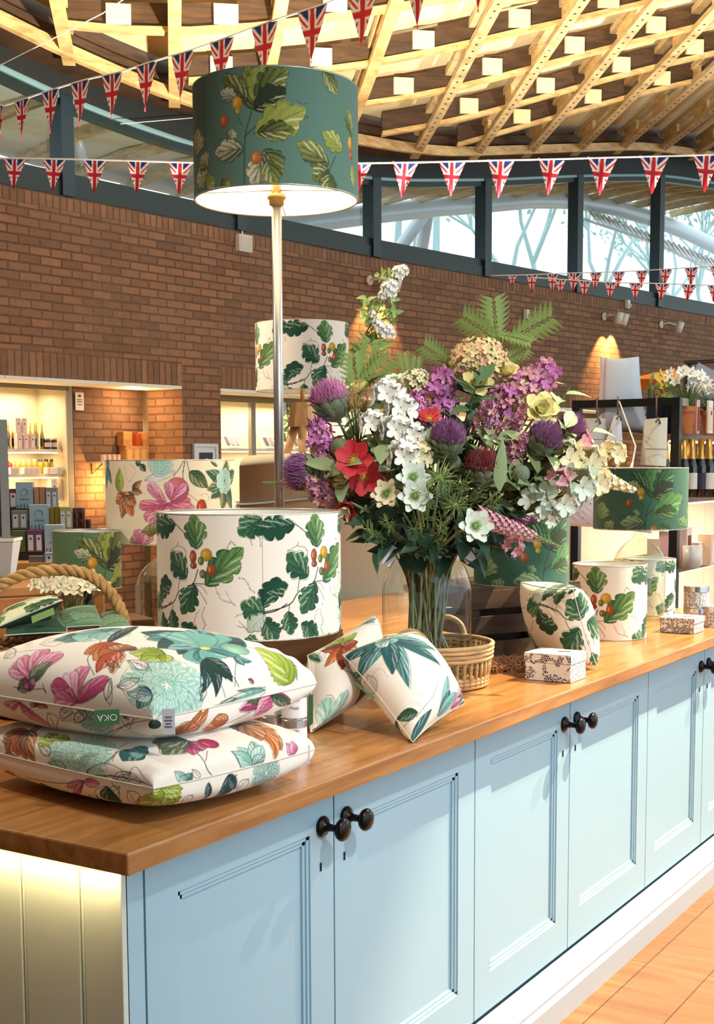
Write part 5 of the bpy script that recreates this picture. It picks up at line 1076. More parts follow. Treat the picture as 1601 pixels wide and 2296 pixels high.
for a in (('small closed sage artichoke bud right under the twin purple thistles', 'bud', 1170, 1060, -.17, 26), ('closed olive artichoke bud beside cream delphiniums', 'budo', 1225, 1046, -.10, 28), ('closed green artichoke bud between pink lilac and red cosmos', 'budo', 762, 1002, -.10, 30), ('small brownish bud just above the red cosmos', 'budo', 822, 1005, -.08, 28), ('small sage bud below the central purple thistle', 'bud', 1016, 1035, -.15, 24)): fl(*a)
fl('tall orchid pink lilac plume rising behind the central thistle', 'lilaca', 985, 895, .02, 66, (.12, .9, .3))
fl('lower half of pink lilac plume beside white blossoms', 'lilaca', 945, 925, -.04, 48, (-.4, .8, .4))
fl('big pinkish lilac plume pointing toward the black shelving rack', 'lilacb', 1185, 868, .02, 72, (.75, .6, .2))
fl('second orchid lilac plume tucked under the yellow rose', 'lilacb', 1118, 900, .02, 42, (.5, .6, .4))
fl('pink lilac plume hanging beside the thin steel pole', 'lilaca', 728, 1000, -.06, 60, (-.3, .85, .3))
fl('pale lilac plume drooping toward the white oak lampshade rim', 'lilacc', 730, 1110, -.12, 54, (-.75, .65, .3), roll=.5)
fl('mauve star flower umbel spread above the maroon artichoke', 'lilacc', 1090, 940, -.08, 46, (.0, .6, .8))
fl('bronze pink umbel between the two thistles', 'lilacc', 1150, 955, -.08, 36, (.3, .5, .8))
fl('faded mauve floret cluster beneath the purple thistle pair', 'lilacc', 1165, 1005, -.13, 36)
fl('bright red cosmos facing front with golden centre', 'cosmos', 793, 1035, -.22, 44, (-.1, .25, 1.))
fl('red cosmos drooping just below the front facing one', 'cosmos', 812, 1066, -.19, 42, (.25, -.35, .8))
fl('red and cream fuchsia like flower overhanging the white oak shade', 'fuchsia', 781, 1135, -.20, 30, (-.35, -.6, .6))
fl('small dark red bloom between cosmos and white hellebores', 'cosmos', 852, 1080, -.15, 20, (.2, -.2, .9))
fl('red bloom half hidden behind the central thistle', 'cosmos', 962, 940, -.08, 28, (.0, .7, .7))
for a in (('white hellebore with green eye, upper of the front pair', 'hellew', 926, 1072, -.27, 38, (.05, .2, 1)), ('white hellebore with green eye, lower of the front pair', 'hellew', 930, 1112, -.28, 38, (.05, -.05, 1)), ('creamy hellebore half turned beside the white front pair', 'hellec', 868, 1108, -.24, 34, (-.3, .1, .9)), ('lone white hellebore low down beside pink spike flower', 'hellew', 1064, 1180, -.26, 40, (.25, .1, 1)), ('small white daisy like bloom above the dark red one', 'hellew', 860, 1058, -.20, 22, (.1, .9, .4))): fl(*a)
for a in (('topmost white stock blossom cluster beside green leaf blade', 'sprayw', 868, 888, -.10, 36), ('white stock cluster right beside the upright leaf blade', 'sprayw', 898, 918, -.12, 34), ('white open blossom under the wheat grass tuft', 'sprayw', 836, 950, -.14, 30), ('white blossom cluster in middle of the bouquet front', 'sprayw', 888, 965, -.17, 36), ('white rounded blossoms next to the central thistle', 'sprayw', 925, 975, -.18, 28), ('white and cream sweet pea cluster above the hellebores', 'sprayw', 905, 1022, -.22, 36), ('cream sweet pea petals beside the white ones above hellebores', 'sprayc', 938, 1022, -.20, 30), ('ragged white bloom at crest behind the stock blossoms', 'hellew', 885, 855, -.02, 28), ('spray of tiny cream blossoms at bouquet crest', 'sprays', 930, 860, .02, 42), ('little white floret pair poking above the cream spray', 'sprayw', 945, 842, .05, 14)): fl(*a)
fl('rusty red bud cluster beside the topmost white blossoms', 'berry', 858, 878, -.02, 24)
fl('large apricot cream hydrangea head at the top of bouquet', 'hydrangea', 1075, 812, .08, 62, (.0, .9, .35))
fl('pale yellow rose just under the apricot hydrangea', 'rose', 1135, 838, .05, 40, (.35, .7, .6)); fl('pale yellow rose between lilac plume and hydrangea', 'rose', 1070, 862, .02, 36, (.0, .4, .9)); fl('yellow rose petals beneath the orchid lilac plume', 'rose', 1212, 918, -.05, 40, (.2, .3, .9)); fl('yellow rose bud next to the fern at lamp side', 'rose', 800, 872, .08, 26, (-.4, .6, .6))
for a in (('cream delphinium cluster next to the purple thistles', 'sprayc', 1262, 1028, -.10, 44), ('cream blossom mass spreading toward the emerald lamp', 'sprayc', 1312, 1040, -.08, 44), ('white blossom mass at the side of teal shade', 'spraym', 1290, 1085, -.12, 46), ('white blossom mass hanging over the emerald crate shade', 'spraym', 1250, 1120, -.15, 44), ('pale mint blossoms nearest the bare stems', 'spraym', 1205, 1130, -.15, 38), ('drooping white petals at the emerald shade rim', 'spraym', 1225, 1160, -.16, 26), ('cream blossoms beside emerald glass lamp shade', 'sprayc', 1330, 1080, -.08, 36), ('cream blossoms pointing up toward the hanging paper bags', 'sprayc', 1372, 1018, -.02, 30)): fl(*a)
fl('cream delphinium spike reaching across the emerald lamp shade', 'spiked', 1370, 1080, -.05, 52, (.9, -.38, .25)); fl('cream flower tip above the delphinium spike', 'spiked', 1350, 1030, -.02, 44, (.7, .6, .2)); fl('pink sweet pea hanging among the cream delphiniums', 'sprayp', 1250, 1075, -.16, 26); fl('pale pink lily bud beside the topmost side thistle', 'sprayp', 1300, 990, -.06, 26)
fl('pink speedwell spike jutting low over the emerald shade', 'spikek', 1160, 1190, -.22, 90, (.92, -.36, .2)); fl('slim peach spike crossing in front of the steel pole', 'spikek', 655, 1086, -.06, 60, (-.98, .05, .2)); fl('peach blossoms beside lowest sideways thistle', 'spraya', 770, 1090, -.12, 26); fl('faint lilac spike behind the pink speedwell', 'spikel', 1190, 1165, -.15, 44, (.9, .2, .2)); fl('rose pink lily half hidden below the pink speedwell', 'sprayp', 1150, 1225, -.18, 22)
fl('feathery green love in a mist head beside white hellebores', 'nigella', 985, 1075, -.27, 44); fl('feathery green seed head low near white hellebore', 'nigella', 1020, 1135, -.24, 36)
def gr(name, cat, *a, **k): return stem_thing(name, cat, *a, group='greenery of the bouquet', **k)
gr('wheat_grass', 'grass', 'tuft of bristly wheat grass between thistle and white blossoms', 'wheat', 800, 955, -.04, 62, (-.05, .95, .25))
FN = 'green fern frond standing %s'
for lab, px, py, s, ax, ro in (('tallest above the apricot hydrangea', 1112, 722, 54, (-.10, .98, .15), .1), ('pointing toward the wall spotlight', 1185, 742, 62, (.88, .45, .15), .2), ('leaning toward the lamp pole above hydrangea', 1080, 738, 52, (-.85, .45, .15), -.2), ('drooping above the yellow rose', 1150, 760, 44, (.8, -.3, .3), 0), ('low beside the pink lilac plume', 985, 800, 44, (-.8, .5, .2), 0), ('small and upright behind cream spray', 908, 822, 30, (-.2, .95, .1), 0), ('second small one behind the cream spray', 932, 826, 26, (.1, .95, .1), 0), ('against the tripod lamp shade', 818, 822, 62, (.25, .95, .15), 0), ('arching beside tripod lamp shade', 838, 838, 52, (.75, .6, .15), 0), ('yellowish under the blossom branch', 800, 850, 56, (-.1, .9, .3), .4), ('at the side of the apricot hydrangea', 1150, 800, 38, (.85, .45, .2), 0)):
    gr('fern_frond', 'fern', FN % lab, 'fern', px, py, .08, s, ax, ro)
gr('leaf_blade', 'leaf', 'single upright green leaf blade beside white stock', 'leafgreen', 905, 905, -.10, 38, (.25, .95, .1), .9); gr('leaf_blade', 'leaf', 'glossy dark leaf arching over the pink lilac', 'leafdark', 1050, 868, .03, 44, (.85, -.45, .1), 1.); gr('leaf_blade', 'leaf', 'broad green leaf slanting in the bouquet middle', 'leafgreen', 898, 990, -.15, 40, (.6, -.7, .2), .6); gr('leaf_blade', 'leaf', 'pale mint leaf hanging beside the jar neck', 'leafmint', 845, 1262, -.10, 26, (.15, -.98, .1), .5); gr('leaf_blade', 'leaf', 'sage leaf standing upright beside olive buds', 'leafsage', 1128, 1040, -.24, 56, (.1, .95, .2), .5)
gr('leaf_blade', 'leaf', 'dark glossy leaf hanging in front of jar neck', 'leafdark', 890, 1240, -.16, 36, (-.6, -.75, .2), .8); gr('leaf_blade', 'leaf', 'dark glossy leaf hanging over the middle of jar neck', 'leafdark', 975, 1245, -.16, 34, (.1, -.98, .2), .5); gr('leaf_blade', 'leaf', 'dark leaf spreading low over the oak shade side', 'leafdark', 845, 1205, -.12, 44, (-.9, .3, .2), 1.)
fl('twig tip poking out beyond the low leaves toward the oak shade', 'leafsage', 815, 1215, -.10, 30, (-.95, -.2, .2))
rs = random.Random(21)
def fill(kind, label, pts, s, dd):
    for px, py in pts: stem_thing('foliage_sprig', 'foliage', label, kind, px, py, dd+rs.uniform(-.05, .05), s*1.25*rs.uniform(.85, 1.15), None, rs.uniform(0, 6), group='foliage sprigs, '+kind[5:])
fill('sprigsage', 'sage green serrated leaf sprig among the bouquet flowers', [(775, 1075), (830, 1120), (800, 1110), (960, 1030), (1075, 1120), (1180, 1090), (1040, 1085), (1140, 1110), (1245, 990), (1100, 1020), (880, 1040), (1200, 1050)], 56, -.10)
fill('sprigdark', 'dark green glossy leaf sprig low in the bouquet', [(840, 1190), (900, 1175), (955, 1190), (1010, 1180), (880, 1225), (1060, 1215), (1100, 1225), (1020, 1225), (940, 1225), (850, 1150), (1110, 1180), (985, 1155)], 56, -.10)
fill('sprigmid', 'mid green leaf sprig filling the bouquet centre', [(870, 1010), (960, 1000), (1040, 990), (1000, 1100), (900, 1140), (1110, 1090), (1180, 1140), (1230, 1095), (850, 975), (920, 945), (1130, 985), (1060, 1150), (810, 1170), (770, 960), (1060, 900)], 58, .0)
fill('spriggreen', 'slim leafed green sprig behind the flower heads', [(780, 925), (840, 915), (1000, 870), (1150, 880), (1240, 930), (1290, 1010), (1010, 930), (950, 900), (1100, 860), (1200, 900)], 54, .08)
fill('sprigfine', 'feathery light green sprig near the jar neck', [(880, 1190), (935, 1200), (985, 1195), (1030, 1110), (1000, 1130), (850, 1210), (1060, 1130), (960, 1140), (1090, 1150)], 48, -.20)
fill('sprigdark', 'dark green glossy leaf sprig low in the bouquet', [(900, 1095), (1030, 1050), (1120, 1150), (1160, 1120), (950, 1080), (850, 1090)], 60, .06)
fill('sprigsage', 'sage green serrated leaf sprig among the bouquet flowers', [(1130, 1095), (1185, 1105), (1062, 1092), (1010, 1110), (750, 1085), (795, 1125), (840, 1135), (1150, 1010), (1085, 990), (850, 1025), (1215, 1085), (1120, 1165)], 34, -.10)
fill('spriggreen', 'slim leafed green sprig behind the flower heads', [(880, 980), (940, 1000), (905, 945), (960, 1120), (1040, 1020), (1245, 1000)], 40, -.08)
# blossom branch
bp = [at(x, y, 3.78) for x, y in ((905, 605), (868, 660), (840, 710), (815, 760), (795, 810), (792, 870), (850, 1000))]
br = thing('blossom_branch', 'tall thin blossom branch rising above the bouquet against the brick wall', 'branch', bp[3], group='greenery of the bouquet')
foot = np.array([vx+.05, vy-.02, zv0+.022]); MB().tube(cr(bp+[np.array([vx-.03, vy+.02, zn]), foot], 6), [.0016]*10+[.0028]*100, 6).build('twig', M_twig, br, True) if False else None
pts_ = cr(bp+[np.array([vx-.03, vy+.02, zn]), foot], 6); MB().tube(pts_, list(np.linspace(.0014, .0036, len(pts_))), 6).build('twig', M_twig, br, True)
tw2 = [at(x, y, 3.78) for x, y in ((880, 700), (860, 715), (835, 735), (815, 762))]; MB().tube(cr(tw2, 5), .0013, 5).build('side_twig', M_twig, br, True)
for (x, y, s) in ((893, 612, 15), (905, 606, 12), (880, 640, 13), (868, 648, 15), (876, 655, 14), (858, 662, 10), (852, 735, 14), (862, 745, 15), (870, 738, 13), (876, 748, 12), (845, 728, 13), (835, 705, 9)):
    c = at(x, y, 3.76); me = proto('sprayw')[0][1]; o = bpy.data.objects.new('blossom', me); COL.objects.link(o); o.parent = br; s_ = s*1.05*3.76/FPX
    o.matrix_local = Matrix.Translation(Vector(c-bp[3])) @ frame(-camF+camU*.4, tuple(camR)).to_4x4() @ Matrix.Diagonal((s_, s_, s_, 1))
for (x, y, s) in ((868, 620, 18), (880, 615, 14), (866, 672, 18), (824, 695, 24), (832, 682, 16), (836, 715, 18), (880, 700, 18), (870, 712, 16), (832, 745, 26), (846, 770, 22), (838, 760, 18), (800, 785, 18)):
    c = at(x, y, 3.785); me = proto('spriglime')[0][1]; o = bpy.data.objects.new('leaf_cluster', me); COL.objects.link(o); o.parent = br; s_ = s*2.0*3.78/FPX
    o.matrix_local = Matrix.Translation(Vector(c-bp[3])) @ frame(-camF*.6+camU*rs.uniform(-.5, .8)+camR*rs.uniform(-.8, .8), tuple(camR)).to_4x4() @ Matrix.Diagonal((s_, s_, s_, 1))
# paper price tags hanging from the bouquet
for lab, px, py, rr in (('white paper swing tag hanging at the jar neck beside dark leaves', 873, 1245, .5), ('white paper swing tag below the lone white hellebore', 1045, 1240, -.6)):
    p = at(px, py, 3.66-.15); t = thing('swing_tag', lab, 'tag', p); MB().box((0, 0, 0), (.030, .001, .055), rotz(-YAW) @ Matrix.Rotation(rr, 3, 'Y')).build('card', M_tag, t); MB().tube([(0, 0, .026), (0.004, .01, .06), (.01, .03, .11)], .0008, 4).build('string', M_tag, t)
# ================================================================== SMALL GOODS ON THE COUNTER
def damask(name, ink, paper, sc=1.):
    t = NT(name); co = t.coords('Object'); a = t.n('ShaderNodeTexVoronoi', Scale=62.*sc, Randomness=.25); t.l(co, a.inputs['Vector']); b = t.n('ShaderNodeTexVoronoi', Scale=170.*sc, Randomness=.7); t.l(co, b.inputs['Vector']); b.feature = 'DISTANCE_TO_EDGE'
    w_ = t.n('ShaderNodeTexWave', Scale=30.*sc, Distortion=9., Detail=2.); t.l(co, w_.inputs['Vector'])
    s1 = t.n('ShaderNodeMath', _operation='LESS_THAN'); t.l(a.outputs['Distance'], s1.inputs[0]); s1.inputs[1].default_value = .36
    s2 = t.n('ShaderNodeMath', _operation='GREATER_THAN'); t.l(b.outputs['Distance'], s2.inputs[0]); s2.inputs[1].default_value = .10
    s3 = t.n('ShaderNodeMath', _operation='GREATER_THAN'); t.l(w_.outputs['Fac'], s3.inputs[0]); s3.inputs[1].default_value = .60
    m1 = t.n('ShaderNodeMath', _operation='MULTIPLY'); t.l(s1.outputs[0], m1.inputs[0]); t.l(s2.outputs[0], m1.inputs[1])
    m3 = t.n('ShaderNodeMath', _operation='MULTIPLY'); t.l(s3.outputs[0], m3.inputs[0]); t.l(s2.outputs[0], m3.inputs[1])
    m2 = t.n('ShaderNodeMath', _operation='MAXIMUM'); t.l(m1.outputs[0], m2.inputs[0]); t.l(m3.outputs[0], m2.inputs[1])
    t.l(t.mix(paper, ink, m2.outputs[0]), t.p.inputs['Base Color']); t.p.inputs['Roughness'].default_value = .5; _mats[name] = t.mat; return t.mat
M_dam = damask('damask_card', C(60, 50, 58), C(238, 236, 232)); M_ltop = mat('box_lid_top', C(240, 232, 206), .5, var=.02)
def giftbox(label, lo, w_, d_, h_, slot=True):
    t = thing('gift_box', label, 'box', (lo[0]+w_/2, lo[1]+d_/2, HC), group='patterned gift boxes')
    MB().box((0, 0, h_*.33+.001), (w_, d_, h_*.66)).build('body', M_dam, t, bevel=.001)
    l = MB(); l.box((0, 0, h_*.83), (w_+.004, d_+.004, h_*.32)); l.build('lid', M_dam, t, bevel=.001)
    MB().box((0, 0, h_*.995), (w_+.003, d_+.003, .0015)).build('lid_top', M_ltop, t)
    MB().box((.012, -.02, h_*1.0+.0006), (.010, .035, .0012), rotz(.35)).build('slot', M_gap, t)
giftbox('black and white patterned gift box alone on the oak worktop before dark crate', (3.392, 1.424), .110, .138, .078)
giftbox('flatter black and white patterned gift box beside the patterned tins', (4.600, 1.462), .115, .125, .056)
M_tin = mat('silver_tin', C(206, 208, 214), .22, .9, var=.04); M_damb = damask('damask_tin', C(70, 70, 104), C(230, 232, 240), 1.3)
def tin(label, x, y, z, r, h, body, grp, lid=True):
    t = thing('candle_tin', label, 'tin', (x, y, z), group=grp)
    MB().lathe([(0, 0), (r, 0), (r, h*.76), (0, h*.76)], 32, smooth=False).build('body', body, t); MB().lathe([(0, h*.74), (r*1.03, h*.74), (r*1.03, h*.98), (r*.98, h), (0, h)], 32, smooth=False).build('lid', M_tin, t)
    MB().lathe([(r*1.02, .001), (r*1.02, h*.07)], 32).build('base_rim', M_tin, t); return t
P = at(1563, 1384, 4.98); tz = HC
tin('patterned silver tin at bottom of the short stack by flat gift box', P[0], P[1], HC, .050, .068, M_damb, 'patterned tins'); tin('patterned silver tin on top of the short stack', P[0]-.002, P[1]+.004, HC+.0685, .046, .082, M_damb, 'patterned tins')
P2 = at(1598, 1392, 4.92); tin('patterned tin standing beside the two tin stack', P2[0]+.03, P2[1], HC, .048, .078, M_damb, 'patterned tins')
M_lab = mat('white_label', C(232, 236, 240), .6, var=.02)
for i, (px, py, dd, r, labs) in enumerate(((661, 1676, 2.90, .027, ('white labelled silver tin at the foot of the front pair behind cushions', 'white labelled silver tin on top of the front pair behind cushions')), (612, 1668, 3.02, .027, ('silver tin under its twin, half hidden by the stacked cushions', 'silver tin top of the half hidden pair behind stacked cushions')))):
    P = onz(px, py, HC)
    for k_ in range(2):
        t = tin(labs[k_], P[0], P[1], HC+k_*.0645, r, .064, M_lab, 'labelled tins behind the cushions')
        if i == 0:
            for j, (tx, sz, zz) in enumerate((('LICHEN', .006, .040), ('Musk', .010, .024))):
                cu = bpy.data.curves.new('lettering', 'FONT'); cu.body = tx; cu.size = sz; cu.extrude = .0002; cu.align_x = 'CENTER'
                q = text_mesh('lettering', cu, mat('label_ink', C(120, 126, 130), .7)); q.parent = t; a = face_dir(P); q.location = (math.cos(a)*(r+.0006), math.sin(a)*(r+.0006), zz); q.rotation_euler = (PI/2, 0, a+PI/2)
# brown sheepskin
FP = onz(1120, 1500, HC); fu = thing('sheepskin', 'brown fluffy sheepskin lying on worktop between basket and dark crate', 'fur', FP); rr = random.Random(4); mb = MB()
for i in range(1500):
    a = rr.uniform(0, 2*PI); r = math.sqrt(rr.random()); p = np.array([r*.16*math.cos(a)+.03, r*.085*math.sin(a), 0]); p = np.array(rotz(-.45) @ Vector(p)); q = p+np.array([rr.gauss(0, .016), rr.gauss(0, .016), rr.uniform(.016, .036)*(1.15-r*.5)]); mb.tube([p, (p+q)/2+np.array([0, 0, .008]), q], [.0028, .0024, .0006], 3, False)
mb.build('fur', mat('brown_fur', C(164, 112, 74), .9, var=.25, vs=40), fu); MB().lathe([(0, .004), (.09, .004), (.10, 0)], 20).build('hide', mat('fur_hide', C(110, 76, 52), .9), fu)
# ---- rope handled wicker basket with its goods
M_rope = wood('twisted_rope', C(166, 122, 66), C(216, 172, 108), (9, 9, 9), .7, .3); M_wk2 = wood('brown_wicker', C(120, 72, 36), C(176, 118, 66), (4, 4, 18), .6, .25)
BP = at(118, 1440, 3.30); bz = BP[2]-HC; Bk = thing('rope_basket', 'brown wicker basket with thick twisted rope handle behind the stacked cushions', 'basket', (BP[0], BP[1], HC)); R_ = .185
for k_ in range(11):
    z = .012+(bz-.03)*k_/10
    for ph in (0, PI): MB().tube(ring_pts(R_*(.86+.14*k_/10), z, 96, .005, 24, (0, 0)) if ph == 0 else [(x*1.0, y*1.0, zz+.007) for x, y, zz in ring_pts(R_*(.86+.14*k_/10), z, 96, -.005, 24)], .0055, 6, False).build('weave', M_wk2, Bk)
for ph in (0, 2.1, 4.2): MB().tube([((R_+.006*math.cos(14*a+ph))*math.cos(a), (R_+.006*math.cos(14*a+ph))*math.sin(a), bz-.01+.009*math.sin(14*a+ph)) for a in np.linspace(0, 2*PI, 150)], .006, 6, False).build('braided_rim', M_wk2, Bk)
MB().lathe([(0, .004), (R_*.85, .004)], 40).build('base', M_wk2, Bk)
hp = [at(x, y, 3.30)-np.array([BP[0], BP[1], HC]) for x, y in ((-48, 1420), (-40, 1370), (-5, 1318), (60, 1287), (140, 1278), (205, 1292), (252, 1335), (277, 1385), (285, 1425))]
hc = cr(hp, 16); n_ = len(hc)
for ph in (0, 2*PI/3, 4*PI/3):
    pts = []
    for i in range(n_):
        t_ = hc[min(i+1, n_-1)]-hc[max(i-1, 0)]; t_ /= np.linalg.norm(t_); a_ = np.cross(t_, np.array(cF)); a_ /= np.linalg.norm(a_); b_ = np.cross(t_, a_); th = i*.42+ph; pts.append(hc[i]+(a_*math.cos(th)+b_*math.sin(th))*.0075)
    MB().tube(pts, .0085, 8).build('rope_strand', M_rope, Bk)
gm = mat('green_padded_cotton', C(40, 84, 58), .8, var=.2, vs=30); ca = Cv(.25, .25, 900, rgb(206, 218, 170)); ix = np.mgrid[0:ca.H, 0:ca.W]; ca.a = np.clip(CV_OAK.sample(ix[1]/ca.k*1.1, np.clip(ix[0]/ca.k*1.1, 0, .299))*np.array([.92, 1., .72]), 0, 1); cdk = Cv(.25, .25, 300, rgb(30, 74, 54))
for i in range(14): cdk.leaf((.02+.017*i, .03+.014*(i*7 % 13)), (.05+.016*i, .08+.012*(i*5 % 11)), .05, 'oak', rgb(20, 50, 38), rgb(90, 140, 80))
def padded(label, c4, hf, hb, f_, b_, nm='oven_mitt', cat='oven mitt'):
    return pillow(nm, label, *[at(*q) for q in c4], hf, hb, f_, b_, 110, cat, 'green kitchen textiles in the rope basket')
a_, _, _ = padded('quilted green and cream oak leaf oven mitt in the rope basket', ((-10, 1408, 3.20), (140, 1346, 3.20), (128, 1338, 3.40), (5, 1372, 3.40)), .022, .03, ca, cdk)
o = MB(); o.quad(*[tuple(at(x, y, 3.165)) for x, y in ((72, 1398), (122, 1377), (120, 1362), (70, 1382))]); o.build('sewn_label', mat('pale_green_label', C(150, 190, 110), .7), a_, True)
cs = Cv(.25, .25, 500, rgb(112, 150, 116))
for i in range(26): cs.leaf((.01*i, .02+.008*(i*7 % 27)), (.01*i+.06, .03+.008*(i*7 % 27)), .02, 'lance', rgb(80, 120, 92), rgb(164, 184, 128))
padded('folded sage green tea towel in the rope basket before daffodils', ((130, 1408, 3.24), (236, 1402, 3.24), (212, 1358, 3.36), (135, 1372, 3.36)), .02, .02, cs, cs, 'tea_towel', 'towel')
padded('second sage green tea towel by the rope handle foot', ((222, 1412, 3.22), (292, 1408, 3.22), (280, 1374, 3.36), (225, 1378, 3.36)), .018, .02, cs, cs, 'tea_towel', 'towel')
padded('dark green oak print apron folded deep in the rope basket', ((10, 1425, 3.18), (150, 1418, 3.18), (160, 1370, 3.42), (20, 1385, 3.42)), .018, .02, cdk, cdk, 'folded_apron', 'apron')
# ---- daffodils
M_terra = mat('terracotta', C(204, 124, 74), .75, var=.1, bump=.1)
def daffodils(label, p, pr, ph, n, spread, hgt, s_, m1, seed, potm=None, drop=0.):
    t = thing('potted_daffodils', label, 'potted plant', p); rr = random.Random(seed)
    MB().lathe([(0, 0), (pr*.72, 0), (pr*.95, ph*.8), (pr*1.06, ph*.8), (pr*1.06, ph), (pr*.94, ph), (pr*.9, ph*.9), (0, ph*.88)], 28, smooth=False).build('pot', potm or M_terra, t)
    lf = MB()
    for i in range(n*2): a = rr.uniform(0, 2*PI); r = rr.uniform(.3, 1)*spread*.8; petal(lf, (pr*.4*math.cos(a), pr*.4*math.sin(a), ph*.85), (math.cos(a)*r, math.sin(a)*r, hgt*.75), (-math.cos(a), -math.sin(a), .3), hgt*.85, .018*hgt/.3, .2, -.2, 3)
    lf.build('leaves', M_lf, t)
    for i in range(n):
        a = i*2.4+rr.uniform(-.3, .3); r = spread*math.sqrt((i+.5)/n); q = np.array([r*math.cos(a), r*math.sin(a), ph+hgt*rr.uniform(.72, 1.)-drop*r]); st = MB(); st.tube([(pr*.3*math.cos(a), pr*.3*math.sin(a), ph*.85), q*.55+np.array([0, 0, ph*.4]), q], .0025*hgt/.25, 5); st.build('flower_stem', M_stem, t)
        fm = MB(); ax = Vector((math.cos(a)*.8, math.sin(a)*.8, .5))-camF*.7; Mx = frame(ax, (.2, .5, .3))
        for j in range(6): b = 2*PI*j/6; petal(fm, q, np.array(Mx @ Vector((math.cos(b), math.sin(b), .15))), np.array(Mx @ Vector((0, 0, 1))), s_, s_*.55, .2, .1, 0)
        fm.lathe([(s_*.16, 0), (s_*.2, s_*.2), (s_*.28, s_*.32)], 10, q, Mx); fm.build('bloom', m1, t)
    return t
P = at(160, 1385, 3.62); daffodils('pot of creamy white daffodils under the arch of the rope handle', (P[0], P[1], HC), .055, P[2]-HC, 26, .10, .115, .026, mat('cream_daffodil', C(252, 244, 214), .6, var=.05), 3)
P = at(40, 1340, 3.95); t = thing('wooden_box', 'tan wooden box with dark corner stud behind the rope basket', 'box', (P[0], P[1], HC), -.5); MB().box((0, 0, .11), (.30, .20, .24)).build('body', wood('tan_wood', C(176, 112, 56), C(206, 146, 84), (2, 8, 8), .5, .1), t, bevel=.006); MB().box((0.02, -.103, .12), (.022, .008, .022), Matrix.Rotation(.78, 3, 'Y')).build('stud', M_black, t); MB().box((0, 0, .245), (.31, .21, .03)).build('lid', wood('tan_wood', C(176, 112, 56), C(206, 146, 84)), t, bevel=.005)
P = at(298, 1390, 3.75); t = thing('wooden_chest', 'small brown chest with brass studs behind rope basket', 'chest', (P[0]-.05, P[1]+.05, HC), -.5); MB().box((0, 0, .075), (.22, .16, .15)).build('body', M_crate, t, bevel=.004); MB().box((0, 0, .165), (.225, .165, .03)).build('lid', M_crate, t, bevel=.004)
for k_ in range(4): MB().ball((-.09+.06*k_, -.083, .13), .006, 8, 5).build('stud', M_knob, t)
# ---- zinc planter on a grey stand at the frame edge
P = at(8, 1292, 5.3); t = thing('display_stand', 'grey post of a tall floor stand beside the shelves of bottles', 'stand', (P[0], P[1], 0)); zt = at(8, 942, 5.3)[2]; M_gp = mat('grey_post', C(124, 124, 120), .5, .2)
MB().box((0, 0, zt/2), (.045, .045, zt)).build('post', M_gp, t); MB().lathe([(0, 0), (.18, 0), (.18, .015), (0, .02)], 24).build('foot', M_gp, t)
P = at(5, 1292, 4.6); h_ = at(5, 1208, 4.6)[2]-P[2]; t = thing('planter_table', 'small dark table under the white planter', 'table', (P[0], P[1], 0)); MB().box((0, 0, P[2]-.012), (.3, .3, .022)).build('top', M_crate, t)
for sx in (-1, 1):
    for sy in (-1, 1): MB().box((sx*.12, sy*.12, (P[2]-.024)/2), (.025, .025, P[2]-.024)).build('leg', M_crate, t)
t = thing('planter', 'white tapered planter at the frame edge above the rope handle', 'planter', P); MB().lathe([(0, 0), (.052, 0), (.080, h_), (.076, h_), (.050, .006), (0, .006)], 4, M=rotz(-YAW+PI/4), smooth=False).build('body', mat('white_zinc', C(222, 224, 226), .5, .1, bump=.1), t); MB().lathe([(.080, h_-.006), (.084, h_-.006), (.084, h_+.004), (.076, h_+.004)], 4, M=rotz(-YAW+PI/4), smooth=False).build('rim', M_white, t)
# ---- upholstered tub chair on a low plinth behind the counter
CP = at(722, 1180, 6.62); PZ = .50; rzc = -YAW+PI+.25
t = thing('chair_plinth', 'low cream plinth raising the upholstered armchair', 'plinth', (CP[0], CP[1], 0), 0); MB().box((0, 0, PZ/2), (.84, .84, PZ)).build('body', M_cream, t, bevel=.005)
M_uph = mat('oatmeal_upholstery', C(206, 192, 164), .9, var=.06, vs=30, bump=.25, bs=400, sheen=.3); M_uph2 = mat('grey_upholstery', C(150, 148, 146), .9, var=.05, vs=30, bump=.2, bs=400)
ch = thing('armchair', 'oatmeal upholstered tub armchair with piping behind the white oak shade', 'armchair', (CP[0], CP[1], PZ), rzc); zt = at(725, 1012, 6.62)[2]-PZ
def shell(r0, r1, z0, z1f, a0, a1, mb, n=40):
    P_ = []
    for a in np.linspace(a0, a1, n):
        e = np.array([math.cos(a)*1.0, math.sin(a)*.92]); z1 = z1f(a); rm = (r0+r1)/2; hw = (r1-r0)/2; row = [(*(e*r0), z0), (*(e*r0), z1-hw)]
        for b in np.linspace(PI, 0, 7): row.append((*(e*(rm+hw*math.cos(b))), z1-hw+hw*math.sin(b)))
        row += [(*(e*r1), z1-hw), (*(e*r1), z0)]; P_.append(row)
    mb.grid(P_); return mb
shell(.30, .41, .12, lambda a: zt-.02*abs(math.cos(a*1.0)), PI*.0-.55, PI+.55, MB()).build('back_shell', M_uph, ch)
e_ = lambda a, z: (math.cos(a)*.424, math.sin(a)*.92*.424*1.0/1.0, z)
MB().tube([(math.cos(a)*.418, math.sin(a)*.386, zt-.21-.05*math.cos(a)) for a in np.linspace(-.55, PI+.55, 50)], .009, 6).build('piping', M_uph2, ch)
MB().box((0, -.06, .30), (.56, .58, .14)).build('seat_cushion', M_uph, ch, bevel=.04); MB().box((0, -.02, .17), (.62, .60, .12)).build('seat_base', M_uph2, ch, bevel=.01)
for sx in (-1, 1):
    for sy in (-1, 1): MB().cyl((sx*.26, sy*.24, .0), (sx*.24, sy*.22, .12), .016, .024, 10).build('leg', M_beech, ch)
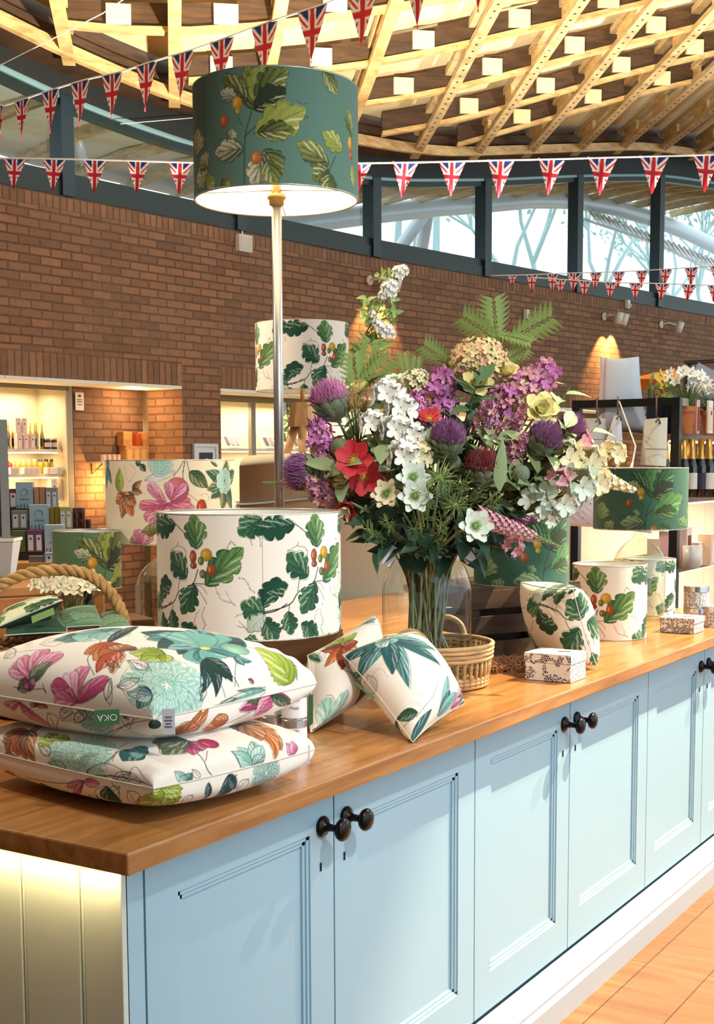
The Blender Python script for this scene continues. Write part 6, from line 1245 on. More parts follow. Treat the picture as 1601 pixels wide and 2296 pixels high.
MB().box((.20, -.44, .50), (.36, .02, .62)).build('front_panel', M_uph2, ch, bevel=.01) if False else None
# ---- picture on the brick pillar, sign on the pier
p = onwall(461, 1032, -.02); t = thing('picture_frame', 'pale framed picture with dark centre hung on the brick pillar', 'picture', p); a = math.atan2(-.106, 1); Mz = rotz(a)
M_fr = mat('pale_blue_frame_wood', C(206, 220, 230), .5, var=.02); M_pic = mat('dark_photo', C(44, 48, 56), .6, var=.3, vs=14)
for c, s_ in (((0, 0, .145), (.33, .03, .03)), ((0, 0, -.145), (.33, .03, .03)), ((-.15, 0, 0), (.03, .03, .27)), ((.15, 0, 0), (.03, .03, .27))): MB().box(np.array(Mz @ Vector(c)), s_, Mz).build('frame_bar', M_fr, t)
MB().box((0, 0.004, 0), (.28, .012, .27), Mz).build('mount', mat('white_mount', C(226, 232, 238), .7), t); MB().box((0, -.006, -.01), (.18, .008, .17), Mz).build('picture', M_pic, t); MB().lathe([(.03, 0), (.05, .006), (.03, .01)], 16, (0, -.008, -.03), frame((0, -1, 0))).build('pale_arch', M_white, t)
p = onwall(178, 900, .535); t = thing('shop_sign', 'small white printed notice on the brick pier corner', 'sign', p); MB().box((0, 0, 0), (.10, .008, .165), rotz(-.1)).build('card', M_white, t)
for k_, (w_, z) in enumerate(((.03, .05), (.06, .015), (.06, -.005), (.05, -.03))): MB().box((0, -.006, z), (w_, .003, .008 if k_ else .022), rotz(-.1)).build('printed_line', mat('sign_ink', C(90, 80, 70), .8), t)
# ================================================================== SHELVING IN THE RECESSES
M_shelf = mat('shelf_cream', C(232, 224, 200), .5, var=.02); M_postg = mat('shelf_post_grey', C(150, 142, 122), .55, var=.05); M_hdr = mat('olive_header', C(140, 124, 84), .6, var=.06); M_led = mat('shelf_led', C(255, 244, 214), .5, emit=C(255, 214, 150), es=5.)
def wpt(x, off, z): return (x, W(x)+off, z)
def shelf_unit(name, label, x0, x1, off, dep, zs, ztop, zhd, mids=()):
    t = thing(name, label, 'shelving', (x0, W(x0)+off, 0)); a = math.atan2(W(x1)-W(x0), x1-x0); Mz = rotz(a); c = lambda o_, z: np.array([(x0+x1)/2, (W(x0)+W(x1))/2+o_, z]); L = x1-x0
    MB().box(c(off+dep, ztop/2), (L, .02, ztop), Mz).build('back_panel', M_cream, t, True)
    for x in (x0, x1)+tuple(mids): MB().box(np.array([x, W(x)+off+.02, ztop/2]), (.065, .05, ztop), Mz).build('post', M_postg, t, True)
    for x in (x0, x1): MB().box(np.array([x+(.02 if x == x0 else -.02), W(x)+off+dep/2, ztop/2]), (.02, dep, ztop), Mz).build('side_panel', M_cream, t, True)
    MB().box(c(off+.02, (zhd+ztop)/2), (L, .05, ztop-zhd), Mz).build('header', M_hdr, t, True)
    MB().box(c(off+dep/2, ztop-.01), (L, dep, .02), Mz).build('top_panel', M_cream, t, True)
    for z in zs:
        s_ = MB().box(c(off+dep*.5+.03, z-.014), (L-.05, dep-.06, .028), Mz).build('shelf', M_shelf, t, True)
        MB().box(c(off+.10, z-.034), (L-.12, .02, .010), Mz).build('led_strip', M_led, s_, True)
    return t
z1, z2, z3 = (onwall(80, y, .62)[2] for y in (1007, 1063, 1117)); xr = onwall(158, 1000, .5)[0]; zh = onwall(80, 873, .55)[2]
shelf_unit('shelving_unit', 'lit cream shelving of bottles and boxes beside the brick pier', xr-2.0, xr, .50, .40, (z1, z2, z3, .55, .9), HL-.02, zh, )
LM = lambda *c: mat('card_%d_%d_%d' % c, C(*c), .65, var=.04)
def carton(label, p, w_, d_, h_, m_, rz=0., lab=None, n=1, grp='boxed goods', name='carton', mot=True):
    t = thing(name, label, 'box', p, rz, grp); MB().box((0, 0, h_/2), (w_, d_, h_)).build('body', m_, t, bevel=min(.002, w_*.05))
    if lab:
        for i in range(n):
            x = (i-(n-1)/2)*w_/n; l_ = MB().box((x, -d_/2-.001, h_*.44), (w_/n*.62, .003, h_*.70)).build('label_panel', lab, t)
            if mot: MB().ball((x, -d_/2-.003, h_*.62), (w_/n*.14, .002, w_/n*.16), 8, 6).build('motif', LM(60, 66, 76), l_)
    return t
def bottle(label, p, r, h, glass, fill, grp, capm=None):
    t = thing('bottle', label, 'bottle', p, 0, grp); MB().lathe([(0, 0), (r, 0), (r, h*.5), (r*.86, h*.58), (r*.36, h*.70), (r*.34, h*.95), (0, h*.95)], 14).build('body', glass, t); MB().lathe([(r*1.02, h*.10), (r*1.02, h*.40)], 14).build('label', fill, t); MB().lathe([(r*.40, h*.84), (r*.40, h), (0, h)], 12).build('cap', capm or M_gold, t); return t
M_oil = mat('amber_oil', C(190, 150, 50), .2, var=.1, coat=.5); M_vin = mat('dark_vinegar', C(60, 26, 22), .2, coat=.5); M_lt = LM(236, 214, 200)
B1 = 'bottles on the lit shelf'
for i, px in enumerate((16, 23, 31, 72, 79, 86, 95)):
    p = onwall(px, 1006, .62); bottle(('slim amber bottle, %s on the lit shelf', )[0] % ('closest to the grey post', 'second from the grey post', 'third from the grey post', 'just past the pink boxes', 'second past the pink boxes', 'third past the pink boxes', 'last in row beside the two jars')[i], (p[0], p[1]+.02*(i % 2), z1), .019, .235, M_oil, M_lt if i % 2 else M_vin, B1)
for i, (x, k_) in enumerate(((41, 0), (55, 0), (70, 0), (44, 1), (58, 1))):
    p = onwall(x, 1006, .56); carton(('pink patterned box in the lower row among the bottles, %s', 'pink patterned box stacked above among the bottles, %s')[k_] % ('first', 'middle', 'last', 'near the post', 'far one')[i], (p[0], p[1]+.03*k_, z1+.138*k_), .052, .05, .136, LM(236, 204, 192), -.1, LM(246, 226, 216), 1, 'pink boxes on the lit shelf')
for i, x in enumerate((106, 121)):
    p = onwall(x, 1006, .60); t = thing('jar', 'dark jar with pale label at shelf end, %s' % ('next to the bottles', 'nearest the shelf side')[i], 'jar', (p[0], p[1], z1), 0, 'dark jars on the lit shelf'); MB().lathe([(0, 0), (.03, 0), (.03, .085), (.024, .09), (0, .09)], 16).build('body', M_vin, t); MB().lathe([(.028, .088), (.028, .104), (0, .104)], 16).build('lid', M_lt, t); MB().lathe([(.0305, .02), (.0305, .06)], 16).build('label', M_lt, t)
for i, px in enumerate((20, 32, 47, 60, 73, 86, 100, 113, 126, 137)):
    p = onwall(px, 1058, .66); kk = 'red' if i < 2 else 'orange' if i < 6 else 'olive yellow'; t = thing('sauce_jar', '%s sauce jar in the middle lit row, number %s from the post' % (kk, ('one', 'two', 'three', 'four', 'five', 'six', 'seven', 'eight', 'nine', 'ten')[i]), 'jar', (p[0], p[1]+.05, z2), 0, 'sauce jars on the middle lit shelf')
    MB().lathe([(0, 0), (.024, 0), (.024, .09), (.017, .10), (.017, .125), (0, .125)], 14).build('body', {'r': mat('red_sauce', C(170, 40, 24), .3), 'o': mat('orange_sauce', C(214, 130, 50), .3), 'l': mat('olive_sauce', C(176, 150, 30), .3)}['r' if i < 2 else 'o' if i < 6 else 'l'], t); MB().lathe([(.018, .115), (.018, .135), (0, .135)], 12).build('cap', M_black if i > 5 else M_gold, t)
for i, (a, b) in enumerate(((17, 40), (45, 91), (97, 140))):
    p = onwall((a+b)/2, 1062, .56); carton('white tray of jars on the middle lit shelf, %s' % ('short one by the post', 'long one in the middle', 'one at the shelf end')[i], (p[0], p[1], z2), (b-a)/262., .06, .062, LM(244, 238, 226), -.1, LM(226, 206, 190), 3, 'white trays on the middle lit shelf', mot=False)
for i, px in enumerate((118, 138)):
    p = onwall(px, 1112, .6); carton('pale peach box on the lowest lit shelf, %s' % ('behind the stacked gift boxes', 'beside the shelf end')[i], (p[0], p[1], z3), .06, .06, .17, LM(246, 220, 200), -.1, LM(250, 236, 224), 1, 'peach boxes on lowest lit shelf')
light('AREA', 'shelf_light', (xr-1.0, W(xr-1)+.62, zh-.03), 13, (1.0, .84, .60), (xr-1.0, W(xr-1)+.75, 0), shape='RECTANGLE', size=1.7, size_y=.1)
for z in (z1, z2, z3): light('AREA', 'shelf_light', (xr-1.0, W(xr-1)+.60, z-.045), 6.0, (1.0, .82, .58), (xr-1.0, W(xr-1)+.78, z-1), shape='RECTANGLE', size=1.7, size_y=.04)
light('POINT', 'recess_downlight', (9.35, W(9.35)+.36, 1.35), 16, (1.0, .55, .18), shadow_soft_size=.03); light('POINT', 'recess_downlight', (9.6, W(9.6)+.30, 2.1), 7, (1.0, .62, .28), shadow_soft_size=.05)
light('AREA', 'recess_light', (10.0, W(10)+1.0, 2.2), 30, (1.0, .84, .58), (10.0, W(10)+1.7, 1.2), shape='RECTANGLE', size=.5, size_y=.2)
# glass shelves with small goods against the pier
ga = onwall(228, 1034, .36); gb = onwall(332, 1034, .36); t = thing('wall_shelf', 'slim lit shelf of wooden boxes in front of the brick pier', 'shelf', ga); MB().box(((ga[0]+gb[0])/2, W(ga[0])+.42, ga[2]-.01), (gb[0]-ga[0], .20, .018), rotz(-.1)).build('board', M_shelf, t, True)
for x in (ga[0]+.05, gb[0]-.05): MB().tube([(x, W(x)+.54, ga[2]-.02), (x, W(x)+.54, ga[2]-.12), (x, W(x)+.40, ga[2]-.02)], .006, 5).build('bracket', M_black, t, True)
M_bxw = wood('box_pine', C(196, 136, 70), C(226, 172, 104), (3, 3, 12), .6, .05)
for i, (a, b, y0, y1, m_, of) in enumerate(((266, 294, 966, 1000, M_bxw, .48), (297, 312, 970, 1000, LM(190, 84, 30), .48), (313, 331, 966, 1000, M_bxw, .48))):
    p = onwall((a+b)/2, 1000, of); carton('%s on the pier shelf' % ('pine gift box at one end', 'orange bottle box in the middle', 'pine gift box by the bright gap')[i], (p[0], p[1], p[2]), (b-a)/250., .09, (y1-y0)/250., m_, -.1, None, 1, 'boxes on the pier shelf')
p0_ = onwall(299, 1000, .48); carton('long low pine riser on the pier shelf', (p0_[0], p0_[1], ga[2]), 70/250., .10, p0_[2]-ga[2]-.001, M_bxw, -.1, LM(240, 190, 120), 3, 'boxes on the pier shelf', mot=False)
for i, x in enumerate((232, 243, 254, 264)):
    p = onwall(x, 1022, .40); carton('tiny pale candle box on pier shelf, %s' % ('outermost', 'second from the outer end', 'third from the outer end', 'touching the pine riser')[i], (p[0], p[1], ga[2]), .036, .04, .062, LM(250, 214, 176), -.1, LM(250, 232, 206), 1, 'candle boxes on the pier shelf', mot=False)
# second recess
xp = onwall(569, 1000, .5)[0]; zs = onwall(535, 1006, .6)[2]; zh2 = onwall(535, 903, .55)[2]
shelf_unit('shelving_unit', 'long lit cream shelving behind the tripod lamp and bouquet', 10.50, 18.5, .50, .45, (zs, 1.15, .7), HL-.02, zh2, (xp, xp+1.15, xp+2.3, xp+3.45, xp+4.6, xp+5.75))
for i in range(4):
    x = 11.4+i*2.0; light('AREA', 'shelf_light', (x, W(x)+.63, zh2-.03), 13, (1.0, .84, .58), (x, W(x)+.8, 0), shape='RECTANGLE', size=1.8, size_y=.1); light('AREA', 'shelf_light', (x, W(x)+.62, zs-.05), 8, (1.0, .84, .58), (x, W(x)+.8, -1), shape='RECTANGLE', size=1.8, size_y=.05)
def book_stand(label, px, py, wpx):
    p = onwall(px, py, .60); t = thing('display_board', label, 'display board', (p[0], p[1], zs+.001)); w_ = wpx/228.; Mx = rotz(-.11) @ Matrix.Rotation(-.55, 3, 'X'); MB().box((0, 0, .075), (w_, .014, .165), Mx).build('board', LM(246, 232, 222), t)
    for k_ in range(3): MB().box(np.array(Mx @ Vector((-w_*.32+k_*w_*.32, -.010, .0)))+[0, 0, .075], (w_*.2, .006, .10), Mx).build('print', LM(190, 170, 168) if k_ else LM(120, 110, 116), t)
book_stand('slanted pale display board of small prints next to brick pillar', 518, 990, 50); book_stand('slanted pale display board of prints beyond the grey shelf post', 607, 990, 62); book_stand('slanted display board of prints just behind the tripod legs', 668, 990, 40)
# trailing plant behind the tripod lamp
p = onwall(645, 1003, .58); t = thing('trailing_plant', 'small leafy plant with hanging tag beside the tripod lamp legs', 'potted plant', (p[0], p[1], zs)); MB().lathe([(0, 0), (.04, 0), (.05, .08), (.045, .08), (0, .07)], 16).build('pot', M_white, t); lf = MB()
rr = random.Random(2)
for i in range(70): d = rnddir(rr); petal(lf, np.array([0, 0, .30])+rnddir(rr)*np.array([.11, .06, .26]), d, (0, -1, .4), .075, .06, .2, .1, 1)
lf.build('leaves', M_lfy, t); MB().tube([(0, 0, .07), (.02, 0, .3), (-.02, 0, .5)], .006, 5).build('stem', M_stem, t)
# ================================================================== TIERED GIFT TABLE BEYOND THE BASKET
TP = at(85, 1268, 7.0); rzt = -YAW+.1; t = thing('display_table', 'orange pine table carrying the tiers of gift boxes', 'table', (TP[0], TP[1], 0), rzt); tz = at(85, 1262, 6.75)[2]
MB().box((0, .15, tz-.02), (.62, .80, .04)).build('top', M_bxw, t)
for sx in (-1, 1):
    for sy in (-.2, .5): MB().box((sx*.27, sy, (tz-.04)/2), (.05, .05, tz-.04)).build('leg', M_bxw, t)
ROW = {'A': (7.30, 1140), 'B': (7.14, 1186), 'C': (6.98, 1238), 'D': (6.82, 1266)}; M_tier = mat('charcoal_tier', C(44, 42, 44), .7)
st = thing('tiered_stand', 'charcoal stepped stand holding rows of gift boxes', 'stand', (TP[0], TP[1], tz), rzt)
for r_, (D, y) in ROW.items():
    q = at(95, y, D); z = q[2]; v_ = Matrix.Rotation(-rzt, 3, 'Z') @ Vector(q-np.array([TP[0], TP[1], 0])); MB().box((v_[0], v_[1]+.03, (z-tz)/2), (.44 if r_ != 'B' else .46, .15, max(.004, z-tz-.002))).build('step', M_tier, st)
lw = LM(226, 230, 236); bb = LM(176, 202, 218); SG = 'stacked gift boxes on the tiers'
for (r_, a, b, y0, col, lab, n, tx) in (('A', 22, 42, 1096, LM(150, 40, 90), lw, 1, 'magenta gift box at end of the top tier'), ('A', 38, 77, 1081, bb, None, 1, 'sky blue gift bag upright on the top tier'), ('A', 79, 90, 1092, LM(206, 150, 120), None, 1, 'plain peach box next to the top blue bag'), ('A', 91, 103, 1092, LM(198, 140, 108), None, 1, 'second plain peach box on the top tier'), ('A', 104, 131, 1093, LM(150, 146, 146), lw, 2, 'grey twin label box on the top tier'), ('B', 28, 64, 1144, LM(142, 140, 136), lw, 2, 'grey twin label box on the second tier'), ('B', 68, 113, 1131, bb, None, 1, 'sky blue gift bag leaning on the second tier'), ('B', 114, 124, 1136, LM(150, 124, 40), None, 1, 'mustard box beside second tier blue bag'), ('B', 125, 135, 1136, LM(140, 116, 36), None, 1, 'darker mustard box on the second tier'), ('B', 136, 163, 1136, LM(176, 170, 120), lw, 2, 'olive twin label box at end of second tier'), ('C', 28, 60, 1189, LM(96, 112, 56), None, 1, 'leaf green box on the third tier'), ('C', 62, 99, 1188, LM(110, 70, 104), lw, 2, 'plum twin label box on the third tier'), ('C', 102, 146, 1176, bb, None, 1, 'sky blue gift bag on third tier by green lampshade'), ('D', 101, 123, 1239, LM(150, 160, 184), lw, 1, 'blue grey box low beside the small green shade'), ('D', 66, 98, 1246, LM(120, 110, 100), None, 1, 'flat taupe box lying on the lowest tier')):
    D, yb = ROW[r_]; p = at((a+b)/2, yb, D-.02); hh = at((a+b)/2, y0, D-.02)[2]-p[2]; c_ = carton(tx, p, (b-a)*D/FPX*.97, .055, hh, col, rzt, lab, n, SG, 'gift_box' if col is not bb else 'gift_bag')
    if col is bb:
        w_ = (b-a)*D/FPX; MB().lathe([(w_*.20, 0), (w_*.17, .0015), (w_*.2, .003)], 20, (0, -.0285, hh*.62), frame((0, -1, 0))).build('printed_ring', LM(140, 170, 190), c_); MB().box((0, -.0285, hh*.36), (w_*.5, .002, hh*.05)).build('printed_line', LM(120, 140, 156), c_)
        for k_ in range(5): MB().box((-w_*.38+k_*w_*.18, -.0285, hh*.10), (.004, .002, hh*(.10+.05*(k_ % 3)))).build('printed_grass', LM(70, 90, 110), c_)
for i, (x, y) in enumerate(((171, 1163), (184, 1163), (171, 1182), (184, 1182), (198, 1182))):
    D = 7.14; p = at(x, 1184, D); t = thing('jam_jar', 'dark red jam jar, %s beside brick pier' % ('upper inner', 'upper outer', 'lower inner', 'lower middle', 'lower outer')[i], 'jar', (p[0], p[1], p[2]+(.048 if i < 2 else 0)), 0, 'dark red jam jars'); MB().lathe([(0, 0), (.0145, 0), (.0145, .036), (0, .036)], 14, smooth=False).build('body', M_vin, t); MB().lathe([(.015, .035), (.015, .047), (0, .047)], 14, smooth=False).build('lid', LM(110, 30, 34), t)
jp = at(186, 1184, 7.14); t = thing('jar_riser', 'charcoal block under the dark red jam jars', 'riser', (jp[0], jp[1], tz), rzt); MB().box((0, 0, (jp[2]-tz)/2), (.13, .07, jp[2]-tz-.002)).build('body', M_tier, t)
# ================================================================== BLACK METAL RACK BY THE COUNTER END
RK = at(1515, 1042, 6.5); rx, ry = RK[0], RK[1]; zt = at(1515, 892, 6.5)[2]; zA, zB, zC = (at(1517, y, 6.5)[2] for y in (972, 1117, 1278))
DY, DX = .52, 2.6
rk = thing('metal_rack', 'black metal shelving rack with hanging bags beyond the emerald lamp', 'shelving', (rx, ry, 0))
for x in (0, DX):
    for y in (0, DY): MB().box((x, y, zt/2), (.042, .042, zt)).build('post', M_black, rk)
for y in (0, DY): MB().box((DX/2, y, zt-.02), (DX-.04, .038, .038)).build('top_rail', M_postg if y == 0 else M_black, rk)
for x in (0, DX): MB().box((x, DY/2, zt-.02), (.038, DY-.04, .038)).build('end_rail', M_black, rk)
M_rsh = wood('rack_board', C(100, 74, 56), C(134, 104, 80), (1, 8, 8), .6, .1)
for z in (zA, zB, zC, .50):
    s_ = MB().box((DX/2, DY/2, z-.015), (DX-.05, DY-.05, .03)).build('shelf', M_rsh, rk)
    MB().box((DX/2, .06, z-.036), (DX-.2, .02, .010)).build('led_strip', M_led, s_)
MB().box((DX/2, DY+.03, zt/2-.1), (DX, .02, zt-.5)).build('back_panel', mat('blush_back_panel', C(240, 218, 190), .6, var=.06), rk)
for z in (zA, zB, zC): light('AREA', 'rack_light', (rx+DX/2, ry+.10, z-.05), 18, (1.0, .84, .62), (rx+DX/2, ry+.3, z-1), shape='RECTANGLE', size=DX-.3, size_y=.04)
RT = lambda px, D: at(px, 1000, D)
def on_rack(px, D, z): 
    q = at(px, 1000, D); return np.array([q[0], q[1], z])
# goods on the upper shelf
ca = Cv(.4, .4, 500, rgb(182, 194, 212))
for i in range(2): ca.line([(.10+.012*i, 0), (.10+.012*i, .4)], .005, rgb(190, 60, 70))
N_ = at(1334, 950, 6.74); R2 = at(1456, 950, 6.66); F2 = at(1432, 800, 6.74); L2 = at(1346, 800, 6.82); dz = zA+.004-N_[2]
pillow('cushion', 'pale blue bolster cushion with red stripe standing on the black rack', N_+[0, 0, dz], R2+[0, 0, dz], F2, L2, .11, .10, ca, ca, 120, sag=.10, pw=.36)
for i, px in enumerate((1466, 1486, 1504)):
    p = on_rack(px, 6.72, zA+.001); hh = at(px, 893, 6.72)[2]-zA; c_ = carton('navy boxed glassware on the black rack, %s' % ('next to the bolster cushion', 'middle of three', 'against the rack post')[i], p, .042, .07, hh, LM(28, 40, 62), -.0, LM(44, 70, 110), 1, 'navy boxes on the rack')
P = on_rack(1466, 7.0, zA+.001); t = thing('potted_primrose', 'yellow and lime flowers in pot behind the bolster cushion', 'potted plant', P); MB().lathe([(0, 0), (.05, 0), (.06, .10), (0, .10)], 16).build('pot', M_terra, t); hz = at(1466, 836, 7.0)[2]-zA
lf = MB(); f1 = MB(); rr = random.Random(9)
for i in range(60): petal(lf, np.array([rr.uniform(-.03, .09), rr.uniform(-.03, .03), rr.uniform(.08, hz-.06)]), rnddir(rr)+np.array([0, 0, .8]), (0, -1, .2), .09, .03, .2, .1, 0)
for i in range(9): floret(f1, (rr.uniform(-.06, .03), -.03, rr.uniform(hz-.12, hz)), (rr.uniform(-.4, .4), -1, .5), .035, 5)
lf.build('leaves', M_lfy, t); f1.build('blooms', M_gold, t)
wd_ = mat('white_daffodil', C(250, 250, 244), .6, var=.03)
P = on_rack(1537, 6.62, zA+.001); daffodils('white daffodils in terracotta pot on the rack beside the post', P, .046, .135, 20, .095, at(1540, 838, 6.62)[2]-zA-.13, .034, wd_, 5)
P = on_rack(1592, 6.75, zA+.001); daffodils('second pot of white daffodils on the rack at the frame edge', P, .05, .12, 20, .10, at(1592, 860, 6.75)[2]-zA-.12, .034, wd_, 6)
P = on_rack(1590, 6.55, zA+.001); carton('cream card with red print standing on the rack', P, .07, .012, .16, LM(236, 226, 208), 0, LM(226, 200, 186), 1, 'cards on the rack')
P = on_rack(1562, 6.66, zA+.001); carton('pale pink card leaning between the two daffodil pots', P, .05, .012, .17, LM(226, 190, 180), 0, LM(160, 60, 60), 1, 'cards on the rack', mot=False)
# gold topped bottles and lower shelves
GB = 'gold topped bottles on the rack'
for i, px in enumerate((1492, 1534, 1552, 1572, 1590, 1610, 1500, 1545)):
    p = on_rack(px, 6.62+.1*(i > 5), zB+.001); t = thing('wine_bottle', 'gold foil topped bottle on the middle rack shelf, %s' % ('glimpsed between post and green shade', 'first past the rack post', 'second past the post', 'third past the post', 'fourth past the post', 'fifth past the post at frame edge', 'behind the one between post and shade', 'back row past the rack post')[i], 'bottle', p, 0, GB); hh = at(px, 985, 6.62)[2]-zB
    MB().lathe([(0, 0), (.036, 0), (.036, hh*.52), (.020, hh*.68), (.014, hh*.74), (.014, hh*.98), (0, hh*.98)], 16).build('body', mat('dark_bottle', C(26, 24, 26), .15, coat=.5), t); MB().lathe([(.022, hh*.66), (.0165, hh*.74), (.0165, hh), (0, hh)], 16).build('foil', mat('gold_foil', C(224, 176, 90), .35, .7, var=.15), t); MB().lathe([(.0365, hh*.14), (.0365, hh*.42)], 16).build('label', LM(40, 44, 66) if i % 2 else LM(226, 222, 214), t)
for i, (px, w_, h_, col, tx) in enumerate(((1340, .09, .10, LM(236, 232, 226), 'white box on the rack behind the grey bag'), (1372, .07, .06, LM(240, 206, 190), 'peach candle glass between the hanging bags'), (1420, .10, .10, LM(226, 226, 232), 'pale box behind the kraft hanging bag'), (1470, .06, .12, LM(244, 214, 196), 'blush box close to the rack post'))):
    p = on_rack(px, 6.75+.05*i, zB+.001); carton(tx, p, w_, .07, h_, col, 0, LM(250, 240, 232), 1, 'boxes on the middle rack shelf', mot=False)
for i, (px, w_, h_, col, tx) in enumerate(((1535, .08, .20, LM(250, 214, 206), 'pink box with square window on the lower rack shelf'), (1562, .07, .12, LM(250, 226, 210), 'blush box beside the pink one'), (1590, .09, .16, LM(246, 206, 170), 'apricot box at the frame edge of the lower rack'), (1500, .05, .18, LM(240, 190, 190), 'rose box just beside the rack post'), (1475, .07, .14, LM(250, 224, 204), 'cream box seen above the glass lamp bottle'), (1400, .10, .03, LM(196, 140, 96), 'flat wooden block on the lower rack shelf'), (1375, .08, .03, LM(226, 190, 140), 'flat pale block behind the white oak shade'))):
    p = on_rack(px, 6.66+.04*(i % 3), zC+.001); carton(tx, p, w_, .07, h_, col, 0, LM(120, 50, 40) if i == 0 else LM(252, 236, 226), 1, 'boxes on the lower rack shelf', mot=False)
p = on_rack(1548, 6.50, zC+.001); t = thing('glass_tumbler', 'frosted glass tumbler on the lower rack shelf', 'glass', (p[0]+.06, p[1], p[2])); MB().lathe([(0, .002), (.042, .002), (.046, .11), (.043, .11), (.039, .008), (0, .008)], 28).build('glass', mat('frosted_glass', C(226, 222, 216), .3, var=.03), t)
# bags hanging from the rack end
def hbag(label, pts, col, dd, stripe=None):
    P_ = [at(x, y, dd) for x, y in pts]; c0 = sum(P_)/4; t = thing('paper_bag', label, 'bag', c0, 0, 'bags hanging on the rack end'); n = -np.array(cF); n[2] = 0; n /= np.linalg.norm(n); m_ = MB(); G = []
    for v in np.linspace(0, 1, 8):
        G.append([(1-v)*((1-u)*P_[0]+u*P_[1])+v*((1-u)*P_[3]+u*P_[2])-c0+n*.035*math.sin(PI*u)*(.2+.8*v) for u in np.linspace(0, 1, 8)])
    m_.grid(G); G2 = [[q-n*(.05*(.2+.8*v)) for q in row] for v, row in zip(np.linspace(0, 1, 8), [[(1-v)*((1-u)*P_[0]+u*P_[1])+v*((1-u)*P_[3]+u*P_[2])-c0 for u in np.linspace(0, 1, 8)] for v in np.linspace(0, 1, 8)])]; m_.grid([r_[::-1] for r_ in G2])
    for k_ in (0, -1): m_.grid([[G[i][k_], G2[i][k_]] for i in range(8)])
    m_.grid([[G[-1][i], G2[-1][i]] for i in range(8)]); m_.build('body', col, t)
    top = (P_[0]+P_[1])/2-c0; zz = zt+.0-c0[2]; MB().tube([top, (top[0]*1., top[1]*1., zz)], .004, 5).build('ribbon', mat('brown_ribbon', C(120, 96, 70), .8), t); f_ = MB(); f_.tube([top+n*.04+np.array([-.03, 0, -.02]), top+n*.045, top+n*.04+np.array([.03, 0, -.025])], .005, 5); f_.build('bow', mat('brown_ribbon', C(120, 96, 70), .8), t)
    c1 = [.35*(P_[0]-P_[3])+P_[3]-c0, .35*(P_[1]-P_[2])+P_[2]-c0]; MB().tube([c1[0]+n*.03, (c1[0]+c1[1])/2+n*.045, c1[1]+n*.03], .0025, 4).build('fold_crease', LM(150, 150, 152), t)
hbag('grey hanging paper bag closest to the bouquet', ((1318, 938), (1358, 938), (1362, 1012), (1314, 1010)), LM(196, 198, 200), 6.42)
hbag('narrow pale hanging bag between the two wider bags', ((1378, 932), (1392, 930), (1398, 1020), (1352, 1022)), LM(206, 212, 222), 6.36)
hbag('beige hanging paper bag next to the rack post', ((1446, 940), (1497, 936), (1494, 1046), (1440, 1042)), LM(216, 212, 194), 6.34)
ca = Cv(.5, .35, 600, rgb(206, 204, 222))
for i in range(60): ca.acorn((.02+.03*(i*7 % 16), .02+.028*(i*5 % 12)), .0035, .0035, rgb(170, 70, 90))
N_, R2, F2, L2 = at(1262, 1178, 5.75), at(1462, 1196, 5.75), at(1470, 1076, 5.80), at(1275, 1040, 5.80)
t, _, _ = pillow('fabric_bag', 'pale lavender spotted fabric bag with white strap behind the green shade', N_, R2, F2, L2, .03, .03, ca, ca, 110, 'bag', sag=.05)
MB().tube([at(1385, 1170, 5.68), at(1393, 1130, 5.68), at(1404, 1085, 5.70), at(1418, 1040, 5.9)], .006, 6).build('strap', M_white, t, True); MB().tube([at(1418, 1040, 5.9), at(1425, 1000, 6.2), np.array([rx-.0, ry+.30, zt])], .004, 5).build('hanging_cord', M_white, t, True)
# orange shop canopy farther away
P = at(1575, 840, 9.0); t = thing('shop_canopy', 'orange curved canopy on black frame beyond the white daffodils', 'canopy', P); xs_ = [at(1555+12*i, 850-22*math.sin(PI*min(1, i/9.)*.5+.1), 9.0)-P for i in range(10)]
MB().grid([[p, p+np.array([.15, .5, .02]), p+np.array([.3, .9, -.14])] for p in xs_]+[]).build('fabric', mat('orange_canvas', C(236, 140, 44), .6, var=.06, emit=C(236, 140, 44), es=.0), t)
MB().tube([at(1537, 905, 9.0)-P, at(1536, 812, 9.0)-P, at(1680, 806, 9.0)-P], .018, 6).build('frame', M_black, t); MB().tube([at(1537, 838, 9.0)-P, at(1552, 811, 9.0)-P], .014, 6).build('brace', M_black, t); MB().cyl((at(1537, 905, 9.0)-P), np.append((at(1537, 905, 9.0)-P)[:2], -P[2]), .02, n=8).build('post', M_black, t)
P = at(1590, 862, 8.6); t = thing('framed_print', 'slanting grey blue card under the orange canopy', 'card', P); MB().box((0, 0, 0), (.26, .012, .18), rotz(-YAW) @ Matrix.Rotation(.5, 3, 'Y')).build('card', LM(176, 186, 206), t); MB().cyl((0, .02, -.05), (0, .02, -P[2]), .012, n=8).build('stand', M_black, t)
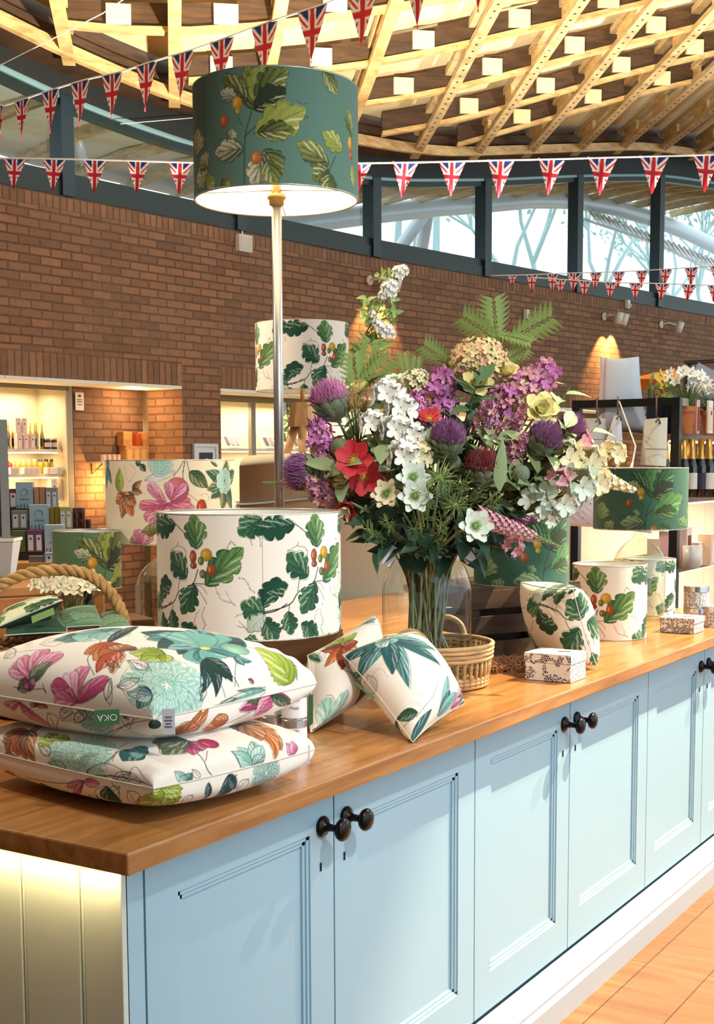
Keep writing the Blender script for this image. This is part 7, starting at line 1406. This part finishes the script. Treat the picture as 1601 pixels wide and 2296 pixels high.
# ================================================================== BUNTING
def paint_jack():
    cv = Cv(.16, .24, 900, rgb(30, 44, 110)); w_, r_ = rgb(244, 236, 236), rgb(190, 30, 48)
    for wd, c in ((.034, w_), (.011, r_)):
        for a, b in (((-.03, -.02), (.19, .24)), ((.19, -.02), (-.03, .24))):
            cv.line([a, b], wd, c)
    for (a, b, wd, c) in (((.08, -.01), (.08, .25), .040, w_), ((-.01, .105), (.17, .105), .050, w_), ((.08, -.01), (.08, .25), .024, r_), ((-.01, .105), (.17, .105), .032, r_)): cv.line([a, b], wd, c)
    return cv
CV_J = paint_jack(); M_flag = printmat('flag_polyester', .7, .1, 400., 0.)
_fl = {}
def flagmesh(wd, h):
    key = (round(wd, 3), round(h, 3))
    if key not in _fl:
        n, m_ = 30, 44; U, V = np.meshgrid(np.linspace(-1, 1, n), np.linspace(0, 1, m_), indexing='ij'); hw = wd/2*(1-V)*.985+.0015
        P = np.stack([U*hw, .012*np.sin(3*V+U*1.5)*V, -V*h], -1); col = CV_J.sample(.08+U*hw/wd*.16, V*.238); o = dense('flag', P, col, M_flag); _fl[key] = o.data; bpy.data.objects.remove(o)
    return _fl[key]
def bunting(label, pts, tops, dd0, dd1, ext=()):
    """pts: string line; tops: flag left/right/tip pixels"""
    x0, x1 = pts[0][0], pts[-1][0]; D = lambda x: dd0+(dd1-dd0)*(x-x0)/(x1-x0); P0 = at(*pts[len(pts)//2], D(pts[len(pts)//2][0])); t = thing('bunting', label, 'bunting', P0)
    MB().tube(cr([at(x, y, D(x))-P0 for x, y in pts], 6), .006, 6).build('tape', mat('white_tape', C(240, 238, 240), .7), t)
    for (xa, ya, xb, yb, xt, yt) in tops:
        a = at(xa, ya, D(xa)); b = at(xb, yb, D(xb)); c = (a+b)/2; tip = at(xt, yt, D((xa+xb)/2)); wv = b-a; wd = np.linalg.norm(wv); dv = c-tip; h = np.linalg.norm(dv); o = bpy.data.objects.new('flag', flagmesh(round(wd, 2), round(h, 2))); COL.objects.link(o); o.parent = t
        z = Vector(dv).normalized(); x = Vector(wv)-z*Vector(wv).dot(z); x.normalize(); y = z.cross(x); M_ = Matrix((x, y, z)).transposed().to_4x4(); M_.translation = Vector(c-P0); o.matrix_local = M_
    return t
L1 = [(-60, 257), (0, 237), (15, 235), (105, 205), (195, 178), (270, 161), (345, 137), (430, 112), (520, 80), (615, 45), (730, 8), (840, -40), (950, -85), (1080, -130), (1200, -170)]
y1 = lambda x: float(np.interp(x, [p[0] for p in L1], [p[1] for p in L1]))
T1 = [(-8, 7, 0, 312), (32, 66, 47, 314), (94, 132, 112, 300), (158, 201, 178, 283), (228, 275, 250, 268), (305, 352, 325, 250), (384, 435, 404, 228), (470, 525, 493, 195), (563, 624, 592, 172), (666, 735, 698, 142), (778, 850, 810, 105), (900, 968, 936, 66), (1042, 1112, 1072, 27)]
bunting('union flag bunting rising in front of the timber roof past the teal lampshade', L1, [(a, y1(a), b, y1(b), c, d) for a, b, c, d in T1], 9.2, 7.0)
L2 = [(-60, 354), (0, 355), (150, 357), (300, 361), (440, 365), (620, 367), (810, 366), (980, 363), (1100, 360), (1240, 357), (1380, 353), (1500, 350), (1601, 347), (1700, 343)]
y2 = lambda x: float(np.interp(x, [p[0] for p in L2], [p[1] for p in L2]))
T2 = [(8, 58, 30, 427), (96, 147, 118, 431), (187, 238, 211, 434), (283, 336, 306, 436), (377, 431, 401, 437), (472, 528, 498, 438), (570, 628, 598, 440), (672, 730, 700, 440), (776, 834, 805, 425), (880, 937, 901, 440), (984, 1043, 1011, 441), (1093, 1153, 1118, 442), (1206, 1267, 1229, 438), (1318, 1383, 1345, 438), (1434, 1499, 1462, 433), (1552, 1618, 1580, 431)]
bunting('long level union flag bunting crossing the room below the roof edge', L2, [(a, y2(a), b, y2(b), c, d) for a, b, c, d in T2], 8.6, 8.9)
L3 = [(1100, 618), (1190, 616), (1260, 613), (1330, 611), (1420, 608), (1500, 603), (1601, 597), (1680, 592)]; y3 = lambda x: float(np.interp(x, [p[0] for p in L3], [p[1] for p in L3]))
T3 = [(1272, 1304, 1284, 654), (1322, 1350, 1334, 650), (1373, 1402, 1385, 648), (1425, 1453, 1438, 646), (1478, 1508, 1490, 642), (1534, 1566, 1549, 642), (1591, 1624, 1606, 640), (1226, 1252, 1238, 656), (1180, 1206, 1192, 657), (1138, 1160, 1148, 640)]
bunting('upper far string of small union flags before the window mullions', L3, [(a, y3(a), b, y3(b), c, d) for a, b, c, d in T3], 14.6, 14.6)
L4 = [(1190, 622), (1250, 626), (1330, 631), (1400, 634), (1450, 635), (1520, 637), (1601, 640), (1680, 642)]; y4 = lambda x: float(np.interp(x, [p[0] for p in L4], [p[1] for p in L4]))
T4_ = [(1243, 1271, 1256, 658), (1296, 1327, 1310, 665), (1355, 1384, 1367, 670), (1410, 1440, 1424, 672), (1468, 1502, 1482, 673), (1528, 1562, 1541, 674), (1586, 1620, 1600, 676)]
bunting('lower far string of small union flags before the brick wall top', L4, [(a, y4(a), b, y4(b), c, d) for a, b, c, d in T4_], 13.6, 13.6)
for lab, pts in (('thin pale wire stretched across under the timber roof edge', ((-40, 165), (0, 147), (230, 30), (290, -10))), ('thin pale wire before the black fascia beside the teal lampshade', ((270, 278), (435, 264), (600, 250)))):
    f_ = (lambda x, y: at(x, y, 8.8)) if pts[0][0] < 0 else (lambda x, y: onwall(x, y, -.16)); P0 = f_(*pts[1]); t = thing('tension_wire', lab, 'wire', P0); MB().tube([f_(x, y)-P0 for x, y in pts], .004, 5).build('wire', M_tag, t)
